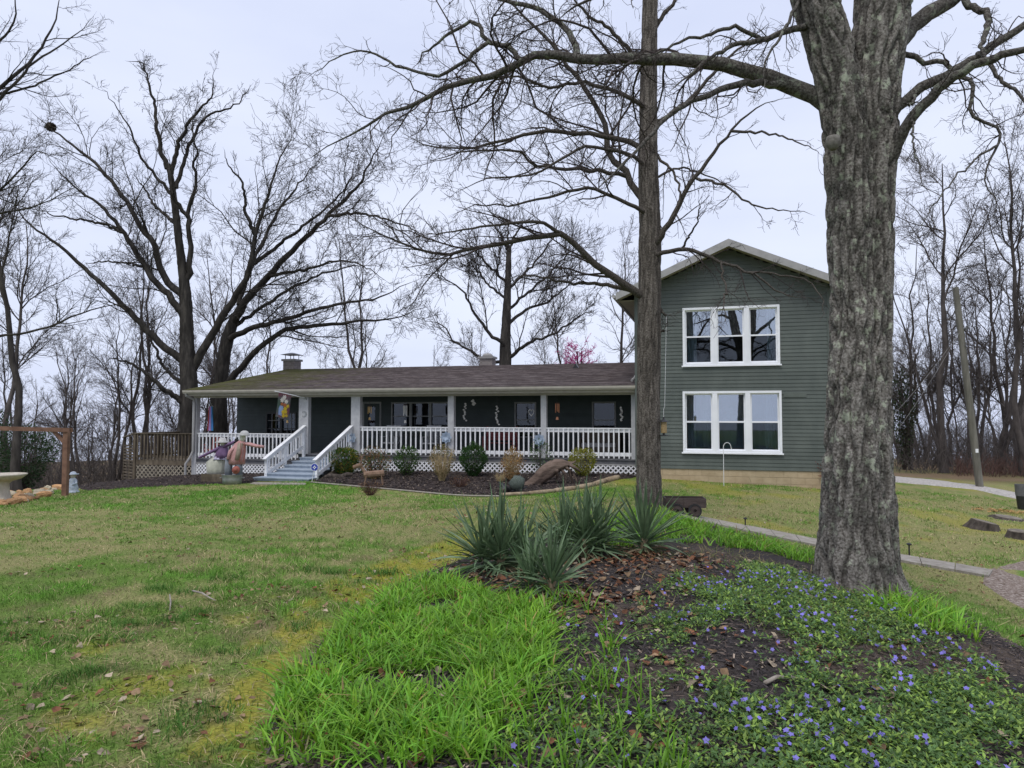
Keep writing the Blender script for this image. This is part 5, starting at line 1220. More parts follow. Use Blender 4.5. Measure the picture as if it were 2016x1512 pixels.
# ---- shrubs
def shrub(name, px, py, w, h, n, cols, label, seed, lf=(.035, .06), stems=26, shape=1.0, smat='bark_twig', shell=.55, group='shrubs along the porch', zup=0, dens_lo=.0, cat='shrub'):
    b = gpt(px, py) if np.isscalar(px) else np.array(px, float); r_ = np.random.default_rng(seed); sc = b[1] / F; w, h = w * sc / 2, h * sc
    o = thing(name, label, cat, b, 0, group); K = 5
    P = np.empty((stems, K, 3)); a = r_.uniform(0, 6.28, stems); rad = np.sqrt(r_.uniform(0, 1, stems)); hh = h * r_.uniform(.6, 1.0, stems)
    for k in range(K):
        t = k / (K - 1); f = t ** 1.2; P[:, k] = np.stack([np.cos(a) * rad * w * (.15 + .75 * f), np.sin(a) * rad * w * (.15 + .75 * f), hh * t - .03 + 0 * a], -1) + r_.normal(0, .02 * t, (stems, 3))
    Rr = np.repeat(np.linspace(.008, .003, K)[None], stems, 0) * max(1, b[1] / 20); L2 = spawn(P, Rr, 4 / max(h, .4), .25, (20, 55), .4, 4, .2, .05, .7, .003 * max(1, b[1] / 20), r_, lmin=.08, lmax=.6)
    tw = link('stems', mesh_np('stems', *tubes_np([(P, Rr), L2], 3)), M[smat], o); tw['kind'] = 'stuff'
    if n:
        n = int(n * 2.0); lf = (lf[0] * 1.25, lf[1] * 1.3); u = r_.normal(0, 1, (n, 3)); u /= np.linalg.norm(u, axis=1, keepdims=True); rr_ = (shell + (1 - shell) * r_.uniform(0, 1, n) ** .5)
        c = u * rr_[:, None]; nz_ = fbm(c[:, 0] * 2.2 + seed, c[:, 1] * 2.2, c[:, 2] * 2.2, s=seed, o=2); c = c * (.78 + .5 * nz_)[:, None]; keep = nz_ > dens_lo; c, u = c[keep], u[keep]; n = len(c)
        taper = np.where(c[:, 2] < 0, 1 - .45 * shape * (-c[:, 2]), 1)
        p = np.stack([c[:, 0] * w * taper, c[:, 1] * w * taper, h * (.52 + zup + c[:, 2] * .5)], -1)
        d = u + r_.normal(0, .6, (n, 3)) + [0, 0, .4]; d /= np.linalg.norm(d, axis=1, keepdims=True); nm = np.cross(d, r_.normal(0, 1, (n, 3))); nm /= np.linalg.norm(nm, axis=1, keepdims=True)
        ci = np.array(cols)[r_.integers(0, len(cols), n)] * r_.uniform(.6, 1.4, (n, 1))
        V, Fs, C = rhombs(p, d, nm, r_.uniform(*lf, n), r_.uniform(*lf, n) * .5, r_.uniform(.1, .3, n), ci)
        lv = link('foliage', mesh_np('foliage', V, Fs, C), M['leafy'], o); lv['kind'] = 'stuff'
    return o
GR, DG, YG, OR, ST = (.06, .13, .025), (.028, .075, .022), (.30, .30, .03), (.30, .16, .06), (.34, .26, .14)
shrub('shrub', 676, 936, 58, 54, 1500, [GR, GR, (.09, .17, .03), (.3, .22, .03)], 'glossy green rounded shrub right beside the stairs', 201, (.04, .075))
shrub('shrub', 738, 946, 62, 62, 800, [OR, (.16, .11, .05), GR], 'rusty half-bare shrub second from the stairs', 202, (.03, .06), 50, shell=.3)
shrub('shrub', 800, 938, 50, 58, 750, [GR, DG, (.08, .15, .03)], 'loose green shrub left of the straw-coloured one', 203, (.035, .07), 22, shell=.3)
shrub('shrub', 870, 950, 52, 64, 900, [ST, (.25, .18, .09), (.14, .15, .04)], 'straw-coloured twiggy shrub in the middle of the bed', 204, (.02, .05), 90, smat='straw', shell=.5, zup=.12)
shrub('shrub', 932, 940, 52, 64, 3400, [DG, (.04, .10, .025), GR], 'dense dark green oval shrub before the lattice', 205, (.025, .05), 20, .9)
shrub('shrub', 1008, 950, 46, 66, 700, [OR, (.36, .22, .08), ST], 'orange-brown dried shrub above the dark root', 206, (.03, .06), 50, smat='straw', shell=.25)
shrub('shrub', 1065, 935, 50, 66, 260, [GR, (.10, .16, .05)], 'thin green sapling behind the driftwood log', 207, (.03, .06), 10, shell=.2)
shrub('shrub', 1147, 940, 54, 56, 1700, [YG, (.20, .24, .03), (.34, .30, .05)], 'yellow-green shrub at the right end of the bed', 208, (.025, .05), 24)
shrub('shrub', 728, 975, 56, 26, 160, [OR, (.15, .09, .05)], 'low reddish twiggy shrub in front of the log deer', 209, (.015, .03), 60, smat='bark_red')
shrub('shrub', 905, 962, 46, 24, 130, [OR, (.15, .09, .05)], 'low bronze twiggy shrub right of the straw-coloured one', 210, (.015, .03), 60, smat='bark_red')
shrub('shrub', 985, 952, 26, 24, 60, [ST], 'little tuft of dry stalks left of the orange shrub', 211, (.02, .04), 40, smat='straw')
shrub('ivy_thicket', on_ground(52, 28.5), None, 110, 130, 2300, [DG, (.035, .06, .025), (.05, .08, .035)], 'dark ivy-clad thicket around the left trunks', 213, (.05, .11), 60, group='dark evergreens', shell=.35, dens_lo=.35)
shrub('ivy_thicket', on_ground(-40, 30), None, 120, 180, 2000, [DG, (.035, .06, .025)], 'dark evergreen mass at the far left edge behind the birdbath', 214, (.05, .11), 50, group='dark evergreens', shell=.35, dens_lo=.35)
shrub('cedar_tree', on_ground(1778, 36), None, 40, 200, 1500, [(.045, .075, .03), (.05, .06, .03), (.06, .055, .03)], 'dark cedar showing just right of the big trunk', 215, (.06, .14), 40, 1.2, group='dark evergreens', shell=.2, dens_lo=.36, cat='tree')
shrub('shrub', 1640, 965, 60, 70, 260, [(.13, .035, .03), (.20, .06, .05)], 'reddish bare shrub at the wing corner behind the big trunk', 216, (.03, .05), 60, smat='bark_red', group='shrubs by the wing')
for i, (px, py, w, h) in enumerate(((1330, 940, 40, 28), (1470, 950, 30, 22), (1530, 952, 60, 22), (1560, 955, 26, 34))):
    x, y = gpt(px, py)[:2]; n = 160; s = w / F * y / 2
    V, Fs, C = blades(x + rng.normal(0, s * .5, n), y + rng.normal(0, .15, n), rng.uniform(.1, h / F * y, n), rng.uniform(.006, .014, n), np.abs(rng.normal(.3, .25, n)), np.array((.14, .19, .05)) * rng.uniform(.6, 1.3, (n, 1)), 3)
    tag(link('weed_tuft', mesh_np('weed_tuft', V, Fs, C), M['grassy']), 'rough grass tuft at the wing foundation', 'grass', 'weed tufts at the foundation', 'stuff')

# ================================================================== OBJECTS
# ---- path slabs
path = bpy.data.objects.new('path', None); COL.objects.link(path); tag(path, 'narrow concrete path across the right-hand lawn', kind='structure')
pm('concrete', (.23, .205, .17), (.35, .32, .275), 9, .9, .4, 50, vary=.06)
up_ = [gpt(x, y) for x, y in ((1330, 1010), (1372, 1018), (1500, 1043), (1610, 1065), (1780, 1096), (1955, 1126))]; lo_ = [gpt(x, y) for x, y in ((1330, 1019), (1372, 1027), (1500, 1054), (1610, 1077), (1780, 1108), (1948, 1138))]
U_, Lo_ = resample(up_, 12), resample(lo_, 12)
for i in range(11):
    a, b, c, d = Lo_[i], Lo_[i + 1], U_[i + 1], U_[i]; e = (b - a) * .012; q = [a + e, b - e, c - e, d + e]
    q = [np.array([p[0], p[1], float(gz(p[0], p[1]))]) for p in q]
    MB().add([p + [0, 0, -.08] for p in q] + [p + [0, 0, .035] for p in q], [(3, 2, 1, 0), (4, 5, 6, 7), (0, 1, 5, 4), (1, 2, 6, 5), (2, 3, 7, 6), (3, 0, 4, 7)]).build('slab', M['concrete'], path)
def path_light(px, py, Y, h, label):
    b = on_ground(px, Y); o = thing('path_light', label, 'path light', b, 0, 'path lights')
    MB().tube([(0, 0, -.05), (0, 0, h * .8)], .012, 8).build('stake', M['black_metal'], o)
    MB().lathe([(.022, h * .8), (.026, h * .86), (.04, h * .88), (.04, h * .93), (.012, h)], 12).build('cap', M['black_metal'], o)
path_light(1464, 1036, 13.0, .17, 'small black path light stake beside the wooden wagon'); path_light(1783, 1094, 11.3, .2, 'small black path light stake right of the big trunk')
# ---- wagon
pm('old_wood', (.040, .030, .027), (.085, .066, .058), 6, .85, .5, 40, (.3, 1, 1), vary=.12)
wb = on_ground(1345, 13.3); wg = thing('wooden_wagon', 'small dark weathered wooden garden wagon behind the slim trunk', 'wagon', wb, -.10)
z0 = .17
for i in range(2):
    a, b = (-.37, -.04) if i == 0 else (-.036, .37)
    MB().box(a, b, -.2, -.178, z0 + .004 * i, z0 + .17).build('side_board', M['old_wood'], wg); MB().box(a, b, .178, .2, z0, z0 + .17).build('side_board', M['old_wood'], wg)
MB().box(-.37, -.348, -.177, .177, z0, z0 + .17).build('end_board', M['old_wood'], wg); MB().box(.348, .37, -.177, .177, z0, z0 + .17).build('end_board', M['old_wood'], wg)
MB().box(-.346, .346, -.176, .176, z0 - .005, z0 + .02).build('floor_board', M['old_wood'], wg)
for i, (x, y) in enumerate(((.16, -.22), (-.16, -.22), (.16, .22), (-.16, .22))):
    wl = bpy.data.objects.new('wheel', None); COL.objects.link(wl); wl.parent = wg; wl.location = (x, y, .12); wl.rotation_euler = (R(90), 0, R(8))
    MB().lathe([(.10, -.018), (.125, -.018), (.125, .018), (.10, .018), (.10, -.018)], 20).build('tyre', M['black_metal'], wl)
    MB().lathe([(.10, -.010), (.10, .010), (.03, .02), (.03, -.02)][::1], 16).build('rim', M['old_wood'], wl)
    MB().bar((x - .06, y * .8, .12), (x - .02, y * .8, z0), .02, .02).build('axle_bracket', M['black_metal'], wg)
# ---- shepherd's hook and feeder
bh = gpt(1423, 947); bh = on_ground(1423, 21.0); hk = thing('garden_hook', 'white shepherd hook standing in front of the lower wing window', 'hook', bh)
ph = [(0, 0, -.1), (0, 0, 1.15)] + [(.11 - .11 * math.cos(t), 0, 1.15 + .13 * math.sin(t)) for t in np.linspace(.15, 2.9, 9)] + [(.235, 0, 1.08), (.25, 0, 1.12)]
MB().tube(ph, .009, 6).build('rod', M['white_paint'], hk)
bf = at(1307, 858, D2 - .1); fd_ = thing('bird_feeder', 'tube bird feeder hanging on a long cord beside the slim trunk', 'bird feeder', bf)
pm('seed', (.25, .17, .08), (.38, .28, .14), 40, .6)
MB().lathe([(.0, 0), (.085, .0), (.085, .012), (.02, .02), (.02, .05)], 14).build('tray', M['black_metal'], fd_)
MB().lathe([(.052, .05), (.055, .06), (.055, .24), (.052, .25)], 14).build('seed_tube', M['seed'], fd_)
MB().lathe([(.085, .25), (.08, .262), (.02, .30), (.012, .34)], 14).build('roof', M['black_metal'], fd_)
MB().tube([(0, 0, .33), (0, 0, at(1308, 806, D2 - .1)[2] - bf[2]), (.02, 0, at(1308, 800, D2 - .1)[2] - bf[2]), (at(1312, 624, D2 - .1) - bf)], .0035, 4).build('cord', M['white_paint'], fd_)
# ---- stumps and planter at right
pm('stump_wood', (.035, .028, .024), (.10, .082, .068), 10, .95, .8, 30, (1, 1, .2)); pm('cut_wood', (.13, .11, .09), (.24, .21, .17), 8, .9, .3)
def stump(px, py, r, h, label, seed, tilt=.1):
    b = gpt(px, py); o = thing('tree_stump', label, 'stump', b, 0, 'cut stumps on the right-hand lawn'); n = 18; r_ = random.Random(seed); k = [r_.uniform(.85, 1.2) for _ in range(n)]
    pr = [(r * 1.45, -.06), (r * 1.15, h * .35), (r, h)]
    MB().lathe(pr, n, wob=lambda a, i: k[int(a * n) % n] if i < 2 else .5 + .5 * k[int(a * n) % n]).build('bark', M['stump_wood'], o)
    t = MB().lathe([(r * .93, h), (r * .9, h + .012), (r * .4, h + .014)], n).build('cut_face', M['cut_wood'], o); o.rotation_euler = (R(4), tilt, 0); return o
stump(1935, 1042, .24, .17, 'dark low stump in the middle of the right-hand lawn', 1, .22); stump(2003, 1060, .17, .15, 'dark cut stump at the right edge below the others', 2, 0); stump(1985, 1022, .30, .05, 'flat sawn-off stump with orange chips around it', 3, .1)
x, y = gpt(1970, 1008)[:2]; n = 240; x, y = x + rng.normal(0, .45, n), y + rng.normal(0, .2, n)
V, Fs, C = chips(x, y, rng.uniform(.04, .1, n), rng.uniform(.02, .04, n), np.array((.42, .25, .10)) * rng.uniform(.6, 1.2, (n, 1)), .03); tag(link('wood_chips', mesh_np('wood_chips', V, Fs, C), M['litter']), 'orange wood chips around the flat stump', 'wood chips', kind='stuff')
bp_ = gpt(2012, 1003); pt = thing('planter_barrel', 'dark two-tone barrel planter cut by the right edge of the picture', 'planter', bp_)
pm('grey_plastic', (.10, .10, .105), (.14, .14, .14), 8, .6)
MB().lathe([(.10, 0), (.13, .3), (.135, .38)], 18).build('pot_base', M['black_metal'], pt); MB().lathe([(.145, .38), (.155, .58), (.16, .7), (.14, .7), (.13, .6)], 18).build('pot_rim', M['grey_plastic'], pt)
# ---- utility pole
bpz = on_ground(1924, 26.5); tp = at(1881, 566, 26.8); up = thing('utility_pole', 'weathered grey leaning utility pole at the gravel track', 'pole', bpz); pm('pole_wood', (.11, .105, .085), (.20, .19, .16), 6, .9, .5, 40, (1, 1, .15))
dv = tp - bpz; MB().tube([dv * t for t in (-.03, .25, .5, .75, 1)], [.13, .126, .12, .114, .108], 14).build('shaft', M['pole_wood'], up, smooth=False)
MB().box(-.05, .05, -.17, -.155, 1.28, 1.42).build('tag_plate', M['white_paint'], up, dv * .001 + np.array([-.17, 0, 0]))
for t, dx in ((.78, .13), (.79, .2)): MB().lathe([(.03, 0), (.05, .03), (.05, .09), (.02, .12)], 10).build('insulator', M['grey_plastic'], up, dv * t + np.array([dx, -.1, 0]))
MB().tube([dv * .70 + np.array([0, -.15, 0]), dv * .72 + np.array([.1, -.15, 0])], .02, 6).build('bracket', M['grey_plastic'], up)
for i in (0, 1):
    q = at(1700, 935 - i * 60, 23.5); MB().tube([dv * .78 + (q - bpz - dv * .78) * t - np.array([0, 0, .9 * t * (1 - t)]) for t in np.linspace(0, 1, 9)], .004, 4).build('service_wire', M['trim_grey'], up)
# ---- swing frame
pm('red_timber', (.14, .075, .05), (.25, .14, .095), 5, .8, .3, 30, vary=.1)
bs = on_ground(133, 20.0); sw = thing('swing_frame', 'reddish timber swing frame at the left edge of the lawn', 'swing frame', bs); zt = at(140, 843, 20)[2] - bs[2]
xl = -3.2; gl_ = float(gz(bs[0] + xl, 20.3)) - bs[2]
MB().box(-.065, .065, -.065, .065, -.15, zt).build('post', M['red_timber'], sw); MB().box(xl - .09, xl + .09, .23, .37, gl_ - .15, zt + .02).build('post', M['red_timber'], sw)
MB().bar((.14, -.09, zt - .05), (xl - .15, .21, zt + .02), .045, .115).build('beam', M['red_timber'], sw); MB().bar((.10, .095, zt - .06), (xl - .12, .395, zt + .02), .045, .115).build('beam', M['red_timber'], sw)
MB().bar((-.38, .0, zt - .06), (-.03, 0, zt - .42), .06, .09).build('brace', M['red_timber'], sw); MB().bar((xl + .42, .28, zt), (xl + .05, .3, zt - .36), .06, .09).build('brace', M['red_timber'], sw)
bb = on_ground(14, 18.2); bd = thing('birdbath', 'pale concrete birdbath with scalloped basin at the left edge', 'birdbath', bb); pm('bath_stone', (.42, .37, .29), (.55, .50, .42), 8, .85, .4)
zz = at(14, 935, 18.2)[2] - bb[2]
MB().lathe([(.23, -.05), (.22, .06), (.15, .12), (.11, .3), (.10, zz - .22), (.16, zz - .16), (.2, zz - .12)], 18, wob=lambda a, i: 1 + .05 * math.cos(a * 2 * math.pi * 9)).build('pedestal', M['bath_stone'], bd, smooth=True)
MB().lathe([(.16, zz - .16), (.36, zz - .10), (.47, zz - .01), (.485, zz + .02), (.46, zz + .03), (.35, zz - .05), (.1, zz - .07)], 36, wob=lambda a, i: 1 + .02 * math.cos(a * 2 * math.pi * 18)).build('basin', M['bath_stone'], bd, smooth=True)
# ---- border stones
pm('stone_orange', (.36, .17, .07), (.52, .33, .17), 7, .9, .5, 30, vary=.25); pm('stone_tan', (.36, .30, .20), (.50, .43, .32), 7, .9, .5, 30, vary=.2)
def rock_mesh(seed, mat):
    r_ = np.random.default_rng(seed); n, m_ = 6, 8; V = [(0, 0, -.6)]
    for i in range(1, n):
        a = math.pi * i / n
        for j in range(m_):
            p = np.array([math.sin(a) * math.cos(2 * math.pi * j / m_), math.sin(a) * math.sin(2 * math.pi * j / m_) * .8, -math.cos(a) * .65]); V.append(tuple(p * r_.uniform(.82, 1.12)))
    V.append((0, 0, .62)); Fs = [(0, 1 + (j + 1) % m_, 1 + j) for j in range(m_)]
    for i in range(n - 2): Fs += [(1 + i * m_ + j, 1 + i * m_ + (j + 1) % m_, 1 + (i + 1) * m_ + (j + 1) % m_, 1 + (i + 1) * m_ + j) for j in range(m_)]
    e = len(V) - 1; Fs += [(e, 1 + (n - 2) * m_ + j, 1 + (n - 2) * m_ + (j + 1) % m_) for j in range(m_)]
    me = bpy.data.meshes.new('stone'); me.from_pydata(V, [], Fs); me.update(); me.materials.append(mat); return me
RK = [rock_mesh(s, M['stone_tan'] if s in (3, 6) else M['stone_orange']) for s in range(8)]
rs = random.Random(9)
def stone(p, r, lab, grp='stones around the birdbath'):
    k = rs.randrange(8); o = link('border_stone', RK[k], None, None, (p[0], p[1], p[2] + r * .38)); o.scale = (r * rs.uniform(.9, 1.25), r, r * rs.uniform(.8, 1)); o.rotation_euler = (rs.gauss(0, .2), rs.gauss(0, .2), rs.uniform(0, 6.28))
    tag(o, lab, 'stone', grp)
for i in range(54):
    t = rs.random(); px = -35 + 152 * t; py = 992 - 24 * max(0, t - .35) / .65 + rs.gauss(0, 3) - rs.choice((0, 0, 9, 14)) * (1 - .6 * t)
    stone(gpt(px, py), rs.uniform(.10, .19), 'rounded orange-tan field stone in the low border around the birdbath')
stone(gpt(131, 968), .14, 'single orange stone at the foot of the swing post')
# ---- figurine
bg_ = on_ground(148, 21.0); fg = thing('garden_statue', 'small grey-blue garden figurine with hat beside the swing post', 'statue', bg_); pm('statue_blue', (.30, .36, .44), (.52, .56, .60), 14, .7, .3)
MB().lathe([(.17, -.02), (.17, .05), (.13, .06), (.15, .12), (.12, .22), (.085, .33), (.10, .38), (.05, .44)], 16).build('robe', M['statue_blue'], fg, smooth=True)
MB().lathe([(.02, .42), (.06, .45), (.07, .50), (.05, .55), (.02, .57)], 14).build('head', M['bath_stone'], fg, smooth=True); MB().lathe([(.15, .535), (.15, .55), (.08, .56), (.07, .60), (.02, .62)], 16).build('hat', M['statue_blue'], fg, smooth=True)
for s in (-1, 1): MB().tube([(s * .08, 0, .38), (s * .13, -.05, .28), (s * .05, -.12, .24)], [.035, .03, .02], 8).build('arm', M['statue_blue'], fg, smooth=True)
# ---- brown deck left of the porch (house-aligned)
dk = thing('deck', 'weathered brown timber deck with railing left of the porch', 'deck', H(-21.8, .9, 0), -A16)
X0, X1, Z0, ZT, ZG = -1.55, 1.52, -.22, .87, -1.25
for i in range(18): MB().box(X0, X1, .02 + i * .15, .163 + i * .15, Z0 - .04, Z0).build('floor_plank', M['deck_wood'], dk)
MB().box(X0, X1, -.03, .015, Z0 - .20, Z0 - .002).build('rim_board', M['deck_wood'], dk); MB().box(X0 - .04, X0 - .003, -.03, 2.7, Z0 - .20, Z0 - .002).build('rim_board', M['deck_wood'], dk)
for x, y in ((X0, -.05), (X1 - .1, -.05), (X0 - .05, 1.3), (X0 - .05, 2.65)): MB().box(x - .05, x + .05, y - .05, y + .05, ZG - .2, ZT - .03).build('post', M['deck_wood'], dk)
MB().box(X0 - .08, X1, -.12, .02, ZT - .03, ZT + .01).build('handrail', M['deck_wood'], dk); MB().box(X0 - .12, X0 + .02, .025, 2.75, ZT - .03, ZT + .01).build('handrail', M['deck_wood'], dk)
for z in (Z0 + .1, ZT - .12): MB().box(X0 + .05, X1 - .15, -.045, -.01, z, z + .09).build('rail', M['deck_wood'], dk); MB().box(X0 - .07, X0 - .04, .0, 2.6, z, z + .09).build('rail', M['deck_wood'], dk)
for k in range(17): x = X0 + .15 + k * .168; MB().box(x - .022, x + .022, -.09, -.048, Z0 + .02, ZT - .04).build('baluster', M['deck_wood'], dk)
for k in range(12): y = .15 + k * .2; MB().box(X0 - .11, X0 - .072, y - .022, y + .022, Z0 + .02, ZT - .04).build('baluster', M['deck_wood'], dk)
pm('lattice_tan', (.26, .225, .17), (.37, .33, .26), 5, .85, vary=.12); lattice(X0 + .06, X1, ZG, Z0 - .21, -.03, M['lattice_tan'], dk, pitch=.2, w=.045)
for k in range(13):  # louvred side screen
    z = ZG + .1 + k * .125; MB().bar((X0 - .12, .05, z), (X0 - 1.5, .9, z - .05), .02, .07).build('screen_slat', M['deck_wood'], dk)
MB().bar((X0 - .05, .0, ZT - .02), (X0 - 1.55, .93, ZT - .22), .12, .035).build('screen_cap', M['deck_wood'], dk)
for x, y in ((X0 - .75, .48), (X0 - 1.5, .94)): MB().box(x - .04, x + .04, y - .04, y + .04, ZG - .45, ZT - .06 - abs(y) * .2).build('screen_post', M['deck_wood'], dk)
pm('red_paint', (.28, .04, .03), (.38, .07, .05), 5, .6); dc = thing('deck_chair', 'rust-red slatted chair standing on the brown deck', 'chair', H(-20.75, 2.2, Z0), -A16 + .5)
for i in range(4): MB().box(-.25 + i * .13, -.14 + i * .13, -.25, .25, .36, .385).build('seat_slat', M['red_paint'], dc)
for i in range(5): MB().bar((-.22 + i * .11, .24, .38), (-.24 + i * .12, .48, 1.0 - .03 * abs(i - 2)), .09, .02).build('back_slat', M['red_paint'], dc)
for x in (-.26, .28):
    for y in (-.22, .22): MB().box(x - .025, x + .025, y - .025, y + .025, 0, .57 if y < 0 else .5).build('leg', M['red_paint'], dc)
    MB().box(x - .05, x + .05, -.3, .3, .57, .595).build('armrest', M['red_paint'], dc)
# ---- scarecrows
pm('purple', (.13, .075, .155), (.20, .125, .23), 6, .9, .6, 12); pm('pink', (.38, .20, .19), (.50, .29, .275), 6, .9, .6, 12); pm('cream', (.42, .42, .35), (.56, .55, .46), 5, .9, .5, 9)
pm('lavender', (.40, .36, .50), (.52, .48, .62), 7, .9, .4); pm('denim', (.14, .155, .18), (.22, .235, .26), 8, .9, .5); pm('galv', (.26, .27, .27), (.40, .41, .41), 5, .5, .1, metal=.5); pm('vest', (.22, .18, .14), (.33, .27, .21), 8, .9)
pm('hat_grey', (.36, .36, .35), (.48, .47, .45), 8, .8); pm('clay_red', (.24, .07, .055), (.33, .12, .09), 6, .8); pm('black_cloth', (.012, .011, .012), (.02, .02, .02), 6, .95)
def loft(rings, n=16, wav=0, wf=7):
    """rings: (cx, cy, z, rx, ry)"""
    q = MB(); V = []
    for i, (cx, cy, z, rx, ry) in enumerate(rings):
        for k in range(n):
            a = 2 * math.pi * k / n; w = 1 + wav * (math.sin(a * wf + i * .6) + .5 * math.sin(a * (wf * 2 + 1) + i)) * (.35 + .65 * abs(1 - i / len(rings))); V.append((cx + rx * w * math.cos(a), cy + ry * w * math.sin(a), z))
    m_ = len(rings); Fs = [(i * n + k, i * n + (k + 1) % n, (i + 1) * n + (k + 1) % n, (i + 1) * n + k) for i in range(m_ - 1) for k in range(n)] + [tuple(range(n - 1, -1, -1)), tuple((m_ - 1) * n + k for k in range(n))]
    return q.add(V, [f[::-1] for f in Fs] if rings[0][2] > rings[-1][2] else Fs)
def px_frame(px, py):
    b = gpt(px, py); k = b[1] / F
    return b, k, (lambda x, y: np.array([(x - px) * k, 0, (py - y) * k]))
b, k, T_ = px_frame(424, 950)
box_ = thing('planter_box', 'grey-green wooden planter box holding the purple-shirted scarecrow', 'planter', b, -.1)
for i in range(3): MB().box(-.36, .36, -.26, -.235, .005 + i * .1, .1 + i * .1).build('side_board', M['deck_wood'], box_); MB().box(-.36, .36, .235, .26, .005 + i * .1, .1 + i * .1).build('side_board', M['deck_wood'], box_)
for x in (-.37, .345): MB().box(x, x + .025, -.234, .234, 0, .3).build('end_board', M['deck_wood'], box_)
MB().box(-.34, .34, -.23, .23, .2, .26).build('soil', M['mulch'], box_)
s1 = thing('scarecrow', 'scarecrow in purple shirt and cream skirt with straw hat and outstretched arms', 'scarecrow', b + [0, 0, .2])
loft([(0, 0, 0, .26, .16), (0, 0, .25, .29, .18), (0, 0, .48, .30, .17), (.08, 0, .64, .2, .12)], 44, .07, 9).build('skirt', M['cream'], s1, smooth=True)
loft([(.17, -.02, .56, .30, .17), (.18, -.02, .62, .26, .15), (.2, 0, .74, .17, .12)], 32, .12, 11).build('petticoat', M['lavender'], s1, smooth=True)
loft([(.22, -.03, .60, .25, .15), (.21, -.03, .78, .2, .13), (.22, -.02, .95, .18, .09), (.26, 0, 1.04, .09, .06)], 36, .09, 7).build('shirt', M['purple'], s1, smooth=True)
q = MB(); q.tube([(.16, -.03, .98), (.0, -.06, .88), (-.2, -.1, .78), (-.44, -.12, .66), (-.5, -.12, .63)], [.09, .10, .085, .075, .06], 10, flat=.55); q.build('sleeve', M['purple'], s1, smooth=True)
q = MB(); q.tube([(.28, -.03, .98), (.48, -.06, 1.08), (.7, -.08, 1.18)], [.09, .10, .08], 10, flat=.55); q.build('sleeve', M['purple'], s1, smooth=True)
MB().tube([(.68, -.08, 1.10), (.73, -.08, 1.24)], [.09, .07], 8).build('cuff', M['black_cloth'], s1, smooth=True)
loft([(.24, 0, 1.02, .07, .07), (.24, 0, 1.10, .10, .10), (.24, 0, 1.2, .09, .09)], 12).build('head', M['cream'], s1, smooth=True)
MB().lathe([(.23, 1.12), (.24, 1.14), (.12, 1.18), (.11, 1.26), (.05, 1.29)], 20, (.22, 0, 0), wob=lambda a, i: 1 + .06 * math.cos(a * 12)).build('hat', M['hat_grey'], s1, smooth=True)
b, k, T_ = px_frame(457, 953)
tb = thing('metal_tub', 'galvanised metal tub holding the pink-coated scarecrow', 'tub', b, -.1)
loft([(0, 0, 0, .30, .22), (0, 0, .16, .32, .24), (0, 0, .30, .34, .25), (0, 0, .31, .35, .26), (0, 0, .31, .33, .24), (0, 0, .22, .32, .23)], 24).build('tub_wall', M['galv'], tb, smooth=True)
for x in (-.36, .36): MB().tube([(x * .96, -.06, .22), (x * 1.08, -.05, .2), (x * 1.08, .05, .2), (x * .96, .06, .22)], .01, 6).build('handle', M['galv'], tb)
s2 = thing('scarecrow', 'scarecrow in pink coat, tan vest and grey trousers with helmet-like hat', 'scarecrow', b + [0, 0, .2])
for x0, x1 in ((-.12, -.10), (.22, .16)): q = MB(); q.tube([(x0, 0, -.02), (x0, -.02, .3), (x1, 0, .66)], [.11, .12, .12], 12); q.build('trouser_leg', M['denim'], s2, smooth=True)
loft([(.10, 0, .44, .28, .16), (.12, 0, .62, .27, .16), (.2, 0, .9, .22, .14), (.24, 0, 1.10, .18, .09), (.28, 0, 1.2, .08, .06)], 40, .08, 7).build('coat', M['pink'], s2, smooth=True)
loft([(.2, -.09, .58, .10, .10), (.24, -.09, .85, .10, .09), (.28, -.07, 1.12, .085, .07)], 14).build('vest', M['vest'], s2, smooth=True)
for pts, rr_ in (([(.36, 0, 1.10), (.55, -.02, 1.08), (.8, -.04, 1.02), (1.02, -.04, 1.0)], [.10, .13, .11, .09]), ([(.1, 0, 1.05), (-.05, -.08, .85), (-.1, -.14, .6)], [.10, .11, .09])):
    q = MB(); q.tube(pts, [r * .9 for r in rr_], 12, flat=.55); q.build('sleeve', M['pink'], s2, smooth=True)
loft([(.30, 0, 1.16, .06, .06), (.32, 0, 1.25, .085, .085), (.33, 0, 1.36, .09, .09), (.33, 0, 1.42, .05, .05)], 12).build('head', M['cream'], s2, smooth=True)
MB().lathe([(.17, 1.36), (.165, 1.38), (.14, 1.43), (.11, 1.49), (.05, 1.52)], 18, (.38, -.02, 0)).build('hat', M['hat_grey'], s2, smooth=True)
q = MB(); q.lathe([(.13, 0), (.12, .02), (.07, .03), (.065, .09), (.03, .11)], 18); h_ = q.build('red_hat', M['clay_red'], s2, (.20, -.22, .27), True); h_.rotation_euler = (R(80), 0, 0)
for x in (.34, .46): q = MB(); q.tube([(x - .04, -.13, 1.12), (x, -.16, .8), (x - .06, -.16, .52)], .012, 5); q.build('suspender', M['clay_red'], s2)
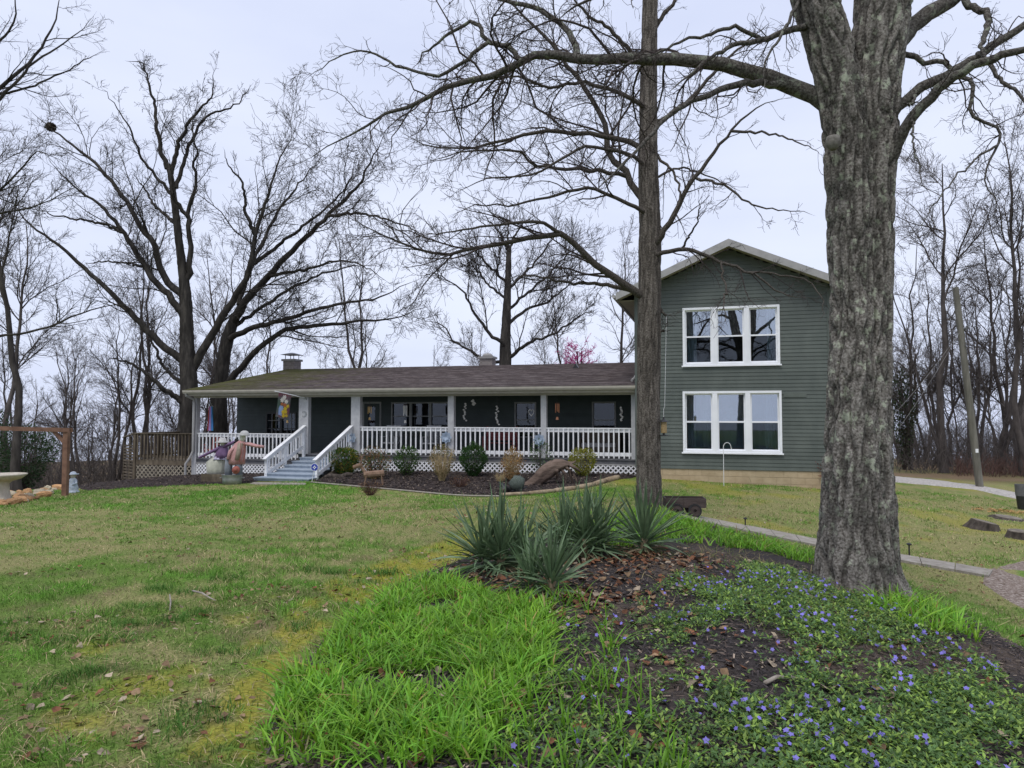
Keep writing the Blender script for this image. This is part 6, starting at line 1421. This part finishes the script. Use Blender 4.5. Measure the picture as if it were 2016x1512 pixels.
# ---- security sign
b = gpt(613, 951); sg = thing('yard_sign', 'small blue octagonal security sign on a white stake by the stairs', 'sign', b, -.1); pm('sign_blue', (.02, .04, .30), (.03, .055, .38), 5, .4)
zc = .5; oc = [(.10 + .115 * math.cos(R(22.5 + 45 * i)), zc + .115 * math.sin(R(22.5 + 45 * i))) for i in range(8)]
MB().bar((0, 0, -.05), (.09, 0, .42), .022, .012).build('stake', M['white_paint'], sg); MB().prism([(x, z) for x, z in [(.10 + .128 * math.cos(R(22.5 + 45 * i)), zc + .128 * math.sin(R(22.5 + 45 * i))) for i in range(8)]], -.004, .004).build('border', M['white_paint'], sg)
MB().prism(oc, -.009, -.0045).build('sign_face', M['sign_blue'], sg)
for dx, dz in ((0, .036), (0, -.036), (.036, 0), (-.036, 0)): MB().prism([(.10 + dx, zc + dz - .025), (.10 + dx + .025, zc + dz), (.10 + dx, zc + dz + .025), (.10 + dx - .025, zc + dz)], -.013, -.0095).build('emblem', M['white_paint'], sg)
# ---- porch hangings (house local)
def hthing(name, label, cat, s, o, z, grp=None): return thing(name, label, cat, H(s, o, z), -A16, grp)
pm('gold', (.45, .28, .10), (.6, .4, .18), 9, .4, metal=.3); pm('copper', (.50, .20, .10), (.62, .30, .18), 9, .4, metal=.3); pm('shell', (.42, .41, .38), (.62, .60, .56), 14, .7)
def chime(px, y0, y1, mat, label, n=5, o=.85):
    s, zt = hsz(px, y0, o); zb = hsz(px, y1, o)[1]; t = hthing('wind_chime', label, 'wind chime', s, o, zb, 'hangings under the porch roof'); h = zt - zb; top = 2.42 - zb
    MB().tube([(0, 0, h), (0, 0, top)], .006, 4).build('cord', M['black_metal'], t); MB().lathe([(.02, h - .02), (.085, h - .015), (.085, h + .01), (.02, h + .03)], 14).build('top_disc', M['old_wood'], t)
    for i in range(n): a = 2 * math.pi * i / n; L_ = h * (.95 - .12 * (i % 3)); MB().tube([(.06 * math.cos(a), .06 * math.sin(a), h - .03), (.06 * math.cos(a), .06 * math.sin(a), h - .03 - L_ * .85)], .016, 8).build('pipe', mat, t)
    MB().tube([(0, 0, h), (0, 0, -.12)], .004, 4).build('clapper_cord', M['black_metal'], t); MB().prism([(-.05, -.2), (.05, -.2), (.03, -.1), (-.03, -.1)], -.004, .004).build('wind_sail', mat, t)
chime(728, 799, 816, M['gold'], 'gold wind chime hanging by the house door'); chime(798, 797, 822, M['shell'], 'white wind chime before the triple window'); chime(566, 802, 822, M['gold'], 'gold wind chime behind the flower flag'); chime(1097, 793, 815, M['copper'], 'copper wind chime right of the fourth post')
def shell_string(px, y0, y1, label, seed):
    o = .85; s, zt = hsz(px, y0, o); zb = hsz(px, y1, o)[1]; t = hthing('shell_mobile', label, 'mobile', s, o, zb, 'hangings under the porch roof'); r_ = random.Random(seed); h = zt - zb
    MB().tube([(0, 0, 0), (0, 0, 2.42 - zb)], .005, 4).build('cord', M['black_metal'], t)
    for i in range(12): z = h * i / 12; MB().lathe([(.01, -.03), (.045, 0), (.02, .03)], 7).build('shell', M['shell'], t, (r_.gauss(0, .03), r_.gauss(0, .03), z))
shell_string(915, 792, 828, 'long string of pale shells right of the third post', 1); shell_string(979, 797, 836, 'long string of pale shells in the middle of the third bay', 2); shell_string(932, 787, 797, 'little white dangling ornament next to the left shell string', 3); shell_string(1223, 800, 828, 'grey knotted hanging ornament near the last post', 4)
s, z = hsz(1046, 812, .85); t = hthing('heart_ornament', 'wire heart hanging before the small middle window', 'ornament', s, .85, z, 'hangings under the porch roof')
hp_ = [(.10 * 16 * math.sin(a) ** 3 / 16, 0, .10 * (13 * math.cos(a) - 5 * math.cos(2 * a) - 2 * math.cos(3 * a) - math.cos(4 * a)) / 16 * 1.3) for a in np.linspace(0, 2 * math.pi, 25)]
MB().tube(hp_, .012, 6, cap=False).build('heart_wire', M['shell'], t); MB().tube([(0, 0, .06), (0, 0, 2.42 - z)], .005, 4).build('cord', M['black_metal'], t)
# post flowers and moon
pm('flower_blue', (.26, .33, .42), (.38, .45, .54), 8, .6); 
def post_flower(px, py, label):
    s, z = hsz(px, py, .36); t = hthing('metal_flower', label, 'ornament', s, .36, z, 'blue metal flowers on the porch posts')
    for ring, (r, n, y) in enumerate(((.22, 8, .0), (.14, 6, -.03))):
        for i in range(n):
            a = 2 * math.pi * i / n + ring * .4; ca, sa = math.cos(a), math.sin(a); w = r * .36
            V = [(0, y, 0), (ca * r * .6 - sa * w, y - .03, sa * r * .6 + ca * w), (ca * r, y - .05, sa * r), (ca * r * .6 + sa * w, y - .03, sa * r * .6 - ca * w)]; V += [(x, yy + .006, zz) for x, yy, zz in V]
            MB().add(V, [(0, 1, 2, 3), (7, 6, 5, 4), (0, 4, 5, 1), (1, 5, 6, 2), (2, 6, 7, 3), (3, 7, 4, 0)]).build('petal', M['flower_blue'], t)
    MB().lathe([(.0, -.02), (.045, 0), (.03, .03)], 10).build('centre', M['galv'], t).rotation_euler = (R(90), 0, 0)
    MB().tube([(0, .03, 0), (0.02, .03, -.5)], .01, 6).build('stalk', M['galv'], t); MB().tube([(0, .0, 0), (0, .06, 0)], .012, 6).build('mount', M['galv'], t)
post_flower(692, 862, 'blue-grey metal flower on the wide post right of the stairs'); post_flower(879, 861, 'blue-grey metal flower on the third post'); post_flower(1062, 866, 'blue-grey metal flower on the fourth post')
s, z = hsz(598, 815, .40); t = hthing('moon_ornament', 'round silver moon ornament on the post left of the stairs', 'ornament', s, .40, z)
cr_ = [(.11 * math.cos(a), .11 * math.sin(a)) for a in np.linspace(-2.2, 2.2, 18)] + [(-.02 + .075 * math.cos(a), .075 * math.sin(a)) for a in np.linspace(2.4, -2.4, 16)]
MB().prism(cr_, 0, .019).build('crescent', M['galv'], t)
# flag
s0, z0 = hsz(603, 784, .40); s1_, z1_ = hsz(541, 770, -.9); fl = hthing('garden_flag', 'floral garden flag with white and yellow blooms on an angled pole', 'flag', s0, .40, z0)
tipv = np.array([s1_ - s0, -1.3, z1_ - z0]); MB().tube([(0, .02, 0), tuple(tipv)], .014, 8).build('pole', M['white_paint'], fl); MB().tube([(0, .02, -.05), (-.03, -.04, .02)], .03, 8).build('bracket', M['galv'], fl)
pm('flag_cloth', (.22, .07, .09), (.07, .13, .08), 2.2, .9, .2, c3=(.12, .12, .12)); pm('fl_white', (.66, .60, .52), (.78, .74, .66), 12, .9); pm('fl_yellow', (.60, .40, .03), (.72, .52, .05), 12, .9); pm('fl_blue', (.20, .28, .48), (.34, .42, .58), 12, .9); pm('fl_red', (.45, .10, .06), (.5, .2, .06), 12, .9)
a_, b_ = tipv * .88, tipv * .46; du = (b_ - a_); hgt_ = .88; nu, nv = 10, 16
def fp(u, v): p = a_ + du * u; return np.array([p[0] - .16 * v, p[1] + .05 * math.sin(u * 5 + v * 2), p[2] - .015 - hgt_ * v + .02 * math.sin(u * 6)])
V = [fp(i / nu, j / nv) for j in range(nv + 1) for i in range(nu + 1)]; Fs = [(j * (nu + 1) + i, j * (nu + 1) + i + 1, (j + 1) * (nu + 1) + i + 1, (j + 1) * (nu + 1) + i) for j in range(nv) for i in range(nu)]
MB().add(V, Fs).build('cloth', M['flag_cloth'], fl, smooth=True)
nrm = np.cross(du, [0, 0, 1.]); nrm /= np.linalg.norm(nrm); nrm = nrm if nrm[1] < 0 else -nrm
rf_ = random.Random(3)
def bloom(u, v, r, mat, n=7):
    c = fp(u, v) + nrm * .012; e1 = du / np.linalg.norm(du); e2 = np.array([-.16, 0, -hgt_]) / math.hypot(.16, hgt_); V = [c + nrm * .006] + [c + (e1 * math.cos(2 * math.pi * i / (2 * n)) + e2 * math.sin(2 * math.pi * i / (2 * n))) * r * (1 if i % 2 else .6) for i in range(2 * n)]
    MB().add(V, [(0, 1 + i, 1 + (i + 1) % (2 * n)) for i in range(2 * n)]).build('bloom', mat, fl)
for u, v, r, m_ in ((.45, .17, .12, 'fl_white'), (.3, .30, .11, 'fl_white'), (.68, .28, .10, 'fl_white'), (.62, .44, .09, 'fl_red'), (.35, .46, .08, 'fl_red'), (.7, .58, .1, 'fl_yellow'), (.6, .72, .1, 'fl_yellow'), (.78, .70, .08, 'fl_yellow'), (.66, .86, .09, 'fl_yellow'), (.84, .84, .07, 'fl_yellow'), (.85, .45, .08, 'fl_yellow')): bloom(u, v, r, M[m_])
V = [fp(u, v) + nrm * .014 for u, v in ((.18, .52), (.5, .52), (.56, .62), (.52, .9), (.2, .9), (.12, .64))]; MB().add(V, [(0, 1, 2, 3, 4, 5)]).build('jug_print', M['fl_blue'], fl)
# rainbow windsock
s, z = hsz(415, 800, .8); ws = hthing('windsock', 'rainbow-striped windsock hanging at the left end of the porch', 'windsock', s, .8, z); L_ = z - hsz(415, 848, .8)[1]
MB().tube([(.085 * math.cos(a), .085 * math.sin(a), 0) for a in np.linspace(0, 2 * math.pi, 17)], .008, 5, cap=False).build('hoop', M['shell'], ws); MB().tube([(0, 0, 0), (0, 0, 2.42 - z)], .005, 4).build('cord', M['black_metal'], ws)
for i in range(3): a = 2.1 * i; MB().tube([(.085 * math.cos(a), .085 * math.sin(a), 0), (0, 0, .14)], .003, 4).build('bridle', M['shell'], ws)
for i, cc in enumerate(((.30, .05, .05), (.30, .20, .42), (.06, .20, .45), (.03, .22, .30), (.10, .34, .10), (.50, .46, .10), (.42, .14, .05), (.34, .07, .08))):
    mm = pm('ribbon_%d' % i, cc, tuple(c * 1.2 for c in cc), 6, .8); a0, a1 = 2 * math.pi * (i - .45) / 8 - 2.2, 2 * math.pi * (i + .45) / 8 - 2.2; V = []
    for j in range(7):
        t = j / 6; r = .085 + .06 * t + .01 * math.sin(i * 2 + t * 5)
        V += [(r * math.cos(a0), r * math.sin(a0) * .5, -L_ * t), (r * math.cos(a1), r * math.sin(a1) * .5, -L_ * t)]
    MB().add(V, [(2 * j, 2 * j + 1, 2 * j + 3, 2 * j + 2) for j in range(6)]).build('ribbon', mm, ws)
# porch furniture
pm('bench_red', (.22, .05, .05), (.32, .085, .08), 5, .6, vary=.1); s0, s1_ = hs(955, 2.3), hs(1016, 2.3); L_ = s1_ - s0
bn = hthing('porch_bench', 'red wooden bench on the porch behind the third railing', 'bench', (s0 + s1_) / 2, 2.2, FL)
for i in range(4): MB().box(-L_ / 2, L_ / 2, -.2 + i * .12, -.09 + i * .12, .40, .425).build('seat_slat', M['bench_red'], bn)
for i in range(5): MB().box(-L_ / 2 + .06, L_ / 2 - .06, .28, .305, .50 + i * .10, .585 + i * .10).build('back_slat', M['bench_red'], bn)
for x in (-L_ / 2 + .03, L_ / 2 - .03):
    MB().box(x - .03, x + .03, .27, .33, 0, 1.02).build('leg', M['bench_red'], bn); MB().box(x - .03, x + .03, -.22, -.16, 0, .62).build('leg', M['bench_red'], bn); MB().box(x - .04, x + .04, -.24, .27, .62, .65).build('armrest', M['bench_red'], bn)
pm('chair_grey', (.40, .40, .41), (.55, .55, .56), 6, .6)
def porch_chair(px, label):
    c = hthing('porch_chair', label, 'chair', hs(px, 1.5), 1.5, FL, 'grey spindle chairs on the porch')
    MB().box(-.3, .3, -.28, .28, .38, .42).build('seat', M['chair_grey'], c)
    for x in (-.27, .27):
        MB().box(x - .02, x + .02, .24, .28, 0, 1.05).build('leg', M['chair_grey'], c); MB().box(x - .02, x + .02, -.28, -.24, 0, .62).build('leg', M['chair_grey'], c); MB().box(x - .035, x + .035, -.3, .24, .62, .645).build('armrest', M['chair_grey'], c)
    MB().box(-.25, .25, .245, .275, .98, 1.05).build('top_rail', M['chair_grey'], c)
    for i in range(7): MB().box(-.225 + i * .072, -.205 + i * .072, .25, .27, .42, .98).build('spindle', M['chair_grey'], c)
porch_chair(770, 'grey spindle chair behind the railing right of the stairs'); porch_chair(850, 'grey spindle chair beside the third post')
tbp = hthing('porch_table', 'dark round table between the grey porch chairs', 'table', hs(810, 1.6), 1.6, FL)
MB().lathe([(.36, .66), (.38, .68), (.38, .70), (.1, .705)], 20).build('table_top', M['black_metal'], tbp); MB().lathe([(.2, 0), (.18, .03), (.04, .06), (.035, .64), (.1, .66)], 12).build('pedestal', M['black_metal'], tbp)
wk = hthing('porch_sofa', 'dark wicker sofa behind the last railing', 'sofa', hs(1180, 2.2), 2.2, FL); pm('wicker', (.09, .075, .06), (.16, .135, .11), 40, .9, .6, 60)
MB().box(-.7, .7, -.3, .3, .1, .32).build('base', M['wicker'], wk); MB().box(-.7, .7, .22, .36, .322, .85).build('backrest', M['wicker'], wk)
for x in (-.76, .62): MB().box(x, x + .14, -.32, .34, .08, .6).build('arm', M['wicker'], wk)
for x in (-.6, .01): MB().box(x, x + .59, -.28, .2, .322, .45).build('cushion', M['hat_grey'], wk)
for x in (-.72, .7):
    for y in (-.28, .28): MB().box(x - .03, x + .03, y - .03, y + .03, 0, .1).build('leg', M['wicker'], wk)
# ---- bed ornaments
pm('driftwood', (.075, .052, .04), (.22, .165, .13), 4, .9, .9, 16, (.25, 1, 1), c3=(.16, .115, .09)); 
b = gpt(1048, 957); k = b[1] / F; dl = thing('driftwood_log', 'big grey-brown driftwood log with splayed roots in the mulch bed', 'log', b)
def dpx(x, y, dep=0): return np.array([(x - 1048) * k, dep, (957 - y) * k])
C_ = resample([dpx(1030, 962), dpx(1050, 950), dpx(1072, 932), dpx(1092, 918), dpx(1112, 912), dpx(1128, 916)], 26); rr_ = np.interp(np.linspace(0, 1, 26), [0, .2, .5, .75, 1], [.12, .16, .22, .20, .07]); V = []
rd = np.random.default_rng(4); gr_ = rd.uniform(.70, 1.18, 20)
for i, (c, r) in enumerate(zip(C_, rr_)):
    for j in range(20): a = 2 * math.pi * j / 20; V.append(c + r * gr_[(j + i // 9) % 20] * np.array([-.6 * math.sin(a), .9 * math.cos(a), .75 * math.sin(a)]))
MB().add(V, [(i * 20 + j, i * 20 + (j + 1) % 20, (i + 1) * 20 + (j + 1) % 20, (i + 1) * 20 + j) for i in range(25) for j in range(20)] + [tuple(range(19, -1, -1)), tuple(500 + j for j in range(20))]).build('trunk_piece', M['driftwood'], dl, smooth=True)
for pts in ([(1108, 914), (1120, 925), (1124, 940), (1128, 952)], [(1100, 920), (1110, 930), (1114, 942), (1112, 955)], [(1116, 914), (1130, 920), (1138, 925), (1142, 930)], [(1095, 925), (1098, 938), (1094, 953)], [(1110, 918), (1126, 930), (1133, 942), (1136, 953)], [(1118, 912), (1128, 912), (1134, 908)]):
    q = MB(); q.tube([dpx(x, y, rd.normal(0, .12)) for x, y in pts], np.linspace(.055, .018, len(pts)), 7); q.build('root', M['driftwood'], dl, smooth=True)
b = gpt(1005, 972); k = b[1] / F; rc = thing('root_clump', 'black gnarled root clump with grey-green ball at the bed front', 'root ornament', b); pm('moss_ball', (.055, .07, .06), (.12, .14, .12), 12, .8, .6)
for i in range(14): a = rd.uniform(0, 6.28); L_ = rd.uniform(.25, .5); e = rd.uniform(.1, .9); q = MB(); q.tube([(0, 0, .05), (.5 * L_ * math.cos(a), .4 * L_ * math.sin(a), .3 * L_ * e + .05), (L_ * math.cos(a), .7 * L_ * math.sin(a), L_ * e)], [.09, .06, .015], 6); q.build('root', M['black_metal'] if i % 3 else M['stump_wood'], rc, smooth=True)
o = link('ball', RK[1].copy(), None, rc, (.18, -.12, .30)); o.data.materials.clear(); o.data.materials.append(M['moss_ball']); o.scale = (.23, .22, .34); o.data.polygons.foreach_set('use_smooth', [True] * len(o.data.polygons))
b = gpt(735, 958); ld = thing('log_deer', 'rustic deer made of logs and sticks before the low reddish shrub', 'log deer', b, .1); pm('deer_log', (.15, .09, .06), (.27, .18, .125), 6, .9, .5)
MB().tube([(-.28, 0, .36), (.32, 0, .40)], [.10, .105], 10).build('body', M['deer_log'], ld)
for x, y in ((-.2, -.07), (-.22, .07), (.24, -.07), (.26, .07)): MB().tube([(x, y, .34), (x + (.06 if x > 0 else -.08), y * 1.6, -.06)], .02, 6).build('leg', M['deer_log'], ld)
MB().tube([(-.22, 0, .4), (-.42, 0, .66)], .05, 8).build('neck', M['deer_log'], ld); MB().tube([(-.34, 0, .66), (-.60, 0, .58)], [.075, .06], 10).build('head', M['deer_log'], ld)
for s in (-1, 1):
    MB().tube([(-.38, s * .04, .7), (-.36, s * .15, .86), (-.44, s * .22, 1.0)], [.014, .011, .006], 5).build('antler', M['deer_log'], ld); MB().tube([(-.36, s * .15, .86), (-.28, s * .2, .98)], [.01, .005], 5).build('antler', M['deer_log'], ld)
for i, (p, q_, r, lab) in enumerate((((640, 944), (694, 930), .09, 'dark rotting log lying right of the stairs'), ((655, 934), (690, 924), .11, 'short dark log resting behind the other by the stairs'))):
    a, c = gpt(*p), gpt(p[0] + (q_[0] - p[0]), p[1] - 3); a = a + [0, 0, r * .8]; c = c + [0, 0, r * 1.1 + .1 * i]; q = MB(); q.tube([a + (c - a) * t + [0, 0, .03 * math.sin(9 * t)] for t in np.linspace(0, 1, 6)], [r * .8, r, r * 1.05, r * .95, r, r * .7], 10)
    tag(q.build('rotten_log', M['stump_wood'], smooth=False), lab, 'log', 'dark logs by the stairs')
pm('edge_log', (.22, .16, .10), (.40, .32, .22), 6, .9, .5)
E_ = resample([gpt(x, y) for x, y in ((985, 978), (1050, 974), (1110, 967), (1160, 959), (1190, 950), (1218, 943))], 25)
for i in range(6):
    q = MB(); q.tube([p + np.array([0, 0, .05]) for p in E_[i * 4:i * 4 + 5]], [.045 + .012 * i * .6, .05 + .008 * i, .052 + .008 * i, .05 + .008 * i, .04 + .006 * i], 8)
    tag(q.build('edging_log', M['edge_log'], smooth=True), 'weathered branch edging the right front of the mulch bed', 'log', 'branch edging of the mulch bed')
E_ = resample([gpt(x, y) for x, y in ((612, 951), (700, 959), (800, 968), (900, 977), (985, 979))], 30); q = MB(); q.tube([p + np.array([0, 0, .03]) for p in E_], .025, 6)
tag(q.build('bed_edging', M['concrete'], smooth=True), 'thin pale edging strip along the front of the mulch bed', 'edging')
b = gpt(1083, 948) ; lp = thing('globe_lamp', 'little white globe lamp half hidden behind the driftwood log', 'garden lamp', b); MB().lathe([(.04, -.02), (.05, .12), (.09, .15), (.15, .22), (.16, .30), (.12, .38), (.03, .42)], 14).build('globe', M['white_paint'], lp, smooth=True); MB().lathe([(.06, -.03), (.06, .1)], 10).build('foot', M['black_metal'], lp)
# pavers at the stair foot
pv_ = tag(MB().add([tuple(gpt(x, y) + np.array([0, 0, z])) for z in (-.05, .025) for x, y in ((492, 953.5), (602, 955.5), (602, 952), (500, 950.5))], [(3, 2, 1, 0), (4, 5, 6, 7), (0, 1, 5, 4), (1, 2, 6, 5), (2, 3, 7, 6), (3, 0, 4, 7)]).build('stair_landing', M['concrete']), 'thin concrete landing at the foot of the blue stairs', 'landing')
# nest
nb = at(100, 250, D3 + 1); ns = thing('squirrel_nest', 'dark leafy nest on a high limb at upper left', 'nest', nb - [0, 0, .2]); r_ = np.random.default_rng(8); n = 420
u = r_.normal(0, 1, (n, 3)); u /= np.linalg.norm(u, axis=1, keepdims=True); p = u * r_.uniform(.5, 1, (n, 1)) * [.19, .19, .16] + [0, 0, .2]; d = np.cross(u, r_.normal(0, 1, (n, 3))); d /= np.linalg.norm(d, axis=1, keepdims=True)
V, Fs, C = rhombs(p, d, u, np.full(n, .2), np.full(n, .08), np.full(n, .1), np.array((.05, .038, .028)) * r_.uniform(.6, 1.4, (n, 1))); o = link('leaf_ball', mesh_np('leaf_ball', V, Fs, C), M['litter'], ns); o['kind'] = 'stuff'
